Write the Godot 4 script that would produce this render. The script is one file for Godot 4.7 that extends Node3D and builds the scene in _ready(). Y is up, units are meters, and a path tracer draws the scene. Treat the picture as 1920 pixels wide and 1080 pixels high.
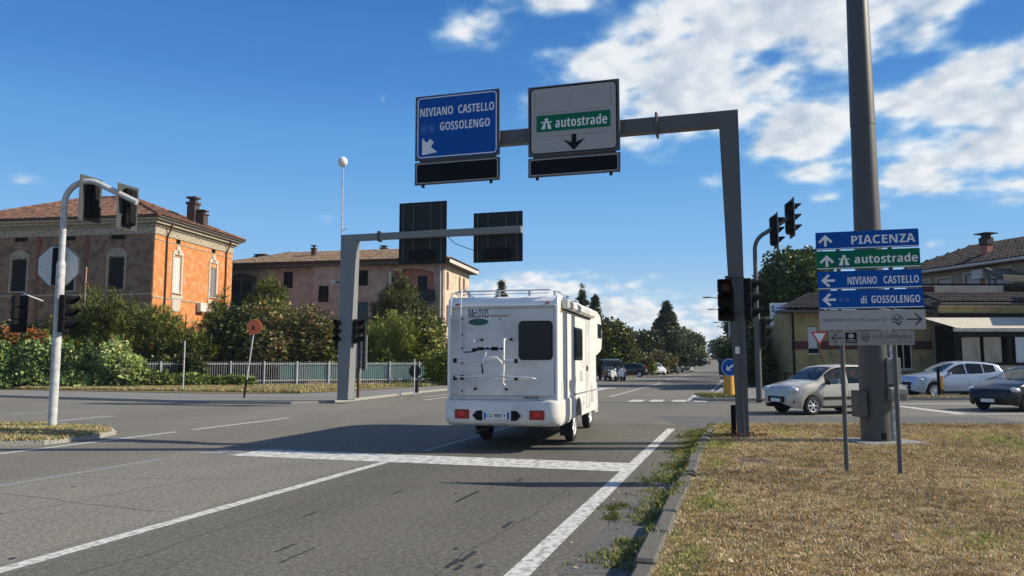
extends Node3D

# World: camera at the origin looking along -Z, y up, metres. The main road runs along (0.2857, -0.9583):
# rp(t, s, y) takes t metres to the right of the camera's own lane axis and s metres along the road.
const RY := -0.28972  # yaw of the road
var names := {}
var T := {}  # textures
var K := {}  # materials
var clump := {}
var rng := RandomNumberGenerator.new()


class M:
	var v := PackedVector3Array()
	var n := PackedVector3Array()
	var c := PackedColorArray()
	var col := Color.WHITE

	func tri(a: Vector3, b: Vector3, d: Vector3) -> void:
		var m := (b - a).cross(d - a)
		if m.length_squared() < 1e-18:
			return
		m = m.normalized()
		tris(a, b, d, m, m, m)

	func tris(a: Vector3, b: Vector3, d: Vector3, na: Vector3, nb: Vector3, nd: Vector3) -> void:
		v.append(a); v.append(d); v.append(b)
		n.append(na); n.append(nd); n.append(nb)
		c.append(col); c.append(col); c.append(col)

	func quad(a: Vector3, b: Vector3, d: Vector3, e: Vector3) -> void:
		tri(a, b, d)
		tri(a, d, e)

	func away(p: Array, o: Vector3) -> void:
		var m: Vector3 = (p[1] - p[0]).cross(p[2] - p[0])
		var mid := Vector3.ZERO
		for q in p:
			mid += q
		mid /= p.size()
		var back := m.dot(mid - o) < 0.0
		for i in range(1, p.size() - 1):
			if back:
				tri(p[0], p[i + 1], p[i])
			else:
				tri(p[0], p[i], p[i + 1])

	func box(at: Vector3, size: Vector3, b := 0.0, xf := Transform3D()) -> void:
		var h := size / 2.0
		b = minf(b, minf(h.x, minf(h.y, h.z)) * 0.95)
		var o := xf * at
		var f := func(ax: int, sg: Vector3) -> Vector3:
			var p := Vector3(h.x - b, h.y - b, h.z - b)
			p[ax] = h[ax]
			return xf * (at + p * sg)
		for ax in 3:
			var a1 := (ax + 1) % 3
			var a2 := (ax + 2) % 3
			for s in [-1.0, 1.0]:
				var q := []
				for w in [[-1, -1], [1, -1], [1, 1], [-1, 1]]:
					var sg := Vector3.ONE
					sg[ax] = s; sg[a1] = w[0]; sg[a2] = w[1]
					q.append(f.call(ax, sg))
				away(q, o)
				if b > 0.0:
					for s1 in [-1.0, 1.0]:
						var e := Vector3.ONE
						e[ax] = s; e[a1] = s1
						var e0 := e; e0[a2] = -1.0
						var e1 := e; e1[a2] = 1.0
						away([f.call(ax, e0), f.call(a1, e0), f.call(a1, e1), f.call(ax, e1)], o)
		if b > 0.0:
			for i in 8:
				var sg := Vector3(1 if i & 1 else -1, 1 if i & 2 else -1, 1 if i & 4 else -1)
				away([f.call(0, sg), f.call(1, sg), f.call(2, sg)], o)

	func prism(poly: PackedVector2Array, z0: float, z1: float, xf := Transform3D()) -> void:
		var p := poly.duplicate()
		if Geometry2D.is_polygon_clockwise(p):
			p.reverse()
		# Godot calls y-down clockwise; make sure by area
		var area := 0.0
		for i in p.size():
			area += p[i].cross(p[(i + 1) % p.size()])
		if area < 0.0:
			p.reverse()
		var t := Geometry2D.triangulate_polygon(p)
		for i in range(0, t.size(), 3):
			var q := [p[t[i]], p[t[i + 1]], p[t[i + 2]]]
			if (q[1] - q[0]).cross(q[2] - q[0]) < 0.0:
				q = [q[0], q[2], q[1]]
			tri(xf * Vector3(q[0].x, q[0].y, z1), xf * Vector3(q[1].x, q[1].y, z1), xf * Vector3(q[2].x, q[2].y, z1))
			tri(xf * Vector3(q[0].x, q[0].y, z0), xf * Vector3(q[2].x, q[2].y, z0), xf * Vector3(q[1].x, q[1].y, z0))
		for i in p.size():
			var a := p[i]
			var b := p[(i + 1) % p.size()]
			quad(xf * Vector3(a.x, a.y, z0), xf * Vector3(b.x, b.y, z0), xf * Vector3(b.x, b.y, z1), xf * Vector3(a.x, a.y, z1))

	func grid(rows: Array, wrap := false, flip := false, skip: Variant = null) -> void:
		var ni := rows.size()
		var nj: int = rows[0].size()
		var nn := []
		for i in ni:
			var r := PackedVector3Array()
			r.resize(nj)
			for j in nj:
				var j0 := j - 1
				var j1 := j + 1
				if wrap:
					j0 = posmod(j0, nj - 1)
					j1 = posmod(j1, nj - 1)
				else:
					j0 = maxi(j0, 0)
					j1 = mini(j1, nj - 1)
				var du: Vector3 = rows[i][j1] - rows[i][j0]
				var dv: Vector3 = rows[mini(i + 1, ni - 1)][j] - rows[maxi(i - 1, 0)][j]
				var m := du.cross(dv)
				if m.length_squared() < 1e-16:
					du = rows[clampi(i + (1 if i == 0 else -1), 0, ni - 1)][j1] - rows[clampi(i + (1 if i == 0 else -1), 0, ni - 1)][j0]
					m = du.cross(dv)
				m = m.normalized() if m.length_squared() > 1e-20 else Vector3.UP
				r[j] = -m if flip else m
			nn.append(r)
		for i in ni - 1:
			for j in nj - 1:
				if skip != null and skip.call(i, j):
					continue
				var a: Vector3 = rows[i][j]
				var b: Vector3 = rows[i][j + 1]
				var d: Vector3 = rows[i + 1][j + 1]
				var e: Vector3 = rows[i + 1][j]
				if flip:
					if not d.is_equal_approx(e):
						tris(a, e, d, nn[i][j], nn[i + 1][j], nn[i + 1][j + 1])
					if not a.is_equal_approx(b):
						tris(a, d, b, nn[i][j], nn[i + 1][j + 1], nn[i][j + 1])
				else:
					if not a.is_equal_approx(b):
						tris(a, b, d, nn[i][j], nn[i][j + 1], nn[i + 1][j + 1])
					if not d.is_equal_approx(e):
						tris(a, d, e, nn[i][j], nn[i + 1][j + 1], nn[i + 1][j])

	func tube(path: Array, rad: Variant, sides := 10, caps := true) -> void:
		var rows := []
		var up := Vector3.UP
		for i in path.size():
			var d: Vector3 = (path[mini(i + 1, path.size() - 1)] - path[maxi(i - 1, 0)]).normalized()
			if absf(d.dot(up)) > 0.97:
				up = Vector3.RIGHT if absf(d.x) < 0.7 else Vector3.BACK
			var x := up.cross(d).normalized()
			var y := d.cross(x)
			up = y
			var r: float = rad[i] if rad is Array else rad
			var row := PackedVector3Array()
			for j in sides + 1:
				var a := TAU * j / sides
				row.append(path[i] + (x * cos(a) + y * sin(a)) * r)
			rows.append(row)
		grid(rows, true)
		if caps:
			var nlast := path.size() - 1
			var q0 := []
			var q1 := []
			for j in sides:
				q0.append(rows[0][j])
				q1.append(rows[nlast][j])
			away(q0, path[0] + (path[1] - path[0]) * 0.01)
			away(q1, path[nlast] - (path[nlast] - path[nlast - 1]) * 0.01)

	func lathe(prof: Array, sides: int, xf := Transform3D()) -> void:
		var rows := []
		for p in prof:
			var row := PackedVector3Array()
			for j in sides + 1:
				var a := TAU * j / sides
				row.append(xf * Vector3(p.x * cos(a), p.y, -p.x * sin(a)))
			rows.append(row)
		grid(rows, true)

	func ball(at: Vector3, r: Vector3, k := 8) -> void:
		var prof := []
		for i in k + 1:
			var a := PI * i / k - PI / 2
			prof.append(Vector2(cos(a), sin(a)))
		lathe(prof, k * 2, Transform3D(Basis.from_scale(r), at))

	func sheet(poly: PackedVector2Array, y: float) -> void:
		var t := Geometry2D.triangulate_polygon(poly)
		for i in range(0, t.size(), 3):
			var a := Vector3(poly[t[i]].x, y, poly[t[i]].y)
			var b := Vector3(poly[t[i + 1]].x, y, poly[t[i + 1]].y)
			var d := Vector3(poly[t[i + 2]].x, y, poly[t[i + 2]].y)
			if (b - a).cross(d - a).y < 0.0:
				tri(a, d, b)
			else:
				tri(a, b, d)

	func mesh() -> ArrayMesh:
		var a := []
		a.resize(Mesh.ARRAY_MAX)
		a[Mesh.ARRAY_VERTEX] = v
		a[Mesh.ARRAY_NORMAL] = n
		a[Mesh.ARRAY_COLOR] = c
		var m := ArrayMesh.new()
		m.add_surface_from_arrays(Mesh.PRIMITIVE_TRIANGLES, a)
		return m


# ---------------------------------------------------------------- naming and placing
func numbered(called: String) -> String:
	names[called] = names.get(called, 0) + 1
	return called if names[called] == 1 else "%s_%03d" % [called, names[called] - 1]


func tag(o: Node3D, label: String, category: String, group := "") -> Node3D:
	o.set_meta("label", label)
	o.set_meta("category", category)
	if group:
		o.set_meta("group", group)
	return o


func thing(called: String, label: String, category: String, at := Vector3.ZERO, yaw := 0.0, group := "") -> Node3D:
	var o := Node3D.new()
	o.name = numbered(called)
	add_child(o)
	o.position = at
	o.rotation.y = yaw
	return tag(o, label, category, group)


func node_for(called: String, mesh: Mesh, mat: Material, parent: Node3D) -> MeshInstance3D:
	var o := MeshInstance3D.new()
	o.mesh = mesh
	o.material_override = mat
	if parent == self:
		o.name = numbered(called)
	else:
		var k: Dictionary = parent.get_meta("_k") if parent.has_meta("_k") else {}
		k[called] = k.get(called, 0) + 1
		parent.set_meta("_k", k)
		o.name = called if k[called] == 1 else "%s_%03d" % [called, k[called] - 1]
	parent.add_child(o, true)
	return o


func part(called: String, m: M, mat: Material, parent: Node3D, at := Vector3.ZERO, yaw := 0.0) -> MeshInstance3D:
	var o := node_for(called, m.mesh(), mat, parent)
	o.position = at
	o.rotation.y = yaw
	return o


func struct(called: String, m: M, mat: Material) -> MeshInstance3D:
	var o := node_for(called, m.mesh(), mat, self)
	o.set_meta("kind", "structure")
	return o


func stuff(o: Node3D) -> Node3D:
	o.set_meta("kind", "stuff")
	return o


func copy(src: Node3D, called: String, label: String, at: Vector3, yaw: float, group := "") -> Node3D:
	var o: Node3D = src.duplicate()
	o.name = numbered(called)
	add_child(o)
	o.position = at
	o.rotation.y = yaw
	o.set_meta("label", label)
	if group:
		o.set_meta("group", group)
	return o


func clean_meta(o: Node) -> void:
	if o.has_meta("_k"):
		o.remove_meta("_k")
	for ch in o.get_children():
		clean_meta(ch)


func bx(at: Vector3, size: Vector3, b := 0.0) -> M:
	var m := M.new()
	m.box(at, size, b)
	return m


func tb(path: Array, rad: Variant, sides := 10) -> M:
	var m := M.new()
	m.tube(path, rad, sides)
	return m


func rp(t: float, s: float, y := 0.0) -> Vector3:
	return Vector3(t * 0.9583 + s * 0.2857, y, t * 0.2857 - s * 0.9583)


func r2(t: float, s: float) -> Vector2:
	return Vector2(t * 0.9583 + s * 0.2857, t * 0.2857 - s * 0.9583)


func rise(s: float) -> float:  # the far road climbs a little
	return 0.0 if s < 140.0 else 3.2 * pow((s - 140.0) / 160.0, 1.3)


# ---------------------------------------------------------------- textures and materials
func ntex(key: String, seed_: int, freq: float, ramp: Array, size := 512, octaves := 4, kind := FastNoiseLite.TYPE_SIMPLEX_SMOOTH, normal := 0.0) -> NoiseTexture2D:
	if T.has(key):
		return T[key]
	var fn := FastNoiseLite.new()
	fn.seed = seed_
	fn.noise_type = kind
	fn.frequency = freq
	fn.fractal_octaves = octaves
	var t := NoiseTexture2D.new()
	t.width = size
	t.height = size
	t.seamless = true
	t.noise = fn
	if normal > 0.0:
		t.as_normal_map = true
		t.bump_strength = normal
	elif ramp.size():
		var g := Gradient.new()
		var offs := PackedFloat32Array()
		var cols := PackedColorArray()
		for i in ramp.size():
			offs.append(ramp[i][0])
			cols.append(ramp[i][1])
		g.offsets = offs
		g.colors = cols
		t.color_ramp = g
	T[key] = t
	return t


func lin(r: float, g: float, b: float) -> Color:
	return Color(r, g, b).linear_to_srgb()


func mat(key: String, c: Color, rough := 0.7, metal := 0.0, tex: Texture2D = null, scale := 1.0, nrm: Texture2D = null, nscale := 0.5) -> StandardMaterial3D:
	if K.has(key):
		return K[key]
	var m := StandardMaterial3D.new()
	m.resource_name = key
	m.albedo_color = c
	m.roughness = rough
	m.metallic = metal
	if tex:
		m.albedo_texture = tex
	if nrm:
		m.normal_enabled = true
		m.normal_texture = nrm
		m.normal_scale = nscale
	if tex or nrm:
		m.uv1_triplanar = true
		m.uv1_world_triplanar = true
		m.uv1_scale = Vector3.ONE * scale
	K[key] = m
	return m


func make_materials() -> void:
	var g := func(a: float) -> Color: return Color(a, a, a)
	ntex("dirt", 3, 0.012, [[0.0, g.call(0.72)], [0.45, g.call(0.93)], [1.0, g.call(1.0)]], 512, 5)
	ntex("streak", 8, 0.02, [[0.0, g.call(0.6)], [0.4, g.call(0.85)], [0.6, g.call(0.97)], [1.0, g.call(1.0)]], 512, 5)
	ntex("speck", 4, 0.03, [[0.0, Color(0.30, 0.295, 0.28)], [0.30, Color(0.47, 0.46, 0.435)], [0.5, Color(0.53, 0.52, 0.49)], [0.70, Color(0.60, 0.585, 0.55)], [1.0, Color(0.92, 0.89, 0.84)]], 1024, 5)
	T.speck.noise.fractal_gain = 0.95
	ntex("speck_n", 4, 0.2, [], 1024, 3, FastNoiseLite.TYPE_SIMPLEX_SMOOTH, 5.0)
	ntex("paint_wear", 21, 0.05, [[0.0, g.call(0.5)], [0.3, g.call(0.74)], [0.45, g.call(0.92)], [1.0, g.call(1.0)]], 512, 5)
	ntex("stop_wear", 33, 0.02, [[0.0, g.call(0.55)], [0.33, g.call(0.80)], [0.5, g.call(0.94)], [1.0, g.call(1.0)]], 512, 6)
	ntex("soil", 5, 0.03, [[0.0, Color(0.33, 0.28, 0.19)], [0.4, Color(0.47, 0.40, 0.27)], [0.6, Color(0.56, 0.48, 0.33)], [1.0, Color(0.64, 0.56, 0.40)]], 1024, 6)
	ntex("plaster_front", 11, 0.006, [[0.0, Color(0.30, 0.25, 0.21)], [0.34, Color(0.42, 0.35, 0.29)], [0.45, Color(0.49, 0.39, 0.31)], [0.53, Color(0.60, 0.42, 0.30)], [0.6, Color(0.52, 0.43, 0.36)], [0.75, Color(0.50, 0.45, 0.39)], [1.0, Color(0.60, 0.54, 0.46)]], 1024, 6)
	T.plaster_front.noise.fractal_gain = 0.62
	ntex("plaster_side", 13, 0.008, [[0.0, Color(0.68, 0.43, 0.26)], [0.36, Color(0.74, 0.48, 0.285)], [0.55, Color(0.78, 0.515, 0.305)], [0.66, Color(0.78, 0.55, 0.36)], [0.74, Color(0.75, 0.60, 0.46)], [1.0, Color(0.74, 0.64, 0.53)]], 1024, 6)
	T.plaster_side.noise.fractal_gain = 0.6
	ntex("zinc", 6, 0.04, [[0.0, Color(0.80, 0.81, 0.82)], [0.5, Color(0.89, 0.90, 0.90)], [1.0, Color(1.0, 1.0, 1.0)]], 512, 4, FastNoiseLite.TYPE_CELLULAR)
	ntex("bark", 7, 0.03, [[0.0, Color(0.20, 0.16, 0.12)], [1.0, Color(0.42, 0.36, 0.29)]], 256, 5)
	ntex("bump", 15, 0.06, [], 512, 4, FastNoiseLite.TYPE_SIMPLEX_SMOOTH, 4.0)
	ntex("concrete", 16, 0.04, [[0.0, g.call(0.5)], [0.4, g.call(0.74)], [0.7, g.call(0.88)], [1.0, g.call(1.0)]], 512, 6)
	var dirt: Texture2D = T.dirt
	var streak: Texture2D = T.streak
	var a := mat("asphalt", Color.WHITE, 0.93, 0.0, T.speck, 0.41, T.speck_n, 0.7)
	a.vertex_color_use_as_albedo = true
	a.metallic_specular = 0.3
	mat("road_paint", lin(0.66, 0.65, 0.60), 0.85, 0.0, T.stop_wear, 0.9, T.speck_n, 0.4)
	mat("stop_paint", lin(0.66, 0.65, 0.60), 0.85, 0.0, T.stop_wear, 0.55, T.speck_n, 0.4)
	mat("worn_paint", lin(0.34, 0.335, 0.315), 0.85, 0.0, T.paint_wear, 0.9, T.speck_n, 0.5)
	mat("tar", lin(0.022, 0.022, 0.024), 0.75)
	mat("patch", lin(0.17, 0.168, 0.16), 0.9, 0.0, T.concrete, 1.1)
	var s := mat("dry_ground", Color.WHITE, 0.97, 0.0, T.soil, 0.7, T.bump, 0.8)
	s.vertex_color_use_as_albedo = true
	mat("kerb_concrete", lin(0.50, 0.48, 0.43), 0.93, 0.0, T.concrete, 0.9, T.bump, 0.6)
	mat("mast_steel", lin(0.07, 0.073, 0.072), 0.5, 0.0, T.zinc, 1.3)
	mat("kerb_old", lin(0.20, 0.185, 0.155), 0.95, 0.0, T.concrete, 2.1, T.bump, 1.0)
	mat("board_grey", lin(0.045, 0.05, 0.052), 0.8)
	mat("yellow_kerb", lin(0.46, 0.34, 0.14), 0.9, 0.0, T.concrete, 0.8)
	mat("concrete", lin(0.40, 0.39, 0.37), 0.92, 0.0, T.concrete, 0.6, T.bump, 0.3)
	mat("pavement", lin(0.34, 0.325, 0.30), 0.94, 0.0, T.concrete, 0.5, T.bump, 0.4)
	mat("zinc_light", lin(0.25, 0.255, 0.25), 0.6, 0.0, T.zinc, 1.3)  # zinc made paler to carry sunlight on the far gantry's post
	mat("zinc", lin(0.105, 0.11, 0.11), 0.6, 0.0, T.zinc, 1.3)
	mat("zinc_dark", lin(0.10, 0.10, 0.10), 0.65, 0.0, T.zinc, 0.9)
	mat("pole_grey", lin(0.42, 0.43, 0.43), 0.55, 0.1, streak, 0.5)
	mat("light_grey", lin(0.55, 0.56, 0.56), 0.6, 0.0, dirt, 0.6)
	mat("sign_back", lin(0.62, 0.65, 0.66), 0.6, 0.0, dirt, 2.5)
	mat("gantry_back", lin(0.03, 0.037, 0.038), 0.8)
	mat("black", lin(0.012, 0.012, 0.013), 0.55)
	mat("black_gloss", lin(0.008, 0.008, 0.009), 0.3)
	mat("dark_hole", lin(0.01, 0.01, 0.01), 0.9)
	mat("rubber", lin(0.018, 0.018, 0.018), 0.85)
	mat("sign_blue", lin(0.006, 0.082, 0.34), 0.55)
	mat("sign_green", lin(0.006, 0.14, 0.075), 0.55)
	mat("sign_white", lin(0.34, 0.33, 0.31), 0.6)
	mat("globe_white", lin(0.7, 0.7, 0.68), 0.5)
	mat("sign_grey", lin(0.36, 0.355, 0.34), 0.6)
	mat("sign_brown_grey", lin(0.30, 0.29, 0.27), 0.65, 0.0, dirt, 0.9)
	mat("letter_white", lin(0.75, 0.75, 0.73), 0.5)
	mat("letter_grey", lin(0.05, 0.05, 0.05), 0.6)
	mat("joint_grey", lin(0.17, 0.17, 0.17), 0.6)
	mat("red_dim", lin(0.035, 0.004, 0.005), 0.4)
	mat("letter_faint", lin(0.09, 0.2, 0.46), 0.6)
	mat("sign_red", lin(0.5, 0.03, 0.03), 0.45)
	mat("sign_orange", lin(0.92, 0.19, 0.06), 0.5, 0.0, dirt, 1.0)
	mat("body_white", lin(0.80, 0.785, 0.745), 0.3)
	mat("body_cream", lin(0.72, 0.705, 0.665), 0.45, 0.0, dirt, 0.13)
	mat("plastic_grey", lin(0.48, 0.49, 0.49), 0.5)
	mat("alu", lin(0.62, 0.63, 0.64), 0.4, 0.4)
	mat("chrome", lin(0.65, 0.65, 0.66), 0.22, 0.8)
	mat("glass_dark", lin(0.010, 0.013, 0.016), 0.07)
	K.glass_dark.metallic_specular = 0.4
	mat("glass_acrylic", lin(0.012, 0.018, 0.022), 0.14)
	K.glass_acrylic.metallic_specular = 0.3
	var gl := mat("car_glass", Color(0.02, 0.04, 0.045, 0.42), 0.05)
	gl.transparency = BaseMaterial3D.TRANSPARENCY_ALPHA
	mat("window_glass", Color(0.03, 0.035, 0.04), 0.25)
	mat("red_lens", lin(0.30, 0.012, 0.012), 0.2)
	mat("dark_lens", lin(0.012, 0.008, 0.008), 0.35)
	mat("red_bright", lin(0.55, 0.03, 0.03), 0.2)
	mat("amber_lens", lin(0.12, 0.06, 0.01), 0.3)
	mat("green_lens", lin(0.01, 0.06, 0.04), 0.3)
	mat("navy", lin(0.012, 0.018, 0.075), 0.5)
	mat("logo_green", lin(0.012, 0.085, 0.06), 0.5)
	mat("logo_brown", lin(0.16, 0.11, 0.06), 0.6)
	mat("plate_blue", lin(0.02, 0.08, 0.45), 0.4)
	mat("plate_white", lin(0.75, 0.75, 0.74), 0.4)
	mat("yellow", lin(0.70, 0.34, 0.03), 0.5, 0.0, dirt, 1.0)
	mat("beige_paint", lin(0.46, 0.43, 0.37), 0.3, 0.25)
	mat("silver_blue", lin(0.37, 0.43, 0.53), 0.28, 0.25)
	mat("dark_paint", lin(0.006, 0.011, 0.014), 0.25)
	K.dark_paint.metallic_specular = 0.35
	mat("black_paint", lin(0.016, 0.018, 0.021), 0.25, 0.1)
	mat("green_paint", lin(0.03, 0.06, 0.055), 0.28, 0.1)
	mat("white_paint", lin(0.78, 0.78, 0.77), 0.28)
	for k in ["beige_paint", "silver_blue", "dark_paint", "black_paint", "green_paint", "white_paint"]:
		K[k].clearcoat_enabled = true
		K[k].clearcoat = 0.3 if k in ["dark_paint", "black_paint", "green_paint"] else 0.6
		K[k].clearcoat_roughness = 0.08
	mat("headlamp", lin(0.55, 0.57, 0.58), 0.12, 0.3)
	mat("trim", lin(0.03, 0.03, 0.032), 0.7)
	mat("seat_cloth", lin(0.05, 0.05, 0.055), 0.9)
	mat("skin", lin(0.42, 0.24, 0.17), 0.6)
	mat("shirt", lin(0.20, 0.36, 0.50), 0.9)
	mat("hair", lin(0.30, 0.28, 0.26), 0.8)
	mat("plaster_front", Color.WHITE, 0.95, 0.0, T.plaster_front, 0.16, T.bump, 0.4)  # real grey weathering, with this face's shade darkened into the colour too
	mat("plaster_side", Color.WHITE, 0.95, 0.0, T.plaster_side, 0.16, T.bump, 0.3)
	mat("red_plaster", lin(0.26, 0.10, 0.055), 0.95, 0.0, streak, 0.4)
	mat("cornice", lin(0.44, 0.38, 0.28), 0.9, 0.0, streak, 0.3)
	mat("stone_white", lin(0.62, 0.57, 0.48), 0.9, 0.0, streak, 0.6)
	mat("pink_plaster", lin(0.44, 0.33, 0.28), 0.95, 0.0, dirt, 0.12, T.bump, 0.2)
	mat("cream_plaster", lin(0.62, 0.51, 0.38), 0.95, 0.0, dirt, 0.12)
	mat("rose_plaster", lin(0.42, 0.17, 0.12), 0.95, 0.0, dirt, 0.2)
	mat("yellow_plaster", lin(0.36, 0.285, 0.125), 0.95, 0.0, dirt, 0.15)
	mat("beige_plaster", lin(0.40, 0.34, 0.25), 0.95, 0.0, dirt, 0.15)
	mat("maroon", lin(0.10, 0.028, 0.03), 0.9, 0.0, dirt, 0.3)
	mat("green_house", lin(0.24, 0.33, 0.28), 0.95)
	mat("fascia", lin(0.11, 0.10, 0.09), 0.8)
	mat("fascia_light", lin(0.52, 0.48, 0.42), 0.8)
	mat("shutter_dark", lin(0.022, 0.026, 0.026), 0.8)
	mat("shutter_grey", lin(0.26, 0.26, 0.26), 0.8)
	mat("shutter_red", lin(0.13, 0.04, 0.03), 0.8)
	mat("shutter_teal", lin(0.05, 0.10, 0.11), 0.8)
	mat("blind", lin(0.50, 0.50, 0.49), 0.8)
	mat("brick_dark", lin(0.09, 0.06, 0.05), 0.95, 0.0, streak, 1.0)
	mat("awning", lin(0.72, 0.65, 0.50), 0.85, 0.0, dirt, 0.6)
	mat("lane_dust", lin(0.2, 0.19, 0.17), 0.95)
	K.awning.backlight_enabled = true
	K.awning.backlight = Color(0.25, 0.22, 0.16)
	mat("awning_grey", lin(0.10, 0.11, 0.12), 0.85)
	mat("timber_dark", lin(0.022, 0.018, 0.015), 0.7)
	mat("panel_white", lin(0.50, 0.53, 0.53), 0.4)
	mat("fence_white", lin(0.62, 0.63, 0.61), 0.6, 0.0, streak, 0.7)
	mat("teal_net", lin(0.10, 0.20, 0.19), 0.9)
	mat("rust", lin(0.13, 0.06, 0.03), 0.9, 0.0, T.concrete, 1.5)
	mat("bark", Color.WHITE, 0.95, 0.0, T.bark, 1.2, T.bump, 0.8)
	for k in ["black", "black_gloss", "gantry_back", "dark_hole", "trim", "timber_dark", "sign_blue", "sign_green", "shutter_dark", "window_glass", "dark_lens", "fascia"]:
		K[k].metallic_specular = 0.18
	var tl := mat("roof_tile", Color.WHITE, 0.9, 0.0, dirt, 1.0)
	tl.vertex_color_use_as_albedo = true
	var lf := mat("leaf", Color.WHITE, 0.42)
	lf.vertex_color_use_as_albedo = true
	lf.backlight_enabled = true
	lf.backlight = Color(0.5, 0.5, 0.35)
	lf.metallic_specular = 0.4
	var gb := mat("blade", Color.WHITE, 0.9)
	gb.vertex_color_use_as_albedo = true
	gb.backlight_enabled = true
	gb.backlight = Color(0.3, 0.3, 0.25)
	gb.metallic_specular = 0.2
	var fl := SystemFont.new()
	fl.font_names = PackedStringArray(["Droid Sans"])
	fl.font_weight = 700
	T.bold = fl
	var fr := SystemFont.new()
	fr.font_names = PackedStringArray(["Droid Sans"])
	T.plain = fr


# lettering: fitted to width w and capital height h, its lower left corner at (x, y), facing +Z
func text(s: String, parent: Node3D, x: float, y: float, z: float, w: float, h: float, m: Material, bold := true, called := "lettering") -> void:
	var t := TextMesh.new()
	t.text = s
	t.font = T.bold if bold else T.plain
	t.font_size = 64
	t.pixel_size = 0.01
	t.depth = 0.02
	t.curve_step = 1.0
	t.horizontal_alignment = HORIZONTAL_ALIGNMENT_LEFT
	t.vertical_alignment = VERTICAL_ALIGNMENT_BOTTOM
	var bb := t.get_aabb()
	var o := node_for(called, t, m, parent)
	var sx := w / maxf(bb.size.x, 1e-4)
	var sy := h / maxf(bb.size.y, 1e-4)
	o.scale = Vector3(sx, sy, 0.15)
	o.position = Vector3(x - bb.position.x * sx, y - bb.position.y * sy, z)


func poly(pts: Array) -> PackedVector2Array:
	var p := PackedVector2Array()
	for q in pts:
		p.append(Vector2(q[0], q[1]))
	return p


func rounded(w: float, h: float, r: float, k := 5, cx := 0.0, cy := 0.0) -> PackedVector2Array:
	var p := PackedVector2Array()
	for q in [[1, 1, 0], [-1, 1, 1], [-1, -1, 2], [1, -1, 3]]:
		for i in k + 1:
			var a: float = PI / 2 * (q[2] + float(i) / k)
			p.append(Vector2(cx + q[0] * (w / 2 - r) + r * cos(a), cy + q[1] * (h / 2 - r) + r * sin(a)))
	return p


func flat(pts: PackedVector2Array, z: float, th: float) -> M:
	var m := M.new()
	m.prism(pts, z, z + th)
	return m


func frame_of(w: float, h: float, r: float, t: float, z: float, th: float) -> M:  # a thin rounded border
	var m := M.new()
	var o := rounded(w, h, r)
	var i := rounded(w - 2 * t, h - 2 * t, maxf(r - t, 0.005))
	for k in o.size():
		var k2 := (k + 1) % o.size()
		var a := Vector3(o[k].x, o[k].y, z + th)
		var b := Vector3(o[k2].x, o[k2].y, z + th)
		var d := Vector3(i[k2].x, i[k2].y, z + th)
		var e := Vector3(i[k].x, i[k].y, z + th)
		m.quad(a, b, d, e)
		var dz := Vector3(0, 0, -th)
		m.quad(a + dz, b + dz, b, a)
		m.quad(d + dz, e + dz, e, d)
	return m


func arrow(x: float, y: float, L: float, ang: float, t: float, head: float, style := 0) -> PackedVector2Array:
	# style 0: open chevron with a shaft (white direction arrow); 1: solid barbed arrow
	var p: Array
	if style == 0:
		var q := t * 0.7071
		p = [[L / 2, 0], [L / 2 - head, head], [L / 2 - head - q, head - q], [L / 2 - 1.914 * t, t / 2], [-L / 2, t / 2], [-L / 2, -t / 2], [L / 2 - 1.914 * t, -t / 2], [L / 2 - head - q, -head + q], [L / 2 - head, -head]]
	else:
		p = [[L / 2, 0], [L / 2 - head * 1.05, head], [L / 2 - head * 0.75, t / 2], [-L / 2, t / 2], [-L / 2, -t / 2], [L / 2 - head * 0.75, -t / 2], [L / 2 - head * 1.05, -head]]
	var out := PackedVector2Array()
	for q in p:
		out.append(Vector2(q[0], q[1]).rotated(ang) + Vector2(x, y))
	return out


func motorway(parent: Node3D, x: float, y: float, s: float, z: float) -> void:  # the motorway pictogram
	var m := M.new()
	m.prism(poly([[x - 0.5 * s, y - 0.5 * s], [x - 0.12 * s, y - 0.5 * s], [x - 0.06 * s, y + 0.25 * s], [x - 0.2 * s, y + 0.25 * s]]), z, z + 0.003)
	m.prism(poly([[x + 0.12 * s, y - 0.5 * s], [x + 0.5 * s, y - 0.5 * s], [x + 0.2 * s, y + 0.25 * s], [x + 0.06 * s, y + 0.25 * s]]), z, z + 0.003)
	m.prism(poly([[x - 0.55 * s, y + 0.1 * s], [x + 0.55 * s, y + 0.1 * s], [x + 0.5 * s, y + 0.2 * s], [x - 0.5 * s, y + 0.2 * s]]), z, z + 0.0045)
	m.prism(rounded(0.34 * s, 0.3 * s, 0.14 * s, 4, x, y + 0.4 * s), z, z + 0.003)
	part("motorway_symbol", m, K.letter_white, parent)


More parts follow.
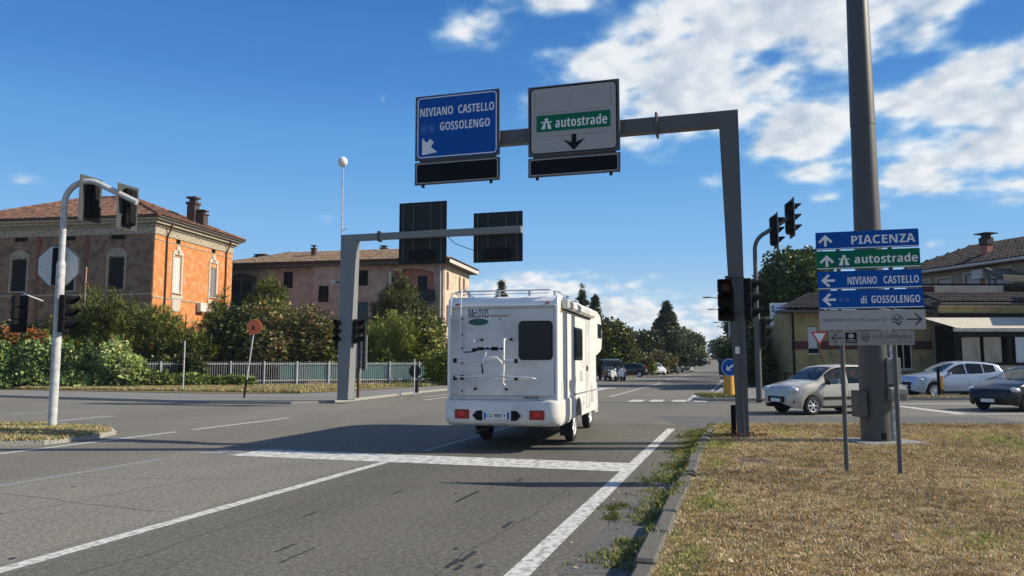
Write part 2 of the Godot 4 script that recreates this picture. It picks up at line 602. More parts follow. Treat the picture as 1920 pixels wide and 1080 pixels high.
# ---------------------------------------------------------------- sky
func make_sky() -> Image:
	var W := 4096
	var H := 2048
	var deg := W / 360.0
	var stops := [[0.0, Color(0.80, 0.87, 0.91)], [4.0, Color(0.68, 0.82, 0.925)], [9.0, Color(0.52, 0.73, 0.93)], [15.0, Color(0.40, 0.645, 0.885)], [21.0, Color(0.30, 0.535, 0.81)], [27.0, Color(0.25, 0.475, 0.745)], [45.0, Color(0.22, 0.42, 0.70)], [90.0, Color(0.17, 0.34, 0.61)]]
	var bytes := PackedByteArray()
	var rowc := []
	for y in H / 2:
		var el := 90.0 - (y + 0.5) / deg
		var c: Color = stops[-1][1]
		for i in stops.size() - 1:
			if el <= stops[i + 1][0]:
				c = stops[i][1].lerp(stops[i + 1][1], smoothstep(0.0, 1.0, (el - stops[i][0]) / (stops[i + 1][0] - stops[i][0])) * 0.5 + 0.5 * (el - stops[i][0]) / (stops[i + 1][0] - stops[i][0]))
				break
		rowc.append(c)
		var px := PackedByteArray([int(c.r * 255), int(c.g * 255), int(c.b * 255)])
		for k in 12:
			px.append_array(px)
		bytes.append_array(px)
	var low := PackedByteArray([128, 124, 114])
	for k in 12:
		low.append_array(low)
	for y in H / 2:
		bytes.append_array(low)
	# cloud fields: azimuth, elevation, half width, half height (degrees), tilt, weight
	var blobs := [
		[13.0, 20.5, 11.0, 5.0, 0.10, 1.0], [20.0, 24.0, 12.0, 6.0, 0.1, 0.95], [21.0, 16.0, 6.5, 3.2, -0.5, 0.95], [4.5, 22.0, 5.0, 1.7, 0.05, 0.62], [14.0, 13.2, 3.5, 1.0, -0.1, 0.45], [22.5, 14.2, 4.0, 1.2, -0.2, 0.62],
		[28.0, 22.5, 6.5, 3.0, 0.3, 0.85], [9.0, 21.5, 7.0, 2.6, 0.15, 0.85], [17.0, 17.5, 8.0, 3.0, -0.25, 0.9], [10.5, 17.6, 3.0, 1.4, -0.2, 0.6], [26.5, 17.0, 3.0, 1.6, 0.1, 0.7], [31.5, 17.4, 6.5, 2.3, 0.25, 1.0], [36.0, 16.0, 8.0, 3.0, 0.2, 1.0], [30.0, 13.2, 5.0, 2.2, 0.38, 1.0], [36.0, 14.0, 6.0, 2.6, 0.3, 1.0], [34.0, 10.6, 4.0, 0.85, 0.05, 0.8], [22.7, 11.4, 1.6, 0.8, 0.3, 0.55],
		[-2.5, 24.6, 3.6, 2.4, 0.3, 0.78], [4.5, 26.2, 5.0, 1.5, 0.0, 0.78], [-9.5, 20.8, 0.5, 1.6, 0.0, 0.5], [-9.8, 18.8, 0.5, 0.6, 0.0, 0.5],
		[8.0, 11.2, 0.5, 0.35, 0.0, 0.5], [12.8, 10.1, 0.5, 0.3, 0.0, 0.5], [-33.0, 11.3, 2.0, 0.6, 0.0, 0.5], [-13.5, 10.2, 4.5, 0.5, -0.05, 0.46], [-8.0, 9.3, 3.0, 0.4, 0.0, 0.46],
		[3.0, 5.9, 9.0, 0.8, 0.0, 0.72], [9.0, 3.4, 13.0, 1.5, 0.0, 0.82], [1.0, 4.6, 7.0, 1.0, 0.0, 0.75], [14.0, 2.2, 8.0, 1.3, 0.0, 0.85], [6.5, 3.9, 1.6, 0.9, 0.3, 1.0], [29.0, 7.6, 0.9, 0.4, 0.0, 0.6], [-1.0, 6.4, 3.0, 0.25, 0.0, 0.5]]
	var wide := FastNoiseLite.new()
	wide.seed = 40
	wide.frequency = 0.55
	wide.fractal_octaves = 2
	var nz := FastNoiseLite.new()
	nz.seed = 12
	nz.frequency = 1.0
	nz.noise_type = FastNoiseLite.TYPE_SIMPLEX_SMOOTH
	nz.fractal_octaves = 6
	nz.fractal_gain = 0.5
	var B := 8
	var gw := W / B + 1
	var gh := H / 2 / B + 1
	var cov := PackedFloat32Array()
	cov.resize(gw * gh)
	for j in gh:
		var el := 90.0 - j * B / deg
		for i in gw:
			var az := wrapf(i * B / deg, -180.0, 180.0)
			var k := 0.0
			if absf(az) < 46.0 and el < 38.0:
				for b in blobs:
					var dx: float = az - b[0]
					var dy: float = el - b[1]
					if absf(dx) > 2.2 * b[2] + 2.0:
						continue
					var rx: float = (dx * cos(b[4]) + dy * sin(b[4])) / b[2]
					var ry: float = (-dx * sin(b[4]) + dy * cos(b[4])) / b[3]
					k = maxf(k, b[5] * exp(-0.9 * (rx * rx + ry * ry)))
			if absf(az) > 38.0 or el > 29.0:
				var e := deg_to_rad(el)
				var a := deg_to_rad(az)
				var q := Vector3(sin(a) * cos(e), sin(e), -cos(a) * cos(e))
				var blend := clampf(maxf((absf(az) - 38.0) / 8.0, (el - 29.0) / 8.0), 0.0, 1.0)
				k = maxf(k, clampf(0.28 + 1.1 * wide.get_noise_3dv(q * 3.0) + 0.2 * sin(a), 0.0, 1.0) * blend)
			cov[j * gw + i] = k
	for j in gh - 1:
		for i in gw - 1:
			var c00 := cov[j * gw + i]
			var c10 := cov[j * gw + i + 1]
			var c01 := cov[(j + 1) * gw + i]
			var c11 := cov[(j + 1) * gw + i + 1]
			if maxf(maxf(c00, c10), maxf(c01, c11)) < 0.16:
				continue
			for yy in B:
				var y := j * B + yy
				var e := deg_to_rad(90.0 - (y + 0.5) / deg)
				var ce := cos(e)
				var se := sin(e)
				var base: Color = rowc[y]
				for xx in B:
					var x := i * B + xx
					var k := lerpf(lerpf(c00, c10, (xx + 0.5) / B), lerpf(c01, c11, (xx + 0.5) / B), (yy + 0.5) / B)
					var a := deg_to_rad((x + 0.5) / deg)
					var s := 5.4 / (se + 0.22)
					var px := sin(a) * ce * s
					var pz := -cos(a) * ce * s
					var n1 := nz.get_noise_3d(px, se * 5.0, pz)
					var d := smoothstep(0.27, 0.72, k * 0.92 + n1 * 0.62 * clampf(k * 1.5, 0.0, 1.0))
					if d <= 0.004:
						continue
					var n2 := nz.get_noise_3d(px + 0.16, se * 5.0 + 0.06, pz)
					var lit := clampf(0.86 + (n1 - n2) * 0.9 - 0.26 * smoothstep(0.6, 1.15, k + n1 * 0.5), 0.0, 1.0)
					var at := (y * W + x) * 3
					var cr := lerpf(0.66, 0.965, lit)
					var cg := lerpf(0.72, 0.97, lit)
					var cb := lerpf(0.80, 0.975, lit)
					d *= 0.95
					bytes[at] = int(255.0 * lerpf(base.r, cr, d))
					bytes[at + 1] = int(255.0 * lerpf(base.g, cg, d))
					bytes[at + 2] = int(255.0 * lerpf(base.b, cb, d))
	return Image.create_from_data(W, H, false, Image.FORMAT_RGB8, bytes)


# ---------------------------------------------------------------- ground, roads, kerbs
func ground_and_roads() -> void:
	var nz := FastNoiseLite.new()
	nz.seed = 77
	nz.frequency = 0.08
	nz.fractal_octaves = 4
	var m := M.new()
	m.col = Color(0.62, 0.66, 0.50)
	var ss := [-220.0, -60.0, 0.0, 60.0, 140.0, 160.0, 180.0, 200.0, 230.0, 260.0, 300.0, 420.0, 900.0]
	for i in ss.size() - 1:
		var y0 := rise(minf(ss[i], 330.0)) - 0.03
		var y1 := rise(minf(ss[i + 1], 330.0)) - 0.03
		m.quad(rp(-700, ss[i], y0), rp(700, ss[i], y0), rp(700, ss[i + 1], y1), rp(-700, ss[i + 1], y1))
	struct("ground", m, K.dry_ground)

	# asphalt near the junction: a fine sheet whose colour varies with wear
	m = M.new()
	var step := 0.5
	var rows := []
	var cols := []
	var i0 := -10
	for si in range(0, 150):
		var s := i0 + si * step
		var r := PackedVector3Array()
		var cc := PackedColorArray()
		for ti in range(0, 181):
			var t := -52.0 + ti * step
			r.append(rp(t, s, 0.0))
			var k := 0.92 + 0.16 * nz.get_noise_2d(t * 2.0, s * 0.8) + 0.10 * nz.get_noise_2d(t * 14.0, s * 9.0)
			if t > -5.9 and t < -0.9 and s < 21.0:   # the right lane was resurfaced darker, its wheel paths polished
				k *= 0.86 - 0.10 * exp(-pow((t + 4.6) / 0.45, 2.0)) - 0.08 * exp(-pow((t + 2.7) / 0.45, 2.0))
			elif t < -5.9 and t > -9.7 and s < 12.5:
				k *= 1.34 - 0.08 * exp(-pow((t + 8.6) / 0.4, 2.0)) - 0.08 * exp(-pow((t + 6.9) / 0.4, 2.0))
			elif t < -9.7 and t > -13.0:
				k *= 1.15
			elif s > 12.5 and s < 32.0 and t > -13.0 and t < -2.0:
				k *= 1.08
			else:
				k *= 1.2
			if t > -1.5 and t < -0.5 and s < 19.0:
				k *= 1.05 + 0.25 * nz.get_noise_2d(t * 30.0, s * 6.0)
			k *= 0.72
			cc.append(Color(k * 1.02, k, k * 0.95))
		rows.append(r)
		cols.append(cc)
	for i in rows.size() - 1:
		for j in rows[0].size() - 1:
			for q in [[i, j], [i + 1, j + 1], [i, j + 1], [i, j], [i + 1, j], [i + 1, j + 1]]:
				m.v.append(rows[q[0]][q[1]])
				m.n.append(Vector3.UP)
				m.c.append(cols[q[0]][q[1]])
	struct("road", m, K.asphalt)
	m = M.new()
	m.col = Color(0.82, 0.81, 0.77)
	ss = [64.5, 90.0, 115.0, 140.0, 150.0, 160.0, 175.0, 190.0, 210.0, 235.0, 260.0, 300.0]
	for i in ss.size() - 1:
		m.quad(rp(-16.6, ss[i], rise(ss[i])), rp(-0.3, ss[i], rise(ss[i])), rp(-0.3, ss[i + 1], rise(ss[i + 1])), rp(-16.6, ss[i + 1], rise(ss[i + 1])))
	m.quad(Vector3(70, 0, -19), Vector3(70, 0, -60), Vector3(46, 0, -60), Vector3(46, 0, -5.0))
	struct("road", m, K.asphalt)

	# raised corners: far left, near right, near left island, far right
	var pl := PackedVector2Array([Vector2(-90, -66), Vector2(-60, -52), Vector2(-40, -43.5), Vector2(-23.75, -36), Vector2(-16.35, -32.6), Vector2(-11.9, -30.6), Vector2(-8.6, -30.2), Vector2(-7.4, -30.8), Vector2(-6.75, -32.2), Vector2(-6.1, -35.2)])
	for s in [38.0, 60.0, 100.0, 139.0]:
		pl.append(r2(-16.3, s))
	kerbed(pl, [r2(-40, 139.0), Vector2(-90, -100)], 0.10, "pavement", K.pavement, K.kerb_concrete)
	# dry grass strip behind that pavement
	m = M.new()
	m.col = Color(0.95, 0.98, 0.8)
	var gp := PackedVector2Array([Vector2(-70, -64), Vector2(-44, -49.5), Vector2(-24, -41.2), Vector2(-15, -37.8), Vector2(-10.5, -37.6), Vector2(-8.4, -41), r2(-18.6, 48), r2(-18.8, 138), r2(-39, 138), Vector2(-70, -95)])
	m.sheet(gp, 0.125)
	struct("grass_strip", m, K.dry_ground)
	var vr := PackedVector2Array([Vector2(60, -19.3), Vector2(30, -19.25), Vector2(12.7, -19.2), Vector2(7.2, -19.2), Vector2(5.6, -19.1), Vector2(4.95, -18.75), r2(-0.8, 19.0), r2(-0.8, 18.4), r2(-0.8, 10.0), r2(-0.8, 2.0), r2(-0.8, -9.0)])
	var vp := PackedVector2Array()
	for p in vr:
		vp.append(p)
	vp.append(Vector2(60, 12))
	m = M.new()
	m.col = Color(1.0, 0.98, 0.92)
	m.sheet(vp, 0.13)
	struct("verge", m, K.dry_ground)
	# its kerb: old stones with open joints along the road, then a low concrete edge
	var kerb := Node3D.new()
	kerb.name = numbered("kerb")
	add_child(kerb)
	kerb.set_meta("kind", "structure")
	kerb.position = rp(-0.8, 0.0)
	kerb.rotation.y = RY
	var stones := []
	for i in 4:
		var sm := M.new()
		rng.seed = 30 + i
		sm.box(Vector3(0, 0.035, -0.49), Vector3(0.17, 0.25, 0.93 + rng.randf() * 0.05), 0.022 + 0.01 * (i % 2))
		stones.append(sm.mesh())
	rng.seed = 9
	for i in range(-8, 19):
		var st := node_for("kerb_stone", stones[posmod(i * 7, 4)], K.kerb_old, kerb)
		st.position = Vector3(rng.randf_range(-0.015, 0.015) + 0.06, rng.randf_range(-0.02, 0.014), -float(i))
		st.rotation = Vector3(rng.randf_range(-0.01, 0.01), rng.randf_range(-0.012, 0.012), rng.randf_range(-0.05, 0.03))
	m = M.new()
	for i in 6:
		edge(m, vr[i], vr[i + 1], 0.13, 0.14, -1.0)
	struct("kerb", m, K.kerb_concrete)
	# near left island
	var isl := PackedVector2Array([Vector2(-30, -8.5), Vector2(-16, -13.6), Vector2(-10.2, -15.05), Vector2(-9.3, -15.5), Vector2(-8.9, -16.6), Vector2(-9.0, -17.7), Vector2(-9.6, -18.5), Vector2(-11.5, -19.3), Vector2(-14, -19.6), Vector2(-30, -24)])
	m = M.new()
	m.col = Color(1.0, 0.98, 0.88)
	m.sheet(isl, 0.09)
	struct("island", m, K.dry_ground)
	m = M.new()
	for i in isl.size() - 1:
		edge(m, isl[i], isl[i + 1], 0.088, 0.12, -1.0)
	struct("kerb", m, K.kerb_concrete)
	# far right corner
	var fr := PackedVector2Array([Vector2(34, -38.2), Vector2(16.0, -38.0), Vector2(13.5, -35.0), Vector2(12.2, -32.7), Vector2(11.0, -32.3), Vector2(8.4, -32.4), Vector2(7.7, -33.0), r2(-1.4, 37.0), r2(-1.0, 60), r2(-0.8, 100), r2(-0.8, 139)])
	kerbed(fr, [r2(8, 139), r2(40, 70), Vector2(40, -45)], 0.12, "pavement", K.pavement, K.kerb_concrete)
	m = M.new()
	m.sheet(PackedVector2Array([Vector2(8.3, -33.0), Vector2(9.6, -33.0), Vector2(9.8, -34.6), Vector2(8.9, -36.0)]), 0.128)
	struct("grass_strip", m, K.dry_ground)
	# island before the white car
	m = M.new()
	var ci := PackedVector2Array([Vector2(16.2, -33.1), Vector2(20.6, -33.1), Vector2(21.0, -33.6), Vector2(20.6, -34.2), Vector2(16.4, -34.3), Vector2(15.9, -33.7)])
	m.sheet(ci, 0.12)
	struct("island", m, K.dry_ground)
	m = M.new()
	for i in ci.size():
		edge(m, ci[i], ci[(i + 1) % ci.size()], 0.115, 0.12, -1.0)
	struct("kerb", m, K.kerb_concrete)


func edge(m: M, a: Vector2, b: Vector2, h: float, w: float, side: float) -> void:
	# a kerb of height h and width w along a to b, on the given side of it
	var d := (b - a).normalized()
	var nrm := Vector2(-d.y, d.x) * side * w
	var o := Vector3((a.x + b.x + nrm.x) / 2, -1.0, (a.y + b.y + nrm.y) / 2)
	var e := h + 0.006
	var p := [Vector3(a.x, 0, a.y), Vector3(b.x, 0, b.y), Vector3(b.x + nrm.x, 0, b.y + nrm.y), Vector3(a.x + nrm.x, 0, a.y + nrm.y)]
	var q := []
	for v in p:
		q.append(v + Vector3(0, e, 0))
	m.away(q, o)
	for i in 4:
		m.away([p[i] - Vector3(0, 0.05, 0), p[(i + 1) % 4] - Vector3(0, 0.05, 0), q[(i + 1) % 4], q[i]], o)


func kerbed(line: PackedVector2Array, back: Array, h: float, called: String, top: Material, kerb: Material) -> void:
	var whole := PackedVector2Array(line)
	for p in back:
		whole.append(p)
	var m := M.new()
	m.sheet(whole, h)
	struct(called, m, top)
	var area := 0.0
	for i in whole.size():
		area += whole[i].cross(whole[(i + 1) % whole.size()])
	m = M.new()
	for i in line.size() - 1:
		edge(m, line[i], line[i + 1], h, 0.16, 1.0 if area > 0.0 else -1.0)
	struct("kerb", m, kerb)


func strip(m: M, t0: float, t1: float, s0: float, s1: float, y := 0.004) -> void:
	m.quad(rp(t0, s0, y + rise(s0)), rp(t1, s0, y + rise(s0)), rp(t1, s1, y + rise(s1)), rp(t0, s1, y + rise(s1)))


func markings() -> void:
	var m := M.new()
	strip(m, -1.81, -1.62, -6.0, 11.75)
	strip(m, -1.81, -1.62, 12.752, 19.5)
	struct("lane_marking", m, K.road_paint)
	m = M.new()
	strip(m, -5.76, -5.60, -6.0, 11.748)
	struct("lane_marking", m, K.road_paint)
	m = M.new()
	strip(m, -8.7, -1.62, 11.75, 12.75)
	struct("stop_line", m, K.stop_paint)
	m = M.new()
	rng.seed = 50
	for i in 26:  # its worn left end, broken into flakes
		var t := -9.5 + rng.randf() * 0.62
		var s := 11.78 + rng.randf() * 0.75
		strip(m, t, t + 0.1 + rng.randf() * 0.14, s, s + 0.1 + rng.randf() * 0.15, 0.004 + i * 0.0001)
	struct("stop_line", m, K.worn_paint)
	m = M.new()
	strip(m, -9.55, -9.42, -6.0, 11.0)
	strip(m, -5.76, -5.62, 13.4, 20.0)
	struct("lane_marking", m, K.worn_paint)
	m = M.new()
	strip(m, -12.9, -12.75, 5.0, 15.3)
	strip(m, -12.9, -12.75, 15.9, 20.0)
	strip(m, -13.3, -13.1, 31.0, 47.0)
	strip(m, -14.4, -14.25, 33.5, 41.0)
	struct("lane_marking", m, K.road_paint)
	m = M.new()
	m.sheet(PackedVector2Array([Vector2(-13.2, -19.9), Vector2(-12.7, -20.0), Vector2(-11.9, -23.6), Vector2(-12.5, -23.8)]), 0.004)
	m.sheet(PackedVector2Array([Vector2(-16.0, -24.6), Vector2(-13.6, -25.2), Vector2(-13.5, -25.6), Vector2(-16.0, -25.0)]), 0.004)
	m.sheet(PackedVector2Array([Vector2(-19.0, -32.2), Vector2(-14.8, -29.9), Vector2(-14.7, -30.1), Vector2(-18.9, -32.4)]), 0.004)
	struct("lane_marking", m, K.worn_paint)
	m = M.new()
	for x in [4.75, 5.6, 6.55, 7.45]:
		m.quad(Vector3(x, 0.004, -32.0), Vector3(x + 0.55, 0.004, -31.85), Vector3(x + 1.05, 0.004, -33.6), Vector3(x + 0.5, 0.004, -33.7))
	strip(m, -2.35, -2.15, 33.4, 42.0)
	struct("crossing_marking", m, K.road_paint)
	m = M.new()
	strip(m, -6.1, -5.95, 36.5, 60.0)
	var s := 63.0
	while s < 139.0:
		strip(m, -6.35 - s * 0.004, -6.2 - s * 0.004, s, s + 4.5)
		s += 8.0
	strip(m, -1.75, -1.6, 45.0, 138.0)
	for t in [-8.4, -11.4]:
		strip(m, t, t + 0.5, 44.0, 47.5)
		strip(m, t - 0.3, t + 0.8, 47.504, 48.6)
	struct("lane_marking", m, K.road_paint)
	m = M.new()
	m.quad(Vector3(14.6, 0.004, -30.2), Vector3(17.8, 0.004, -30.2), Vector3(18.3, 0.004, -30.6), Vector3(14.8, 0.004, -30.6))
	m.quad(Vector3(14.2, 0.004, -29.5), Vector3(14.6, 0.004, -29.5), Vector3(14.5, 0.004, -24.35), Vector3(13.95, 0.004, -24.35))
	m.quad(Vector3(14.5, 0.008, -24.3), Vector3(34, 0.008, -24.3), Vector3(34, 0.008, -24.6), Vector3(14.3, 0.008, -24.6))
	struct("lane_marking", m, K.road_paint)
	# tar marks, cracks and patches
	m = M.new()
	for q in [[-3.35, 5.7, 0.9, 0.02], [-3.6, 6.0, 0.5, 0.03], [-2.95, 8.7, 1.3, 0.05], [-2.0, 7.5, 0.5, 0.05], [-1.95, 6.15, 0.6, 0.05], [-2.0, 5.95, 0.45, 0.05], [-1.9, 5.9, 0.28, 0.045], [-1.75, 6.0, 0.2, 0.05], [-4.2, 7.4, 0.5, 0.03], [-3.9, 9.0, 0.4, 0.03], [-2.7, 10.4, 0.5, 0.05]]:
		strip(m, q[0] - 0.35, q[0] - 0.35 + q[3], q[1], q[1] + q[2] * 0.6, 0.0035)
	struct("tar_mark", m, K.tar)
	m = M.new()
	rng.seed = 44
	for i in 34:   # chips and dark spots
		var t := rng.randf_range(-9.0, -1.0)
		var sd := rng.randf_range(3.0, 16.0)
		var q := PackedVector2Array()
		for k in 6:
			var a := TAU * k / 6.0
			q.append(r2(t + cos(a) * rng.randf_range(0.012, 0.035), sd + sin(a) * rng.randf_range(0.015, 0.06)))
		m.sheet(q, 0.003)
	struct("road_spot", m, K.tar)
	m = M.new()
	rng.seed = 71
	for q in [[-9.0, 7.6, -6.0, 7.2], [-7.9, 3.4, -7.4, 9.6], [-1.35, 2.5, -1.1, 12.0], [-5.0, 21.0, -10.0, 21.5], [-4.5, 20.8, -1.0, 21.4], [-1.5, 18.8, 6.0, 17.0], [-15.0, 26.0, -7.0, 24.0], [-12.6, 20.0, -11.4, 30.0], [-6.4, 14.0, -6.6, 30.0], [-4.9, 1.0, -5.1, 11.6], [-9.2, 9.0, -6.0, 9.6], [-2.4, 3.5, -2.1, 11.5], [-16.0, 22.0, -9.0, 21.0], [-3.5, 13.0, -2.0, 17.5]]:
		var p := Vector2(q[0], q[1])
		var to := Vector2(q[2], q[3])
		var nseg := int(p.distance_to(to) / 0.25)
		var w := 0.004
		for i in nseg:
			var nx := p + (to - p) / float(nseg - i) + Vector2(rng.randf_range(-0.05, 0.05), rng.randf_range(-0.05, 0.05))
			var d := (nx - p).normalized()
			var o := Vector2(-d.y, d.x) * w
			m.quad(rp(p.x - o.x, p.y - o.y, 0.002), rp(p.x + o.x, p.y + o.y, 0.002), rp(nx.x + o.x, nx.y + o.y, 0.002), rp(nx.x - o.x, nx.y - o.y, 0.002))
			p = nx
	struct("road_crack", m, K.tar)
	m = M.new()
	m.sheet(PackedVector2Array([r2(-2.6, 23.8), r2(-1.5, 20.2), r2(1.0, 19.6), Vector2(14, -20.6), Vector2(14.2, -23.4)]), 0.0025)
	m.sheet(PackedVector2Array([r2(-1.4, 6.0), r2(-0.95, 6.2), r2(-0.92, 9.5), r2(-1.3, 9.2)]), 0.0025)
	struct("asphalt_patch", m, K.patch)


# ---------------------------------------------------------------- plants
func leaf_mesh(kind: String) -> ArrayMesh:
	if clump.has(kind):
		return clump[kind]
	var m := M.new()
	rng.seed = hash(kind) % 1000
	var count := 12
	for i in count:
		var d := Vector3(rng.randfn(), rng.randfn(), rng.randfn()).normalized()
		var at := d * (0.35 + 0.65 * rng.randf())
		var L := 0.52
		var w := 0.24
		var dir := (d + Vector3(rng.randfn(), rng.randfn() - 0.3, rng.randfn()) * 0.6).normalized()
		if kind == "needle":
			L = 0.85
			w = 0.07
			dir = (d * 0.6 + Vector3(0, 0.8, 0) + Vector3(rng.randfn(), rng.randfn(), rng.randfn()) * 0.35).normalized()
		elif kind == "fir":
			L = 0.8
			w = 0.10
			dir = (Vector3(d.x, -0.12 + 0.3 * d.y, d.z) + Vector3(rng.randfn(), rng.randfn(), rng.randfn()) * 0.2).normalized()
			at.y *= 0.3
		elif kind == "ivy":
			L = 0.5
			w = 0.33
		var side := dir.cross(Vector3(rng.randfn(), rng.randfn(), rng.randfn())).normalized()
		var nrm := side.cross(dir).normalized()
		var a := at - dir * L * 0.5
		var b := at + dir * L * 0.5
		var mid := at - dir * L * 0.05
		var l := mid + side * w + nrm * w * 0.35
		var r := mid - side * w + nrm * w * 0.35
		var k := 0.55 + 0.95 * rng.randf() * rng.randf() + 0.2 * rng.randf()
		m.col = Color(k, k, k)
		m.tri(a, r, b)
		m.tri(a, b, l)
	clump[kind] = m.mesh()
	return clump[kind]


# lobes: [centre, radii, weight]; leaves sit mostly near each lobe's surface, with gaps where the noise is low
func crown(parent: Node3D, called: String, lobes: Array, n: int, size: float, cols: Array, kind: String, seed_: int, gap := -0.15) -> MultiMeshInstance3D:
	var r := RandomNumberGenerator.new()
	r.seed = seed_
	var nz := FastNoiseLite.new()
	nz.seed = seed_
	nz.frequency = 0.9
	var total := 0.0
	for l in lobes:
		total += l[1].x * l[1].y + l[1].z * l[1].y
	var buf := PackedFloat32Array()
	for l in lobes:
		var share := int(n * (l[1].x * l[1].y + l[1].z * l[1].y) / total)
		var tone := r.randf_range(0.7, 1.3)
		for i in share:
			var d := Vector3(r.randfn(), r.randfn(), r.randfn()).normalized()
			var k := pow(r.randf(), 0.45) * 0.93 + 0.12 * r.randf()
			var p: Vector3 = l[0] + d * k * l[1]
			if p.y < 0.05 or nz.get_noise_3dv(p + parent.position) < gap:
				continue
			var c: Color = cols[r.randi() % cols.size()]
			var v := 1.25 * tone * r.randf_range(0.6, 1.4)
			var s := size * r.randf_range(0.5, 1.5)
			var bs := Basis(Vector3.UP, r.randf() * TAU)
			if kind == "broad" or kind == "ivy":
				bs = bs * Basis(Vector3.RIGHT, r.randf() * 1.2)
			else:
				bs = Basis(Vector3(d.z, 0, -d.x).normalized(), 0.35 * absf(d.x) + 0.2) * bs
			bs = bs.scaled(Vector3(s, s, s))
			buf.append_array([bs.x.x, bs.y.x, bs.z.x, p.x, bs.x.y, bs.y.y, bs.z.y, p.y, bs.x.z, bs.y.z, bs.z.z, p.z, c.r * v, c.g * v, c.b * v, 1.0])
	return copies_of(parent, called, leaf_mesh(kind), K.leaf, buf)


func copies_of(parent: Node3D, called: String, mesh: Mesh, m: Material, buf: PackedFloat32Array) -> MultiMeshInstance3D:
	var mm := MultiMesh.new()
	mm.transform_format = MultiMesh.TRANSFORM_3D
	mm.use_colors = true
	mm.mesh = mesh
	mm.instance_count = buf.size() / 16
	for i in mm.instance_count:
		var k := i * 16
		mm.set_instance_transform(i, Transform3D(Vector3(buf[k], buf[k + 4], buf[k + 8]), Vector3(buf[k + 1], buf[k + 5], buf[k + 9]), Vector3(buf[k + 2], buf[k + 6], buf[k + 10]), Vector3(buf[k + 3], buf[k + 7], buf[k + 11])))
		mm.set_instance_color(i, Color(buf[k + 12], buf[k + 13], buf[k + 14]))
	var o := MultiMeshInstance3D.new()
	o.multimesh = mm
	o.material_override = m
	o.name = called if parent != self else numbered(called)
	parent.add_child(o, true)
	stuff(o)
	return o


const GREEN := [Color(0.105, 0.125, 0.016), Color(0.15, 0.165, 0.022), Color(0.07, 0.09, 0.014)]
const DARK := [Color(0.052, 0.064, 0.014), Color(0.078, 0.09, 0.016), Color(0.038, 0.048, 0.011)]
const OLIVE := [Color(0.12, 0.12, 0.035), Color(0.16, 0.135, 0.045), Color(0.09, 0.10, 0.028), Color(0.18, 0.12, 0.05)]
const BRIGHT := [Color(0.17, 0.20, 0.026), Color(0.125, 0.155, 0.022), Color(0.22, 0.24, 0.04)]


func shrub(called: String, label: String, at: Vector3, size: Vector3, cols: Array, kind: String, n: int, ls: float, seed_: int, group := "", style := "dome") -> Node3D:
	var o := thing(called, label, "shrub" if called.ends_with("shrub") else "tree", at, 0.0, group)
	var r := RandomNumberGenerator.new()
	r.seed = seed_
	var lobes := []
	if style == "dome":
		for i in 13:
			var a := r.randf() * TAU
			var q := sqrt(r.randf()) * 0.62
			var h := r.randf_range(0.22, 0.72) * (1.0 - 0.25 * q)
			lobes.append([Vector3(cos(a) * q * size.x * 0.5, h * size.y, sin(a) * q * size.z * 0.5), Vector3(size.x * r.randf_range(0.2, 0.3), size.y * r.randf_range(0.2, 0.29), size.z * r.randf_range(0.2, 0.3))])
	elif style == "cone":
		for i in 12:
			var f := i / 11.0
			var w := (1.0 - pow(f, 3.2)) * 0.43 + 0.07
			var a := r.randf() * TAU
			lobes.append([Vector3(cos(a) * 0.1 * size.x * (1 - f), (0.12 + 0.80 * f) * size.y, sin(a) * 0.1 * size.z), Vector3(size.x * w, size.y * 0.12, size.z * w) * r.randf_range(0.88, 1.12)])
	elif style == "tree":
		for i in 22:
			var d := Vector3(r.randfn(), r.randfn() * 0.8, r.randfn()).normalized() * pow(r.randf(), 0.4)
			lobes.append([Vector3(d.x * size.x * 0.36, size.y * (0.64 + 0.24 * d.y), d.z * size.z * 0.36), Vector3(size.x, size.y * 0.62, size.z) * r.randf_range(0.12, 0.2)])
	elif style == "fir":
		for i in 130:
			var f := pow(r.randf(), 1.15)
			var w := (1.0 - f) * 0.5
			var a := r.randf() * TAU
			var q := w * r.randf_range(0.25, 0.8)
			lobes.append([Vector3(cos(a) * q * size.x, (0.14 + 0.83 * f) * size.y - q * 0.12 * size.y, sin(a) * q * size.z), Vector3(size.x * (0.03 + w * 0.22), size.y * 0.022, size.z * (0.03 + w * 0.22))])
		lobes.append([Vector3(0, size.y * 0.97, 0), Vector3(size.x * 0.03, size.y * 0.05, size.x * 0.03)])
	var tr := M.new()
	var th := size.y * (0.55 if style == "dome" else 0.9)
	var rad := clampf(size.x * 0.035, 0.05, 0.28)
	tr.tube([Vector3(0, -0.1, 0), Vector3(rad * 0.3, th * 0.3, 0), Vector3(-rad * 0.3, th * 0.65, rad * 0.4), Vector3(0, th, 0)], [rad * 1.25, rad, rad * 0.7, rad * 0.2], 8)
	for i in (6 if style == "tree" or style == "dome" else 0):
		var l: Array = lobes[i * 2]
		var h0: float = th * r.randf_range(0.25, 0.6)
		tr.tube([Vector3(0, h0, 0), (Vector3(0, h0, 0) + l[0]) * 0.5 + Vector3(0, 0.05 * size.y, 0), l[0]], [rad * 0.55, rad * 0.4, rad * 0.12], 6)
	part("trunk", tr, K.bark, o)
	crown(o, "crown", lobes, n, ls, cols, kind, seed_)
	return o


# ---------------------------------------------------------------- cars: front towards -Z, origin on the ground at the middle
func along(pts: Array, x: float) -> float:
	if x <= pts[0][0]:
		return pts[0][1]
	for i in pts.size() - 1:
		if x <= pts[i + 1][0]:
			return lerpf(pts[i][1], pts[i + 1][1], (x - pts[i][0]) / maxf(pts[i + 1][0] - pts[i][0], 1e-5))
	return pts[-1][1]


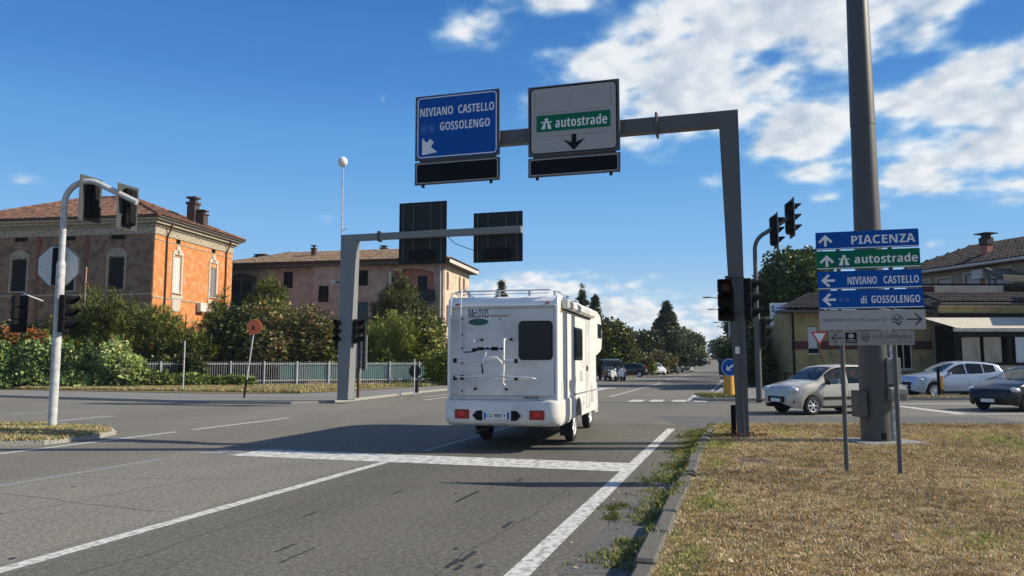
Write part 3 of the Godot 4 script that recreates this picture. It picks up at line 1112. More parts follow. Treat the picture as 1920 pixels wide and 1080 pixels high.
func section(P: Dictionary, x: float) -> Array:  # half a cross-section: [half width, height] from the sill to the middle of the roof
	var L: float = P.L
	var hw: float = P.W / 2.0
	var f := clampf(x / P.get("nose", 0.55), 0.0, 1.0)
	var r := clampf((L - x) / P.get("tail", 0.45), 0.0, 1.0)
	var w := hw * (0.70 + 0.30 * sqrt(1.0 - pow(1.0 - f, 2.0))) * (0.80 + 0.20 * sqrt(1.0 - pow(1.0 - r, 2.0)))
	var yb := along(P.sill, x)
	for xw in P.wheels:
		var R: float = P.R * 1.16
		var dx: float = absf(x - xw)
		if dx < R:
			yb = maxf(yb, P.R + sqrt(R * R - dx * dx) - 0.01)
	var yt := along(P.top, x)
	var belt: float = along(P.belt, x)
	var yl := minf(belt, yt - 0.015)
	yb = minf(yb, yl - 0.05)
	var g := clampf((yt - yl) / maxf(P.H - belt, 0.1), 0.0, 1.0)
	var wr: float = hw * P.get("roofw", 0.70)
	var wl := w * 0.955
	var we := lerpf(wl * 0.97, wr, g)
	return [[w * 0.93, yb], [w * 0.985, lerpf(yb, yl, 0.18)], [w, lerpf(yb, yl, 0.45)], [w * 0.99, lerpf(yb, yl, 0.78)], [wl, yl], [lerpf(wl, we, 0.5), lerpf(yl, yt, 0.5)], [we, lerpf(yl, yt, 0.93)], [we * 0.93, yt], [we * 0.5, yt + 0.02], [0.0, yt + 0.028]]


func side_at(P: Dictionary, x: float, y: float) -> float:
	var s := section(P, x)
	for i in s.size() - 1:
		if y <= s[i + 1][1]:
			return lerpf(s[i][0], s[i + 1][0], clampf((y - s[i][1]) / maxf(s[i + 1][1] - s[i][1], 1e-4), 0.0, 1.0))
	return s[7][0]


func side_patch(P: Dictionary, x0: float, x1: float, lo: Callable, hi: Callable, out: float, both := true, n := 14) -> M:
	var m := M.new()
	for sg in ([-1.0, 1.0] if both else [-1.0]):
		var rows := []
		for i in n + 1:
			var x := lerpf(x0, x1, float(i) / n)
			var a: float = lo.call(x)
			var b: float = maxf(hi.call(x), a + 0.002)
			var row := PackedVector3Array()
			for j in 4:
				var y := lerpf(a, b, j / 3.0)
				row.append(Vector3(sg * (side_at(P, x, y) + out), y, x - P.L / 2.0))
			rows.append(row)
		m.grid(rows, false, sg < 0.0)
	return m


func make_car(called: String, label: String, at: Vector3, yaw: float, P: Dictionary, paint: Material, group := "", fine := true) -> Node3D:
	var o := thing(called, label, "car", at, yaw, group)
	var L: float = P.L
	var rows := []
	var n := 84 if fine else 40
	for i in n + 1:
		var x := L * i / n
		var s := section(P, x)
		var row := PackedVector3Array()
		for q in s:
			row.append(Vector3(-q[0], q[1], x - L / 2.0))
		for k in range(s.size() - 2, -1, -1):
			row.append(Vector3(s[k][0], s[k][1], x - L / 2.0))
		rows.append(row)
	var m := M.new()
	var skip := func(i: int, j: int) -> bool:
		var x := L * (i + 0.5) / n
		if j in [4, 5, 12, 13]:
			for w in P.windows:
				if x > w[0] and x < w[1] and along(P.top, x) - along(P.belt, x) > 0.16:
					return true
		if j in [7, 8, 9, 10]:
			return (x > P.screen[0] and x < P.screen[1]) or (x > P.rear[0] and x < P.rear[1])
		return false
	m.grid(rows, false, true, skip if P.get("open", false) else null)
	for e in [0, n]:
		var c := Vector3.ZERO
		for p in rows[e]:
			c += p
		c /= rows[e].size()
		for j in rows[e].size() - 1:
			m.away([c, rows[e][j], rows[e][j + 1]], Vector3(0, 0.7, 0))
	part("body", m, paint, o)
	# dark inside, so that arches and underside read as holes
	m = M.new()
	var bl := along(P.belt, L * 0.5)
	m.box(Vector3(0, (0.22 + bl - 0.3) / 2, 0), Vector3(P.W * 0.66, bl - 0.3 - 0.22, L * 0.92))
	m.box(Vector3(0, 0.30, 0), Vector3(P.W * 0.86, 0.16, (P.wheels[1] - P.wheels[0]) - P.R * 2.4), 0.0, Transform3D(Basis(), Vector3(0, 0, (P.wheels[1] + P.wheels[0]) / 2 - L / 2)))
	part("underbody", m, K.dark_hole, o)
	var top := func(x: float) -> float: return along(P.top, x) - P.get("rail", 0.085)
	var low := func(x: float) -> float: return along(P.belt, x) + 0.025
	var glass: Material = P.get("glass", K.glass_dark)
	for w in P.windows:
		part("side_window", side_patch(P, w[0], w[1], low, func(x: float) -> float: return minf(top.call(x), low.call(x) + 0.6 + (0.0 if w.size() < 3 else 0.0)), 0.006), glass, o)
	for sc in [["windscreen", P.screen], ["rear_window", P.rear]]:
		m = M.new()
		var rr := []
		for i in 9:
			var x: float = lerpf(sc[1][0], sc[1][1], i / 8.0)
			var s := section(P, x)
			var row := PackedVector3Array()
			for j in 9:
				var k := absf(j / 4.0 - 1.0)
				var z: float = s[7][0] * 0.94 * (j / 4.0 - 1.0)
				var y: float = lerpf(s[9][1], s[7][1], k * k)
				row.append(Vector3(z, y + 0.008, x - L / 2.0 + (-0.006 if sc[0] == "windscreen" else 0.006)))
			rr.append(row)
		m.grid(rr, false, true)
		part(sc[0], m, glass, o)
	# wheels
	for sx in [-1.0, 1.0]:
		for xw in P.wheels:
			wheel(o, Vector3(sx * (P.W / 2 - 0.105), P.R, xw - L / 2.0), P.R, sx, fine, P.get("spokes", 6))
	# lamps, grille, bumper inserts, plates
	for sx in [-1.0, 1.0]:
		var hl: Array = P.head
		m = M.new()
		m.ball(Vector3.ZERO, Vector3(hl[3], hl[4], hl[5]), 6)
		var ho := part("headlight", m, K.headlamp, o)
		ho.position = Vector3(sx * hl[2], hl[1], hl[0] - L / 2.0)
		ho.rotation.y = sx * -0.5
		m = bx(Vector3.ZERO, Vector3(0.10, P.tailh, 0.16), 0.03)
		var tl := part("tail_light", m, K.red_lens, o)
		tl.position = Vector3(sx * (side_at(P, L - 0.12, P.taily) - 0.03), P.taily, L / 2.0 - 0.09)
		if fine:
			m = M.new()
			m.ball(Vector3(0, 0, 0), Vector3(0.10, 0.075, 0.06), 6)
			var mo := part("mirror", m, P.get("mirror", paint), o)
			mo.position = Vector3(sx * (side_at(P, P.mx, along(P.belt, P.mx)) + 0.085), along(P.belt, P.mx) + 0.06, P.mx - L / 2.0)
	m = M.new()
	m.box(Vector3(0, P.grille[0], -L / 2.0 + P.grille[2]), Vector3(P.W * P.grille[3], P.grille[1], 0.12), 0.03)
	part("grille", m, K.trim, o)
	part("plate", bx(Vector3(0, P.grille[0] - 0.02, -L / 2.0 + P.grille[2] - 0.066), Vector3(0.46, 0.11, 0.012)), K.plate_white, o)
	part("rear_plate", bx(Vector3(0, 0.72, L / 2.0 + 0.012), Vector3(0.46, 0.11, 0.012)), K.plate_white, o)
	if fine:
		for xs in P.seams:
			part("door_seam", side_patch(P, xs, xs + 0.012, func(x: float) -> float: return along(P.sill, x) + 0.1, func(x: float) -> float: return along(P.belt, x), 0.003, true, 1), K.dark_hole, o)
		for xh in P.handles:
			part("door_handle", side_patch(P, xh, xh + 0.17, func(_x: float) -> float: return along(P.belt, xh) - 0.11, func(_x: float) -> float: return along(P.belt, xh) - 0.075, 0.02, true, 2), K.trim if P.get("dark_handles", true) else paint, o)
		part("sill_trim", side_patch(P, P.wheels[0] + P.R * 1.25, P.wheels[1] - P.R * 1.25, func(x: float) -> float: return along(P.sill, x) + 0.0, func(x: float) -> float: return along(P.sill, x) + 0.07, 0.006), K.trim, o)
	return o


func wheel(o: Node3D, at: Vector3, R: float, sx: float, fine: bool, spokes: int) -> void:
	var w := 0.19
	var side := Basis(Vector3.BACK, -PI / 2 * sx)  # lathe axis outwards
	var m := M.new()
	m.lathe([Vector2(R * 0.62, -w / 2), Vector2(R * 0.93, -w / 2), Vector2(R, -w * 0.36), Vector2(R, w * 0.36), Vector2(R * 0.93, w / 2), Vector2(R * 0.66, w / 2), Vector2(R * 0.62, w * 0.38)], 28 if fine else 14, Transform3D(side, Vector3.ZERO))
	var wh := part("wheel", m, K.rubber, o, at)
	m = M.new()
	m.lathe([Vector2(0.0, w * 0.12), Vector2(R * 0.60, w * 0.10), Vector2(R * 0.62, w * 0.38), Vector2(R * 0.66, w * 0.46)], 24 if fine else 12, Transform3D(side, Vector3.ZERO))
	part("rim_well", m, K.trim if fine else K.alu, wh)
	if fine:
		m = M.new()
		for k in spokes:
			var b := side * Basis(Vector3.UP, TAU * k / spokes)
			m.box(Vector3(0, w * 0.34, R * 0.34), Vector3(R * 0.15, 0.03, R * 0.56), 0.008, Transform3D(b, Vector3.ZERO))
		m.lathe([Vector2(R * 0.57, w * 0.30), Vector2(R * 0.60, w * 0.46), Vector2(R * 0.655, w * 0.48), Vector2(R * 0.66, w * 0.4)], 28, Transform3D(side, Vector3.ZERO))
		m.lathe([Vector2(0, w * 0.45), Vector2(R * 0.14, w * 0.43), Vector2(R * 0.17, w * 0.3)], 14, Transform3D(side, Vector3.ZERO))
		part("rim", m, K.alu, wh)


# a figure: one skin over tapered bones, meshed from their smoothly joined distances
func figure(bones: Array, cell: float) -> M:
	var dist := {}
	for b in bones:
		var R: float = maxf(b[2], b[3]) + cell * 3.0
		var lo: Vector3 = b[0].min(b[1]) - Vector3.ONE * R
		var hi: Vector3 = b[0].max(b[1]) + Vector3.ONE * R
		var ab: Vector3 = b[1] - b[0]
		var l2 := maxf(ab.length_squared(), 1e-8)
		for i in range(int(floor(lo.x / cell)), int(ceil(hi.x / cell)) + 1):
			for j in range(int(floor(lo.y / cell)), int(ceil(hi.y / cell)) + 1):
				for k in range(int(floor(lo.z / cell)), int(ceil(hi.z / cell)) + 1):
					var p := Vector3(i, j, k) * cell
					var t := clampf((p - b[0]).dot(ab) / l2, 0.0, 1.0)
					var d: float = (p - b[0] - ab * t).length() - lerpf(b[2], b[3], t)
					var key := Vector3i(i, j, k)
					if dist.has(key):
						var e: float = dist[key]
						var q := 0.035
						var h := clampf(0.5 + 0.5 * (e - d) / q, 0.0, 1.0)
						dist[key] = lerpf(e, d, h) - q * h * (1.0 - h)
					else:
						dist[key] = d
	var vert := {}
	var m := M.new()
	var cell_v := func(c: Vector3i) -> Variant:
		if vert.has(c):
			return vert[c]
		var sum := Vector3.ZERO
		var cnt := 0
		var val := []
		for q in 8:
			val.append(dist.get(c + Vector3i(q & 1, (q >> 1) & 1, (q >> 2) & 1), 1.0))
		for q in 8:
			for ax in 3:
				if not (q >> ax) & 1:
					var q2 := q | (1 << ax)
					if (val[q] < 0.0) != (val[q2] < 0.0):
						var t: float = val[q] / (val[q] - val[q2])
						var a := Vector3(q & 1, (q >> 1) & 1, (q >> 2) & 1)
						var b := Vector3(q2 & 1, (q2 >> 1) & 1, (q2 >> 2) & 1)
						sum += a.lerp(b, t)
						cnt += 1
		vert[c] = (Vector3(c) + sum / maxi(cnt, 1)) * cell
		return vert[c]
	var grad := func(p: Vector3) -> Vector3:
		var c := Vector3i((p / cell).round())
		var g := Vector3(dist.get(c + Vector3i(1, 0, 0), 1.0) - dist.get(c - Vector3i(1, 0, 0), 1.0), dist.get(c + Vector3i(0, 1, 0), 1.0) - dist.get(c - Vector3i(0, 1, 0), 1.0), dist.get(c + Vector3i(0, 0, 1), 1.0) - dist.get(c - Vector3i(0, 0, 1), 1.0))
		return g.normalized()
	for c in dist.keys():
		for ax in 3:
			var dv := Vector3i.ZERO
			dv[ax] = 1
			if not dist.has(c + dv):
				continue
			if (dist[c] < 0.0) == (dist[c + dv] < 0.0):
				continue
			var u := Vector3i.ZERO
			u[(ax + 1) % 3] = 1
			var w := Vector3i.ZERO
			w[(ax + 2) % 3] = 1
			var q := [cell_v.call(c - u - w), cell_v.call(c - w), cell_v.call(c), cell_v.call(c - u)]
			if dist[c] >= 0.0:
				q.reverse()
			m.tris(q[0], q[1], q[2], grad.call(q[0]), grad.call(q[1]), grad.call(q[2]))
			m.tris(q[0], q[2], q[3], grad.call(q[0]), grad.call(q[2]), grad.call(q[3]))
	return m


# ---------------------------------------------------------------- motorhome: rear face at z = 0, front towards -Z
func motorhome() -> void:
	var o := thing("motorhome", "white overcab motorhome with bike rack and ladder, seen from behind on the road", "motorhome", Vector3(-0.188, 0, -14.41), deg_to_rad(-14.2))
	o.scale = Vector3(0.915, 1, 1)
	var hw := 1.165
	var ar := []
	for i in 13:
		var a := PI * i / 12.0
		ar.append([2.15 - 0.45 * cos(a), 0.50 + 0.42 * sin(a)])
	var p := [[0.02, 0.95], [0.0, 2.68], [0.03, 2.78], [0.10, 2.85], [0.2, 2.88], [5.35, 2.88], [5.65, 2.85], [5.88, 2.74], [6.04, 2.58], [6.12, 2.38], [6.13, 2.18], [6.02, 2.02], [5.85, 1.93], [5.3, 1.84], [4.95, 1.80], [4.95, 0.48]]
	for q in range(ar.size() - 1, -1, -1):
		p.append(ar[q])
	p.append_array([[0.30, 0.5], [0.30, 0.95]])
	var pp := PackedVector2Array()
	for q in p:
		pp.append(Vector2(q[0], q[1]))
	var m := M.new()
	# profile lies in (forward, up); extrude across
	var xf := Transform3D(Basis(Vector3(0, 0, -1), Vector3(0, 1, 0), Vector3(1, 0, 0)), Vector3.ZERO)
	m.prism(pp, -hw + 0.03, hw - 0.03, xf)
	var pin := PackedVector2Array()
	for q in pp:
		pin.append(Vector2(clampf(q.x, 0.035, 6.09), clampf(q.y, 0.5, 2.845)))
	var b := part("body", m, K.body_white, o)
	m = M.new()
	m.prism(pin, -hw, hw, xf)
	part("side_skin", m, K.body_white, b)
	# rear panel standing a little proud, mouldings
	var rearp := flat(rounded(2.18, 1.66, 0.05, 4, 0, 1.84), 0.0, 0.012)
	part("rear_panel", rearp, K.body_cream, o)
	part("rear_moulding", bx(Vector3(0, 2.685, 0.02), Vector3(2.26, 0.045, 0.03), 0.012), K.plastic_grey, o)
	for sx in [-1.0, 1.0]:
		m = M.new()
		m.tube([Vector3(sx * (hw - 0.025), 0.9, -0.012), Vector3(sx * (hw - 0.025), 2.66, -0.012), Vector3(sx * (hw - 0.025), 2.80, -0.06), Vector3(sx * (hw - 0.025), 2.865, -0.17), Vector3(sx * (hw - 0.025), 2.87, -5.3), Vector3(sx * (hw - 0.025), 2.78, -5.82), Vector3(sx * (hw - 0.025), 2.4, -6.1)], 0.032, 8)
		part("corner_trim", m, K.body_white, o)
	# rear window
	var win := part("rear_window", flat(rounded(0.66, 0.68, 0.06, 4), 0.012, 0.035), K.glass_acrylic, o, Vector3(0.71, 2.04, 0))
	part("window_frame", frame_of(0.70, 0.72, 0.08, 0.035, 0.012, 0.022), K.black, win)
	# bumper moulding with lamps and plate
	m = M.new()
	var rows := []
	for q in [[0.98, 0.90, 0.02], [0.985, 0.955, 0.06], [1.0, 0.90, 0.12], [1.0, 0.66, 0.14], [0.99, 0.54, 0.12], [0.96, 0.47, 0.05], [0.94, 0.47, -0.2]]:
		var row := PackedVector3Array()
		var W: float = (hw + 0.05) * q[0]
		var dz: float = q[2]
		row.append(Vector3(-W, q[1], -1.15))
		for k in 7:
			var a := PI / 2 * k / 6.0
			row.append(Vector3(-W + 0.22 * (1 - cos(a)), q[1], dz - 0.2 + 0.2 * sin(a)))
		for k in 7:
			var a := PI / 2 * (6 - k) / 6.0
			row.append(Vector3(W - 0.22 * (1 - cos(a)), q[1], dz - 0.2 + 0.2 * sin(a)))
		row.append(Vector3(W, q[1], -1.15))
		rows.append(row)
	m.grid(rows, false, true)
	part("bumper", m, K.body_cream, o)
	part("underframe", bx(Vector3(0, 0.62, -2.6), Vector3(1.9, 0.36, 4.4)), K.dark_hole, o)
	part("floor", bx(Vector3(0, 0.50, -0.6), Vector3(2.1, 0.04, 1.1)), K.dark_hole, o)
	for sx in [-1.0, 1.0]:
		var tl := part("tail_light", bx(Vector3.ZERO, Vector3(0.31, 0.17, 0.05), 0.015), K.red_lens, o, Vector3(sx * 0.78 - 0.02, 0.68, 0.135))
		part("lamp_segment", bx(Vector3(0.01 * sx, 0.01, 0.022), Vector3(0.12, 0.11, 0.02), 0.01), K.red_bright, tl)
		part("grille", flat(PackedVector2Array([Vector2(-0.11, 0.0), Vector2(-0.02, 0.085), Vector2(0.1, 0.095), Vector2(0.1, -0.095), Vector2(-0.02, -0.085)] if sx < 0 else [Vector2(0.11, 0.0), Vector2(0.02, 0.085), Vector2(-0.1, 0.095), Vector2(-0.1, -0.095), Vector2(0.02, -0.085)]), 0.138, 0.006), K.black, o, Vector3(sx * 0.40 - 0.07, 0.66, 0))
	var pl := part("plate", flat(rounded(0.54, 0.125, 0.015, 3), 0.145, 0.012), K.plate_white, o, Vector3(-0.07, 0.66, 0))
	part("plate_band", flat(rounded(0.05, 0.118, 0.01, 2, -0.24), 0.157, 0.002), K.plate_blue, pl)
	part("plate_band", flat(rounded(0.05, 0.118, 0.01, 2, 0.24), 0.157, 0.002), K.plate_blue, pl)
	text("CG 909CY", pl, -0.195, -0.038, 0.157, 0.39, 0.076, K.black, true)
	# maker's lettering and emblem
	text("M", o, -0.715, 2.475, 0.012, 0.10, 0.165, K.navy)
	text("c", o, -0.61, 2.475, 0.012, 0.055, 0.11, K.navy)
	text("LOUIS", o, -0.55, 2.475, 0.012, 0.27, 0.165, K.navy)
	m = M.new()
	var el := PackedVector2Array()
	for k in 28:
		el.append(Vector2(-0.50 + 0.215 * cos(TAU * k / 28), 2.395 + 0.065 * sin(TAU * k / 28)))
	m.prism(el, 0.012, 0.017)
	part("emblem", m, K.logo_green, o)
	m = M.new()
	m.box(Vector3(-0.05, 2.50, 0.0135), Vector3(0.38, 0.016, 0.004))
	m.box(Vector3(-0.05, 2.525, 0.0135), Vector3(0.42, 0.006, 0.004))
	m.box(Vector3(-0.04, 2.45, 0.0135), Vector3(0.05, 0.022, 0.004))
	part("emblem", m, K.logo_brown, o)
	# seams, rubber trims, small hatches and road grime
	m = M.new()
	for q in [[0.0, 1.02, 2.14, 0.008], [0.0, 2.64, 2.14, 0.008]]:
		m.box(Vector3(q[0], q[1], 0.0135), Vector3(q[2], q[3], 0.003))
	for x in [-1.09, 1.085]:
		m.box(Vector3(x, 1.83, 0.0135), Vector3(0.008, 1.6, 0.003))
	part("seam", m, K.joint_grey, o)
	m = M.new()
	m.box(Vector3(0.62, 0.985, 0.0135), Vector3(0.3, 0.02, 0.003))
	m.box(Vector3(0.52, 1.005, 0.0140), Vector3(0.14, 0.012, 0.003))
	m.box(Vector3(0.72, 1.008, 0.0140), Vector3(0.06, 0.014, 0.003))
	part("small_print", m, K.joint_grey, o)
	part("bumper_trim", tb([Vector3(-1.16, 0.905, 0.03), Vector3(1.16, 0.905, 0.03)], 0.012, 6), K.joint_grey, o)
	for x in [-0.95, 0.95]:
		part("marker_lamp", bx(Vector3(x, 2.735, 0.02), Vector3(0.09, 0.03, 0.03), 0.01), K.red_lens, o)
	for q in [[-1.02, 0.78, 0.2, 0.24], [-3.0, 0.75, 0.3, 0.3], [-4.3, 0.95, 0.42, 0.5]]:
		part("hatch", bx(Vector3(hw + 0.005, q[1], q[0]), Vector3(0.014, q[3], q[2]), 0.004), K.body_cream, o)
		part("hatch_lock", bx(Vector3(hw + 0.014, q[1], q[0] + q[2] * 0.3), Vector3(0.01, 0.03, 0.03)), K.black, o)
	part("skirt_trim", bx(Vector3(hw + 0.004, 0.98, -3.3), Vector3(0.02, 0.03, 3.2), 0.005), K.joint_grey, o)
	part("awning_seal", bx(Vector3(hw + 0.02, 2.645, -2.2), Vector3(0.03, 0.02, 3.6)), K.trim, o)
	part("side_lamp", bx(Vector3(hw + 0.01, 2.6, -0.3), Vector3(0.03, 0.05, 0.1), 0.01), K.yellow, o)
	part("mud_flap", bx(Vector3(0.98, 0.3, -1.68), Vector3(0.26, 0.3, 0.02)), K.rubber, o)
	part("mud_flap", bx(Vector3(-0.98, 0.3, -1.68), Vector3(0.26, 0.3, 0.02)), K.rubber, o)
	part("exhaust", tb([Vector3(-0.55, 0.36, -1.2), Vector3(-0.55, 0.36, 0.0)], 0.03, 10), K.zinc_dark, o)
	# ladder
	var lad := part("ladder", M.new() if false else tb([Vector3(-1.07, 0.98, 0.03), Vector3(-1.07, 1.02, 0.10), Vector3(-1.07, 2.72, 0.10), Vector3(-1.07, 2.93, 0.02), Vector3(-1.07, 2.98, -0.2), Vector3(-1.07, 2.9, -0.45)], 0.014, 8), K.alu, o)
	part("rail", tb([Vector3(-0.85, 0.98, 0.03), Vector3(-0.85, 1.02, 0.10), Vector3(-0.85, 2.80, 0.10), Vector3(-0.85, 3.0, 0.04), Vector3(-0.85, 3.03, -0.2), Vector3(-0.85, 2.9, -0.45)], 0.014, 8), K.alu, lad)
	for y in [1.10, 1.36, 1.62, 1.90, 2.16, 2.46]:
		part("rung", tb([Vector3(-1.07, y, 0.10), Vector3(-0.85, y, 0.10)], 0.011, 8), K.alu, lad)
		part("bracket", bx(Vector3(-0.85, y, 0.05), Vector3(0.03, 0.03, 0.09)), K.trim, lad)
	# bicycle rack
	var rack := part("bike_rack", tb([Vector3(-0.5, 2.06, 0.03), Vector3(-0.5, 2.04, 0.30), Vector3(-0.5, 1.24, 0.30), Vector3(-0.5, 1.16, 0.03)], 0.016, 8), K.alu, o)
	part("upright", tb([Vector3(0.14, 2.08, 0.03), Vector3(0.14, 2.05, 0.34), Vector3(0.14, 1.52, 0.36), Vector3(0.12, 1.26, 0.36), Vector3(0.17, 1.15, 0.03)], 0.022, 8), K.letter_white, rack)  # white here and on two bars below stands for sunlight on aluminium
	part("cross_bar", tb([Vector3(-0.87, 1.67, 0.36), Vector3(0.44, 1.67, 0.36)], 0.017, 8), K.alu, rack)
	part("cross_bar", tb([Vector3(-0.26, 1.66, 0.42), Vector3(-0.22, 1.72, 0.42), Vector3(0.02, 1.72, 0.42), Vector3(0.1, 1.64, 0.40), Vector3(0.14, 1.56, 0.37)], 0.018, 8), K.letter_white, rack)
	part("wheel_rail", tb([Vector3(-0.87, 1.37, 0.40), Vector3(0.1, 1.39, 0.43), Vector3(0.46, 1.37, 0.42), Vector3(0.72, 1.36, 0.40), Vector3(0.79, 1.34, 0.36), Vector3(0.70, 1.32, 0.32), Vector3(-0.87, 1.33, 0.32)], 0.015, 8), K.alu, rack)
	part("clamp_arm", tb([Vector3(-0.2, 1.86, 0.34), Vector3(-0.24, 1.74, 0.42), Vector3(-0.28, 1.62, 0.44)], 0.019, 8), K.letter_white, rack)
	part("clamp_arm", tb([Vector3(-0.29, 1.62, 0.44), Vector3(-0.27, 1.48, 0.44), Vector3(-0.27, 1.44, 0.44)], [0.012, 0.018, 0.024], 8), K.black, rack)
	m = M.new()
	m.tube([Vector3(-0.5, 1.885, 0.32), Vector3(0.14, 1.885, 0.34)], 0.012, 6)
	m.box(Vector3(-0.35, 1.885, 0.32), Vector3(0.14, 0.06, 0.05), 0.01)
	m.box(Vector3(-0.06, 1.885, 0.32), Vector3(0.14, 0.07, 0.05), 0.01)
	m.box(Vector3(-0.21, 1.885, 0.32), Vector3(0.06, 0.05, 0.05), 0.01)
	m.box(Vector3(0.10, 1.885, 0.33), Vector3(0.05, 0.04, 0.05), 0.01)
	m.box(Vector3(-0.48, 1.87, 0.33), Vector3(0.09, 0.05, 0.06), 0.01)
	part("wheel_strap", m, K.black, rack)
	part("wheel_strap", tb([Vector3(-0.68, 1.82, 0.36), Vector3(-0.5, 1.83, 0.37), Vector3(-0.4, 1.86, 0.35)], 0.013, 6), K.black, rack)
	for q in [[-0.87, 1.67], [0.40, 1.66], [-0.87, 1.35], [0.40, 1.35], [-0.72, 1.36]]:
		part("end_cap", bx(Vector3(q[0], q[1], 0.37), Vector3(0.06, 0.085, 0.09), 0.012), K.black, rack)
	for q in [[-0.42, 2.06], [0.2, 2.06], [-0.56, 1.14], [0.1, 1.14]]:
		part("foot", bx(Vector3(q[0], q[1], 0.03), Vector3(0.06, 0.04, 0.05), 0.01), K.trim, rack)
	# roof rack, roof vent
	m = M.new()
	m.tube([Vector3(-0.95, 2.99, -0.12), Vector3(0.95, 2.99, -0.12), Vector3(1.04, 2.99, -0.2), Vector3(1.04, 2.99, -3.0), Vector3(1.04, 2.9, -3.3)], 0.014, 8)
	m.tube([Vector3(-1.04, 2.9, -3.3), Vector3(-1.04, 2.99, -3.0), Vector3(-1.04, 2.99, -0.2), Vector3(-0.95, 2.99, -0.12)], 0.014, 8)
	m.tube([Vector3(-0.95, 2.93, -0.12), Vector3(0.95, 2.93, -0.12)], 0.008, 6)
	var rr := part("roof_rail", m, K.alu, o)
	for q in [[-0.75, -0.12], [-0.1, -0.12], [0.55, -0.12], [1.04, -0.3], [1.04, -1.6], [1.04, -2.8]]:
		part("post", bx(Vector3(q[0], 2.93, q[1]), Vector3(0.05, 0.1, 0.03)), K.alu, rr)
	part("roof_vent", bx(Vector3(-0.2, 2.92, -1.6), Vector3(0.5, 0.12, 0.5), 0.04), K.plastic_grey, o)
	# right side: awning case, window, door, locker, vents; the same window on the left
	part("awning_case", bx(Vector3(hw + 0.07, 2.74, -2.2), Vector3(0.14, 0.17, 3.7), 0.04), K.body_cream, o)
	for z in [-0.36, -0.5]:
		part("case_end", bx(Vector3(hw + 0.075, 2.74, z + 0.0), Vector3(0.16, 0.185, 0.06), 0.02), K.plastic_grey, o)
	for sx in [-1.0, 1.0]:
		var w2 := part("side_window", bx(Vector3.ZERO, Vector3(0.04, 0.62, 0.95), 0.015), K.glass_acrylic, o, Vector3(sx * (hw + 0.012), 2.02, -2.25))
		part("window_frame", bx(Vector3(-sx * 0.008, 0, 0), Vector3(0.036, 0.68, 1.02), 0.012), K.black, w2)
		part("overcab_window", bx(Vector3(sx * (hw + 0.008), 2.42, -5.6), Vector3(0.03, 0.36, 0.62), 0.01), K.glass_acrylic, o)
		part("wheel_arch", tb(arch_path(sx * (hw + 0.004), 2.15, 0.50, 0.45), 0.03, 8), K.body_cream, o)
		wheel(o, Vector3(sx * 1.0, 0.34, -2.15), 0.34, sx, true, 8)
		wheel(o, Vector3(sx * 0.83, 0.34, -5.45), 0.34, sx, true, 8)
	var door := part("entry_door", bx(Vector3(hw + 0.004, 1.62, -3.62), Vector3(0.02, 1.98, 0.60), 0.006), K.body_cream, o)
	part("handle", bx(Vector3(hw + 0.03, 1.5, -3.36), Vector3(0.03, 0.12, 0.06), 0.01), K.black, door)
	part("door_frame", bx(Vector3(hw + 0.002, 1.62, -3.62), Vector3(0.012, 2.03, 0.65), 0.004), K.plastic_grey, door)
	part("vertical_trim", bx(Vector3(hw + 0.006, 1.78, -0.85), Vector3(0.03, 1.75, 0.06), 0.01), K.plastic_grey, o)
	part("locker", bx(Vector3(hw + 0.004, 1.0, -0.5), Vector3(0.015, 0.55, 0.36), 0.005), K.body_cream, o)
	part("locker", bx(Vector3(hw + 0.004, 0.78, -1.3), Vector3(0.015, 0.35, 0.5), 0.005), K.body_cream, o)
	part("vent", bx(Vector3(hw + 0.008, 1.35, -2.7), Vector3(0.02, 0.22, 0.3), 0.005), K.plastic_grey, o)
	part("side_lettering_panel", bx(Vector3(hw + 0.003, 1.6, -2.95), Vector3(0.008, 0.16, 0.4)), K.body_cream, o)
	# cab
	var cp := []
	for i in 11:
		var a := PI * i / 10.0
		cp.append([5.45 - 0.42 * cos(a), 0.36 + 0.40 * sin(a)])
	var cab := [[4.80, 0.42], [4.80, 1.88], [5.35, 1.90], [5.92, 1.26], [6.28, 1.10], [6.45, 0.86], [6.48, 0.5], [6.40, 0.34], [5.87, 0.36]]
	for q in range(cp.size() - 1, -1, -1):
		cab.append(cp[q])
	var c2 := PackedVector2Array()
	for q in cab:
		c2.append(Vector2(q[0], q[1]))
	m = M.new()
	m.prism(c2, -0.98, 0.98, xf)
	var cabp := part("cab", m, K.white_paint, o)
	for sx in [-1.0, 1.0]:
		m = M.new()
		m.prism(PackedVector2Array([Vector2(4.98, 1.22), Vector2(4.98, 1.76), Vector2(5.32, 1.78), Vector2(5.78, 1.24)]), minf(sx * 0.98, sx * 0.988), maxf(sx * 0.98, sx * 0.988), xf)
		part("cab_window", m, K.glass_dark, cabp)
		part("mirror", bx(Vector3(sx * 1.16, 1.42, -5.72), Vector3(0.16, 0.30, 0.1), 0.04), K.black, cabp)
	m = M.new()
	m.quad(Vector3(-0.9, 1.84, -5.415), Vector3(0.9, 1.84, -5.415), Vector3(0.9, 1.3, -5.895), Vector3(-0.9, 1.3, -5.895))
	part("windscreen", m, K.glass_dark, cabp)


func arch_path(x: float, f: float, y: float, r: float) -> Array:
	var p := []
	for i in 13:
		var a := PI * i / 12.0
		p.append(Vector3(x, y + r * 0.95 * sin(a), -f + r * cos(a)))
	return p


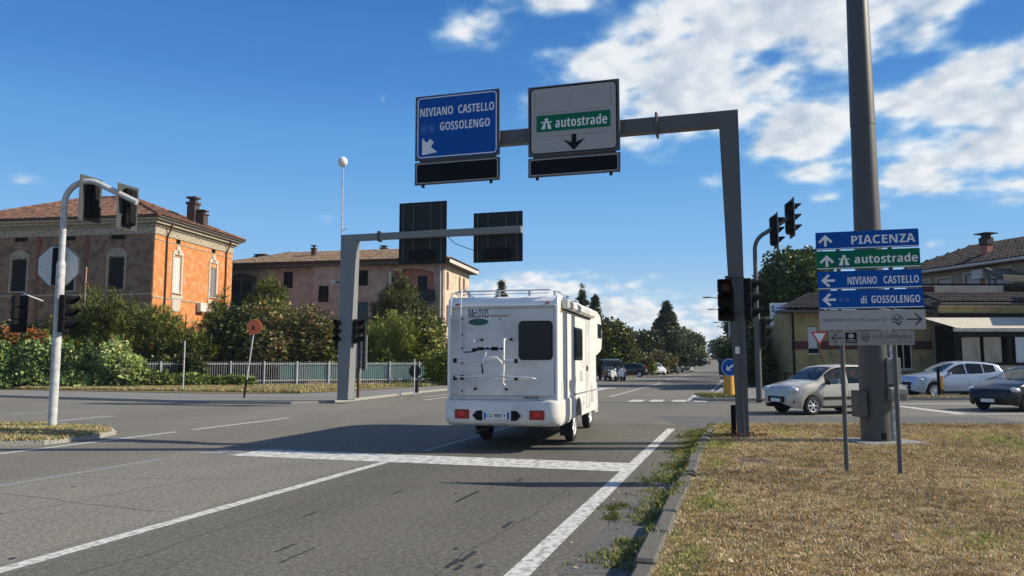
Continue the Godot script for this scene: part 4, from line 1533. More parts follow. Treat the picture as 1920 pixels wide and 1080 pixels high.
# ---------------------------------------------------------------- traffic lights: facing local +Z, origin at the middle of the head
func traffic_light(label: String, at: Vector3, facing: Vector2, h: float, board := 0.0, lit := -1, group := "three-lamp traffic light heads", arm := Vector3.ZERO) -> Node3D:
	var o := thing("traffic_light", label, "traffic light", at, atan2(facing.x, facing.y), group)
	var u := h / 3.0
	var w := u * 1.12
	for i in 3:
		var y := (1 - i) * u
		part("housing", bx(Vector3(0, y, -u * 0.25), Vector3(w, u * 0.985, u * 0.5), u * 0.08), K.black, o)
		var m := M.new()
		m.lathe([Vector2(0, 0.02), Vector2(u * 0.2, 0.014), Vector2(u * 0.36, 0.0)], 18, Transform3D(Basis(Vector3.RIGHT, PI / 2), Vector3(0, y, 0.004)))
		part("lens", m, K.red_dim if lit == i else K.dark_lens, o)
		m = M.new()
		var rows := []
		for j in 2:
			var row := PackedVector3Array()
			for k in 17:
				var a := lerpf(-0.5, PI + 0.5, k / 16.0)
				var len_ := 0.0 if j == 0 else u * (0.34 + 0.46 * clampf(sin(a) + 0.35, 0.0, 1.0))
				row.append(Vector3(cos(a) * u * 0.41, y + sin(a) * u * 0.41, len_))
			rows.append(row)
		m.grid(rows)
		var rows2 := []
		for rr in rows:
			var r3 := PackedVector3Array()
			for q in rr:
				r3.append(Vector3((q.x) * 0.96, y + (q.y - y) * 0.96, q.z))
			rows2.append(r3)
		m.grid(rows2, false, true)
		part("visor", m, K.black, o)
	if board > 0.0:
		part("backboard", flat(rounded(board * 0.62, board, 0.02, 3), -0.012 - u * 0.02, 0.012), K.board_grey, o)
		part("board_rim", frame_of(board * 0.62, board, 0.02, 0.03, -u * 0.02, 0.008), K.letter_white, o)
		part("back_cover", bx(Vector3(0, 0, -u * 0.56), Vector3(w * 0.55, h * 0.92, u * 0.12), 0.02), K.black, o)
	if arm != Vector3.ZERO:
		part("bracket", tb([Vector3(0, h * 0.5 - 0.02, -u * 0.3), Vector3(0, h * 0.5 + 0.05, -u * 0.3) + arm * 0.15, arm + Vector3(0, h * 0.5, 0)], 0.02, 8), K.light_grey, o)
	return o


# ---------------------------------------------------------------- gantries, signs, masts
func gantry(called: String, label: String, at: Vector3, post_poly: Array, arm0: float, arm1: float, ylo: float, yhi: float, flange: float, zm: Material) -> Node3D:
	var o := thing(called, label, "gantry", at, RY)
	var m := M.new()
	var b0: float = post_poly[0][0]
	var b1: float = post_poly[1][0]
	var t1: float = post_poly[2][0]
	var t0: float = post_poly[3][0]
	var ht: float = post_poly[2][1]
	var q8 := []
	for q in [[b0, 0.0, 0.27], [b1, 0.0, 0.27], [t1, ht, 0.13], [t0, ht, 0.13]]:
		q8.append(Vector3(q[0], q[1], q[2]))
		q8.append(Vector3(q[0], q[1], -q[2]))
	var mid := Vector3((b0 + b1) / 2, ht / 2, 0)
	for f in [[0, 2, 4, 6], [1, 3, 5, 7], [0, 1, 7, 6], [2, 3, 5, 4], [4, 5, 7, 6], [0, 1, 3, 2]]:
		m.away([q8[f[0]], q8[f[1]], q8[f[2]], q8[f[3]]], mid)
	part("post", m, zm, o)
	m = M.new()
	m.box(Vector3((arm0 + arm1) / 2, (ylo + yhi) / 2, 0), Vector3(absf(arm1 - arm0), yhi - ylo, 0.25), 0.015)
	part("arm", m, zm, o)
	m = M.new()
	m.box(Vector3(flange, (ylo + yhi) / 2, 0), Vector3(0.05, yhi - ylo + 0.16, 0.38), 0.008)
	part("flange", m, K.zinc_dark, o)
	m = M.new()
	m.box(Vector3(post_poly[0][0] * 0.5 + post_poly[1][0] * 0.5, 0.015, 0), Vector3(0.55, 0.03, 0.55), 0.004)
	part("base_plate", m, K.zinc_dark, o)
	var cx: float = (post_poly[0][0] + post_poly[1][0]) * 0.5
	for q in [[-0.2, -0.2], [0.2, -0.2], [-0.2, 0.2], [0.2, 0.2]]:
		part("bolt", tb([Vector3(cx + q[0], 0.03, q[1]), Vector3(cx + q[0], 0.09, q[1])], 0.018, 6), K.zinc_dark, o)
	for q in [[0, -0.2, 0.03, 0.18], [0, 0.2, 0.03, 0.18]]:
		part("gusset", bx(Vector3(cx, 0.09, q[1]), Vector3(0.02, 0.14, 0.12)), K.zinc_dark, o)
	return o


func gantries() -> void:
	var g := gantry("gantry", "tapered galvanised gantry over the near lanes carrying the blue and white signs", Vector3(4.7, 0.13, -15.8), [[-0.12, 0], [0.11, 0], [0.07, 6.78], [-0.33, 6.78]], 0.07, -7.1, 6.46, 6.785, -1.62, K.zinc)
	part("cable_box", bx(Vector3(-0.19, 0.32, -0.16), Vector3(0.10, 0.62, 0.16), 0.01), K.black, g)
	part("cable", tb([Vector3(-3.1, 6.46, 0.1), Vector3(-3.2, 6.36, 0.1), Vector3(-3.4, 6.44, 0.05)], 0.012, 6), K.black, g)
	for y in [2.55, 3.25]:
		part("band", bx(Vector3(-0.12, y, 0), Vector3(0.32, 0.04, 0.52), 0.004), K.zinc_dark, g)
	part("number_plate", bx(Vector3(-0.07, 1.75, 0.245), Vector3(0.09, 0.14, 0.006)), K.letter_white, g)
	part("conduit", tb([Vector3(0.02, 0.0, 0.29), Vector3(-0.03, 2.5, 0.235)], 0.014, 8), K.zinc_dark, g)
	var w := thing("direction_sign", "white overhead sign with green autostrade panel and black arrow pointing down", "road sign", rp(0, 0) + Vector3(4.7, 0, -15.8) + Vector3(0.9583, 0, 0.2857) * -3.42 + Vector3(-0.2857, 0, 0.9583) * 0.24, RY)
	sign_frame(w, 2.06, 7.80, 6.20, 6.14, 5.75)
	part("panel", flat(rounded(1.96, 1.53, 0.12, 6, 0, 7.0), 0.02, 0.012), K.sign_white, w)
	part("border", frame_of(1.96, 1.53, 0.12, 0.028, 0.032, 0.003), K.black, w, Vector3(0, 7.0, 0))
	var gp := part("green_panel", flat(rounded(1.66, 0.37, 0.015, 3, 0, 6.93), 0.034, 0.006), K.sign_green, w)
	motorway(gp, -0.6, 6.92, 0.24, 0.041)
	text("autostrade", gp, -0.4, 6.81, 0.041, 1.16, 0.23, K.letter_white)
	part("arrow", flat(arrow(0.02, 6.46, 0.36, -PI / 2, 0.11, 0.24, 1), 0.034, 0.004), K.black, w)
	var m := M.new()
	m.box(Vector3(-0.06, 7.44, 0.0335), Vector3(0.008, 0.42, 0.003))
	m.box(Vector3(-0.48, 7.18, 0.0335), Vector3(0.75, 0.006, 0.003))
	m.box(Vector3(0.43, 7.18, 0.0335), Vector3(0.75, 0.006, 0.003))
	m.box(Vector3(0.0, 6.63, 0.0335), Vector3(1.7, 0.007, 0.003))
	m.box(Vector3(-0.86, 7.43, 0.0335), Vector3(0.006, 0.45, 0.003))
	m.box(Vector3(0.84, 7.43, 0.0335), Vector3(0.006, 0.45, 0.003))
	part("panel_joint", m, K.joint_grey, w)
	var b := thing("direction_sign", "blue overhead sign reading NIVIANO CASTELLO and GOSSOLENGO with a white diagonal arrow", "road sign", Vector3(4.7, 0, -15.8) + Vector3(0.9583, 0, 0.2857) * -6.16 + Vector3(-0.2857, 0, 0.9583) * 0.24, RY)
	sign_frame(b, 2.08, 7.86, 6.32, 6.25, 5.76)
	part("panel", flat(rounded(1.99, 1.48, 0.1, 6, 0, 7.09), 0.02, 0.012), K.sign_blue, b)
	part("border", frame_of(1.95, 1.44, 0.09, 0.022, 0.032, 0.003), K.letter_white, b, Vector3(0, 7.09, 0))
	text("NIVIANO", b, -0.91, 7.36, 0.033, 0.82, 0.20, K.letter_white)
	text("CASTELLO", b, 0.04, 7.36, 0.033, 0.87, 0.20, K.letter_white)
	text("GOSSOLENGO", b, -0.41, 6.99, 0.033, 1.22, 0.20, K.letter_white)
	text("SP 28", b, -0.85, 6.99, 0.033, 0.26, 0.12, K.letter_faint)
	part("number_border", frame_of(0.34, 0.2, 0.02, 0.01, 0.033, 0.002), K.letter_faint, b, Vector3(-0.72, 7.05, 0))
	part("arrow", flat(PackedVector2Array([Vector2(-0.85, 6.44), Vector2(-0.85, 6.85), Vector2(-0.735, 6.72), Vector2(-0.66, 6.82), Vector2(-0.56, 6.73), Vector2(-0.635, 6.62), Vector2(-0.47, 6.49)]), 0.033, 0.003), K.letter_white, b)

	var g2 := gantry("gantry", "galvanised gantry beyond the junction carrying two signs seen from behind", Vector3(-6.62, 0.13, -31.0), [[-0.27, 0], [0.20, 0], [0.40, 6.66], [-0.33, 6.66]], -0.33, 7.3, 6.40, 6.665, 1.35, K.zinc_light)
	part("cable", tb([Vector3(4.3, 6.4, 0.05), Vector3(4.6, 6.1, 0.05), Vector3(5.1, 5.9, 0.0), Vector3(5.4, 5.8, -0.1)], 0.015, 6), K.black, g2)
	part("camera_arm", tb([Vector3(-0.3, 4.75, 0.1), Vector3(-0.5, 4.72, 0.15)], 0.03, 8), K.zinc_dark, g2)
	part("camera", bx(Vector3(-0.56, 4.72, 0.2), Vector3(0.16, 0.14, 0.35), 0.02), K.light_grey, g2)
	for q in [[3.13, 2.0, 5.42, 7.86, "large back of an overhead sign panel on the far gantry, nearer its post"], [6.28, 1.95, 5.36, 7.28, "back of an overhead sign panel at the free end of the far gantry"]]:
		var s := thing("sign_panel", q[4], "road sign", Vector3(-6.62, 0.13, -31.0) + Vector3(0.9583, 0, 0.2857) * q[0] + Vector3(-0.2857, 0, 0.9583) * -0.2, RY)
		part("panel", bx(Vector3(0, (q[2] + q[3]) / 2, -0.02), Vector3(q[1], q[3] - q[2], 0.04), 0.008), K.gantry_back, s)
		for x in [-0.42, -0.20, 0.17, 0.40]:
			part("rib", bx(Vector3(x * q[1], (q[2] + q[3]) / 2, 0.02), Vector3(0.04, q[3] - q[2] - 0.1, 0.04)), K.zinc_dark, s)
		part("lamp_box", bx(Vector3(0, q[2] + 0.32, 0.05), Vector3(q[1] * 0.55, 0.4, 0.1), 0.02), K.black, s)
		part("rim", frame_of(q[1] + 0.03, q[3] - q[2] + 0.03, 0.02, 0.03, -0.035, 0.06), K.black, s, Vector3(0, (q[2] + q[3]) / 2, 0))


func sign_frame(o: Node3D, w: float, top: float, mid: float, box_top: float, bottom: float) -> void:
	part("backing", bx(Vector3(0, (top + mid) / 2, 0), Vector3(w, top - mid, 0.04), 0.006), K.zinc_dark, o)
	part("back_box", bx(Vector3(0, (top + bottom) / 2, -0.06), Vector3(w * 0.9, (top - bottom) * 0.94, 0.09)), K.zinc_dark, o)
	var lp := part("lamp_panel", bx(Vector3(0, (box_top + bottom) / 2, -0.005), Vector3(w, box_top - bottom + 0.04, 0.05), 0.006), K.zinc_dark, o)
	part("dark_glass", flat(rounded(w - 0.1, box_top - bottom - 0.04, 0.05, 4, 0, (box_top + bottom) / 2), 0.021, 0.006), K.black_gloss, lp)
	part("border", frame_of(w - 0.08, box_top - bottom - 0.02, 0.06, 0.018, 0.021, 0.008), K.sign_grey, lp, Vector3(0, (box_top + bottom) / 2, 0))
	for x in [-0.4, 0.4]:
		part("bracket", bx(Vector3(x * w, bottom - 0.05, 0.0), Vector3(0.06, 0.07, 0.05)), K.black, o)
		part("clamp", bx(Vector3(x * w * 0.5, 6.62, -0.24), Vector3(0.07, 0.5, 0.28)), K.zinc_dark, o)


func finger_signs() -> void:
	var o := thing("direction_signpost", "stack of blue, green and grey direction panels on two posts in dry grass", "road sign", Vector3(4.93, 0.12, -10.65), RY)
	for x in [-0.335, 0.335]:
		part("post", tb([Vector3(x, -0.1, -0.045), Vector3(x, 3.33, -0.045)], 0.031, 12), K.zinc, o)
		for y in [2.9, 3.2, 2.6, 2.35, 2.05]:
			part("clamp", bx(Vector3(x, y, -0.04), Vector3(0.09, 0.03, 0.085)), K.zinc_dark, o)
	var rows := [[-0.632, 0.69, 3.105, 3.355, "sign_blue"], [-0.632, 0.695, 2.825, 3.085, "sign_green"], [-0.625, 0.705, 2.54, 2.795, "sign_blue"], [-0.62, 0.715, 2.265, 2.525, "sign_blue"], [-0.62, 0.725, 1.97, 2.24, "sign_grey"], [-0.505, 0.575, 1.755, 1.955, "sign_brown_grey"]]
	var p := []
	for r in rows:
		var pn := part("panel", flat(rounded(r[1] - r[0], r[3] - r[2], 0.012, 2, (r[0] + r[1]) / 2, (r[2] + r[3]) / 2), 0.0, 0.022), K[r[4]], o)
		p.append(pn)
	for i in 4:
		var r: Array = rows[i]
		part("border", bx(Vector3((r[0] + r[1]) / 2, r[2] + 0.012, 0.0235), Vector3(r[1] - r[0] - 0.01, 0.012, 0.003)), K.letter_white, p[i])
	part("arrow", flat(arrow(-0.505, 3.235, 0.165, PI / 2, 0.034, 0.095), 0.022, 0.003), K.letter_white, p[0])
	text("PIACENZA", p[0], -0.165, 3.17, 0.022, 0.81, 0.12, K.letter_white)
	part("arrow", flat(arrow(-0.495, 2.945, 0.165, PI / 2, 0.034, 0.095), 0.022, 0.003), K.letter_white, p[1])
	motorway(p[1], -0.27, 2.945, 0.14, 0.022)
	part("symbol_border", frame_of(0.2, 0.19, 0.015, 0.006, 0.022, 0.002), K.sign_blue, p[1], Vector3(-0.27, 2.95, 0))
	text("autostrade", p[1], -0.135, 2.895, 0.022, 0.80, 0.125, K.letter_white)
	part("arrow", flat(arrow(-0.49, 2.665, 0.18, PI, 0.034, 0.095), 0.022, 0.003), K.letter_white, p[2])
	text("NIVIANO", p[2], -0.235, 2.605, 0.022, 0.375, 0.105, K.letter_white)
	text("CASTELLO", p[2], 0.225, 2.605, 0.022, 0.44, 0.105, K.letter_white)
	part("arrow", flat(arrow(-0.485, 2.395, 0.18, PI, 0.034, 0.095), 0.022, 0.003), K.letter_white, p[3])
	text("SP 28", p[3], -0.355, 2.365, 0.022, 0.13, 0.05, K.letter_faint)
	text("di", p[3], -0.075, 2.335, 0.022, 0.075, 0.105, K.letter_white)
	text("GOSSOLENGO", p[3], 0.06, 2.335, 0.022, 0.61, 0.105, K.letter_white)
	text("Strada dei vini e dei sapori", p[4], -0.58, 2.075, 0.022, 0.74, 0.06, K.letter_grey, false)
	emblem(p[4], 0.375, 2.105, 0.085)
	text("D~", p[4], 0.19, 2.08, 0.022, 0.085, 0.05, K.letter_grey, false)
	part("arrow", flat(arrow(0.59, 2.105, 0.2, 0.0, 0.022, 0.085), 0.022, 0.003), K.letter_grey, p[4])
	part("arrow", flat(arrow(-0.40, 1.855, 0.16, PI, 0.016, 0.065), 0.022, 0.003), K.letter_grey, p[5])
	var bl := part("emblem_plate", flat(rounded(0.145, 0.145, 0.005, 2, -0.22, 1.86), 0.022, 0.002), K.black, p[5])
	var m := M.new()
	m.ball(Vector3(-0.22, 1.885, 0.0245), Vector3(0.042, 0.035, 0.002), 5)
	m.box(Vector3(-0.22, 1.83, 0.025), Vector3(0.11, 0.012, 0.002))
	m.box(Vector3(-0.22, 1.805, 0.025), Vector3(0.12, 0.008, 0.002))
	part("emblem", m, K.sign_grey, bl)
	emblem(p[5], -0.035, 1.86, 0.065)
	text("Colli piacentini", p[5], 0.06, 1.83, 0.022, 0.48, 0.075, K.letter_grey, false)
	text("strada dei vini", p[5], 0.17, 1.785, 0.022, 0.36, 0.028, K.logo_brown, false)


func emblem(p: Node3D, x: float, y: float, s: float) -> void:  # a round emblem of dark dabs under an arc
	var m := M.new()
	for k in 7:
		var a := PI * k / 6.0
		m.box(Vector3(x + cos(a) * s * 0.75, y + sin(a) * s * 0.75, 0.0235), Vector3(s * 0.34, s * 0.16, 0.003), 0.0, Transform3D())
	for q in [[-0.35, 0.1], [0.3, 0.2], [0.0, -0.1], [-0.5, -0.35], [0.45, -0.4], [-0.1, -0.6], [0.2, -0.75]]:
		m.ball(Vector3(x + q[0] * s, y + q[1] * s, 0.0225), Vector3(s * 0.24, s * 0.18, 0.003), 4)
	part("emblem", m, K.letter_grey, p)


func mast(label: String, at: Vector3, lower: float, top: float, r: float, reach: Vector3, m_: Material, end_y: float) -> Node3D:
	var o := thing("signal_mast", label, "signal mast", at)
	var d := reach.normalized()
	part("lower_tube", tb([Vector3(0, -0.1, 0), Vector3(0, lower, 0)], r, 14), m_, o)
	part("collar", tb([Vector3(0, lower - 0.02, 0), Vector3(0, lower + 0.10, 0)], [r * 1.06, r * 0.85], 14), m_, o)
	var bend := []
	var R := 0.55 if end_y < top else 0.8
	var turn := 1.87 if end_y < top else 1.15
	bend.append(Vector3(0, lower, 0))
	bend.append(Vector3(0, top - R, 0))
	for i in range(1, 10):
		var a := turn * i / 9.0
		bend.append(Vector3(0, top - R, 0) + d * R * (1 - cos(a)) + Vector3(0, R * sin(a), 0))
	bend.append(reach + Vector3(0, end_y, 0))
	part("arm", tb(bend, r * 0.72, 12), m_, o)
	part("base_plate", bx(Vector3(0, 0.012, 0), Vector3(r * 4, 0.024, r * 4), 0.004), K.zinc_dark, o)
	return o


func signals() -> void:
	# near left island
	mast("light grey signal mast with a swan-neck arm on the left grass island", Vector3(-11.0, 0.09, -18.6), 3.9, 6.0, 0.10, Vector3(1.68, 0, -0.2), K.light_grey, 5.5)
	traffic_light("backboarded light hung nearest the bend of the left swan-neck mast, seen from behind", Vector3(-10.52, 5.68, -18.85), Vector2(-0.965, -0.26), 0.92, 1.12)
	traffic_light("backboarded light at the free tip of the left swan-neck mast, seen from behind", Vector3(-9.66, 5.50, -19.0), Vector2(-0.965, -0.26), 0.92, 1.12)
	traffic_light("black light bracketed out to the left of the left mast, its back to us", Vector3(-11.98, 2.80, -18.6), Vector2(-0.80, -0.60), 0.90, 0.0, -1, "three-lamp traffic light heads", Vector3(-0.75, -0.06, 0.55))
	traffic_light("black light on the right side of the left mast with visors pointing right", Vector3(-10.72, 2.80, -18.5), Vector2(0.99, -0.12), 0.90)
	var st := thing("stop_sign", "octagonal grey back of a stop sign on the left signal mast", "road sign", Vector3(-11.18, 0, -18.78), 0.04)
	var oc := PackedVector2Array()
	for k in 8:
		var a := TAU * (k + 0.5) / 8
		oc.append(Vector2(0.53 * cos(a), 3.99 + 0.53 * sin(a)))
	part("panel", flat(oc, -0.012, 0.012), K.sign_back, st)
	var rim := M.new()
	for k in 8:
		rim.tube([Vector3(oc[k].x, oc[k].y, -0.006), Vector3(oc[(k + 1) % 8].x, oc[(k + 1) % 8].y, -0.006)], 0.012, 6)
	part("rim", rim, K.zinc_dark, st)
	part("back_cover", bx(Vector3(-0.02, 3.98, 0.035), Vector3(0.2, 0.92, 0.06), 0.01), K.black, st)
	# near gantry post
	traffic_light("traffic light with a dim red lamp on the left face of the near gantry post", Vector3(4.34, 2.90, -15.55), Vector2(-0.2857, 0.9583), 0.86, 0.0, 0)
	traffic_light("black traffic light on the right side of the near gantry post, turned right", Vector3(4.88, 2.91, -15.62), Vector2(0.98, 0.2), 0.86)
	# far right mast
	mast("galvanised swan-neck signal mast behind the small beige car", Vector3(10.02, 0.12, -31.4), 3.6, 6.9, 0.12, Vector3(1.6, 0, -0.2), K.zinc, 7.55)
	traffic_light("lower of the two black lights on the arm of the far right mast", Vector3(10.98, 7.06, -31.55), Vector2(0.99, 0.14), 1.22, 1.45)
	traffic_light("upper black light at the tip of the far right mast's arm", Vector3(11.72, 7.62, -31.7), Vector2(0.99, 0.14), 1.34, 1.62)
	traffic_light("small black light facing right low on the far right mast", Vector3(10.36, 2.85, -31.4), Vector2(1, 0.15), 1.15)
	# far gantry post
	traffic_light("black traffic light on the left of the far gantry post", Vector3(-6.98, 2.85, -30.9), Vector2(-0.3, 0.95), 0.98)
	traffic_light("black traffic light on the right of the far gantry post with sunlit visors", Vector3(-6.14, 2.85, -30.75), Vector2(0.85, 0.5), 0.98)


func big_mast() -> void:
	var o := thing("lighting_mast", "tall thick galvanised polygonal lighting mast behind the direction panels", "mast", Vector3(7.0, 0.13, -14.95), 0.13)
	part("shaft", tb([Vector3(0, 0.0, 0), Vector3(0, 6.5, 0)], [0.285, 0.224], 12), K.mast_steel, o)
	part("shaft", tb([Vector3(0, 6.2, 0), Vector3(0, 18.0, 0)], [0.234, 0.10], 12), K.mast_steel, o)
	var hd := part("lamp_crown", tb([Vector3(0, 17.8, 0), Vector3(0, 18.2, 0)], 0.7, 12), K.zinc_dark, o)
	for k in 4:
		part("floodlight", bx(Vector3(cos(k * PI / 2) * 0.9, 18.0, sin(k * PI / 2) * 0.9), Vector3(0.45, 0.2, 0.45), 0.03), K.zinc_dark, hd)
	part("door", bx(Vector3(-0.02, 0.12, 0.272), Vector3(0.1, 0.14, 0.03), 0.01), K.black, o)
	part("footing", bx(Vector3(0.05, -0.01, 0.05), Vector3(1.25, 0.06, 1.1), 0.01), K.concrete, o)
	part("junction_box", bx(Vector3(0.24, 1.34, 0.22), Vector3(0.28, 0.50, 0.14), 0.01), K.zinc_light, o)
	part("junction_rib", bx(Vector3(0.25, 1.34, 0.30), Vector3(0.06, 0.5, 0.03), 0.006), K.zinc_dark, o)
	var bm := M.new()
	bm.prism(PackedVector2Array([Vector2(0, 0.0), Vector2(0.26, 0.0), Vector2(0.26, 0.22), Vector2(0, 0.34)]), -0.17, 0.17, Transform3D(Basis(Vector3(0, 0, 1), Vector3(0, 1, 0), Vector3(-1, 0, 0)), Vector3(0.27, 0.78, 0.12)))
	part("meter_hood", bm, K.zinc_light, o)
	part("meter_window", bx(Vector3(0.27, 0.86, 0.385), Vector3(0.24, 0.12, 0.012)), K.zinc_dark, o)
	part("left_box", bx(Vector3(-0.36, 0.72, 0.05), Vector3(0.16, 0.50, 0.3), 0.015), K.zinc_dark, o)
	part("conduit", tb([Vector3(0.27, 1.58, 0.16), Vector3(0.27, 2.3, 0.14)], 0.05, 8), K.fence_white, o)
	part("conduit", tb([Vector3(0.26, 0.0, 0.16), Vector3(0.26, 0.78, 0.16)], 0.06, 8), K.fence_white, o)


func small_poles() -> void:
	var o := thing("round_sign", "round orange sign on a thin leaning pole in front of the shrubs", "road sign", Vector3(-11.55, 0.13, -33.4))
	part("pole", tb([Vector3(0, -0.1, 0), Vector3(0.36, 3.0, 0.02)], 0.03, 8), K.light_grey, o)
	part("pole_foot", tb([Vector3(-0.01, -0.1, 0), Vector3(0.09, 0.75, 0.0)], 0.045, 8), K.black, o)
	var m := M.new()
	m.lathe([Vector2(0, 0.012), Vector2(0.32, 0.012), Vector2(0.33, 0.0), Vector2(0.32, -0.012), Vector2(0, -0.012)], 28, Transform3D(Basis(Vector3.RIGHT, PI / 2), Vector3(0.37, 3.02, 0.05)))
	part("disc", m, K.sign_orange, o)
	part("clamp", bx(Vector3(0.33, 2.98, 0.075), Vector3(0.12, 0.2, 0.04), 0.01), K.maroon, o)
	o = thing("thin_pole", "thin pole, dark above and white below, before the left shrubs", "pole", Vector3(-17.0, 0.13, -40.0))
	part("lower_tube", tb([Vector3(0, -0.1, 0), Vector3(0, 2.6, 0)], 0.035, 8), K.fence_white, o)
	part("upper_tube", tb([Vector3(0, 2.6, 0), Vector3(0, 4.0, 0)], 0.03, 8), K.trim, o)
	o = thing("thin_pole", "thin pinkish pole rising from the shrubs before the villa's shaded front", "pole", Vector3(-27.9, 0.13, -50.0))
	part("tube", tb([Vector3(0, 0, 0), Vector3(0, 7.7, 0)], 0.045, 8), K.pink_plaster, o)
	o = thing("sign_panel", "grey slatted back of a sign panel on a dark pole behind the far gantry post", "road sign", Vector3(-6.62, 0.13, -33.2), -0.1)
	part("pole", tb([Vector3(0.02, -0.1, 0), Vector3(0.02, 3.2, 0)], 0.06, 8), K.rust, o)
	for i in 5:
		part("slat", bx(Vector3(0, 1.35 + i * 0.29, -0.08), Vector3(0.72, 0.27, 0.03), 0.006), K.sign_back, o)
	part("post", bx(Vector3(0.25, 2.15, 0.0), Vector3(0.10, 2.0, 0.1), 0.01), K.trim, o)
	o = thing("round_sign", "round dark back of a keep-right sign on a thin pole by the far kerb", "road sign", Vector3(-4.75, 0.13, -37.6))
	part("pole", tb([Vector3(0, -0.1, 0), Vector3(0, 1.65, 0)], 0.03, 8), K.light_grey, o)
	m = M.new()
	m.lathe([Vector2(0, 0.012), Vector2(0.29, 0.012), Vector2(0.30, 0.0), Vector2(0.29, -0.012), Vector2(0, -0.012)], 24, Transform3D(Basis(Vector3.RIGHT, PI / 2), Vector3(0.02, 1.05, -0.05)))
	part("disc", m, K.gantry_back, o)
	part("marker_post", bx(Vector3(0.05, 0.32, -0.35), Vector3(0.22, 0.64, 0.2), 0.02), K.trim, o)
	# mast with white globe
	o = thing("globe_mast", "very thin tall mast topped by a white globe behind the far gantry post", "mast", Vector3(-7.62, 0.13, -34.0))
	part("tube", tb([Vector3(0, 0, 0), Vector3(0, 5.5, 0)], 0.05, 8), K.light_grey, o)
	part("tube", tb([Vector3(0, 5.5, 0), Vector3(0, 10.3, 0)], [0.035, 0.022], 8), K.light_grey, o)
	m = M.new()
	m.ball(Vector3(-0.03, 10.5, 0), Vector3(0.22, 0.24, 0.22), 10)
	part("globe", m, K.globe_white, o)
	part("cross_arm", tb([Vector3(-0.02, 7.4, 0), Vector3(0.28, 7.45, 0)], 0.02, 6), K.light_grey, o)
	# keep-left bollard
	o = thing("bollard", "yellow traffic bollard with a round blue keep-left sign beside the near gantry post", "bollard", Vector3(9.42, 0.12, -33.6))
	m = M.new()
	m.lathe([Vector2(0.30, 0), Vector2(0.30, 0.06), Vector2(0.24, 0.08), Vector2(0.22, 0.9), Vector2(0.18, 0.98), Vector2(0, 1.0)], 20)
	part("body", m, K.yellow, o)
	m = M.new()
	m.lathe([Vector2(0, 0.02), Vector2(0.37, 0.02), Vector2(0.38, 0.0), Vector2(0.37, -0.02), Vector2(0, -0.02)], 32, Transform3D(Basis(Vector3.RIGHT, PI / 2), Vector3(0.0, 1.28, 0.2)))
	var dsc := part("disc", m, K.sign_blue, o)
	part("arrow", flat(arrow(0.0, 1.28, 0.42, deg_to_rad(215), 0.09, 0.17, 1), 0.222, 0.004), K.letter_white, dsc)
	part("rim", frame_of(0.74, 0.74, 0.368, 0.02, 0.221, 0.003), K.letter_white, dsc, Vector3(0, 1.28, 0))
	part("sign_post", tb([Vector3(0.0, 0.9, 0.05), Vector3(0.0, 1.5, 0.16)], 0.03, 8), K.trim, o)
	part("sign_back", bx(Vector3(-0.2, 1.3, 0.08), Vector3(0.5, 0.7, 0.06), 0.02), K.navy, o)
	o = thing("marker_post", "black delineator post with a yellow reflector before the silver-blue car", "bollard", Vector3(18.75, 0.12, -34.0))
	part("post", bx(Vector3(0, 0.62, 0), Vector3(0.12, 1.25, 0.08), 0.02), K.black, o)
	part("reflector", bx(Vector3(0.11, 0.62, 0.05), Vector3(0.11, 0.62, 0.04), 0.02), K.yellow, o)
	part("cap", bx(Vector3(0.08, 1.28, 0), Vector3(0.2, 0.1, 0.1), 0.03), K.trim, o)
	# give-way sign, advertisement, street lamps
	o = thing("give_way_sign", "white and red inverted triangle sign on a bent pole before the yellow house", "road sign", Vector3(17.0, 0.02, -42.5), -0.1)
	part("pole", tb([Vector3(0.22, 0, 0), Vector3(0.22, 1.4, 0), Vector3(-0.02, 2.2, 0), Vector3(-0.05, 3.1, 0)], 0.035, 8), K.rust, o)
	part("panel", flat(PackedVector2Array([Vector2(-0.48, 3.28), Vector2(0.44, 3.28), Vector2(-0.02, 2.5)]), 0.04, 0.015), K.sign_red, o)
	part("white_field", flat(PackedVector2Array([Vector2(-0.33, 3.19), Vector2(0.29, 3.19), Vector2(-0.02, 2.67)]), 0.055, 0.003), K.letter_white, o)
	o = thing("advertising_sign", "white and blue advertising board with a red foot before the dark trees", "sign", Vector3(16.95, 0.0, -49.0), -0.15)
	part("pole", tb([Vector3(0, 0, -0.06), Vector3(0, 5.2, -0.06)], 0.05, 8), K.pole_grey, o)
	part("panel", bx(Vector3(0.1, 4.65, 0), Vector3(1.1, 1.45, 0.08), 0.01), K.plate_white, o)
	part("red_band", bx(Vector3(0.35, 3.78, 0), Vector3(0.6, 0.28, 0.08), 0.01), K.sign_red, o)
	text("S", o, -0.36, 4.8, 0.041, 0.2, 0.4, K.navy)
	for i in 3:
		part("print_bar", bx(Vector3(0.25, 5.05 - i * 0.16, 0.043), Vector3(0.62, 0.07, 0.005), 0.0), K.plate_blue, o)
	part("print_bar", bx(Vector3(0.1, 4.35, 0.043), Vector3(0.8, 0.1, 0.005)), K.plate_blue, o)
	for i in 3:
		var q: Array = [[Vector3(18.4, 0.12, -65.0), "street lamp nearest the junction on the right of the far road"], [Vector3(22.6, 0.12, -80.0), "second street lamp along the right of the far road"], [Vector3(30.2, 0.12, -107.0), "farthest street lamp along the right of the far road"]][i]
		o = thing("street_lamp", q[1], "street lamp", q[0], RY, "street lamps along the far road")
		part("pole", tb([Vector3(0, 0, 0), Vector3(0, 6.4, 0), Vector3(-0.15, 6.75, 0), Vector3(-0.6, 6.9, 0), Vector3(-1.5, 7.0, 0)], [0.10, 0.07, 0.06, 0.05, 0.04], 8), K.light_grey, o)
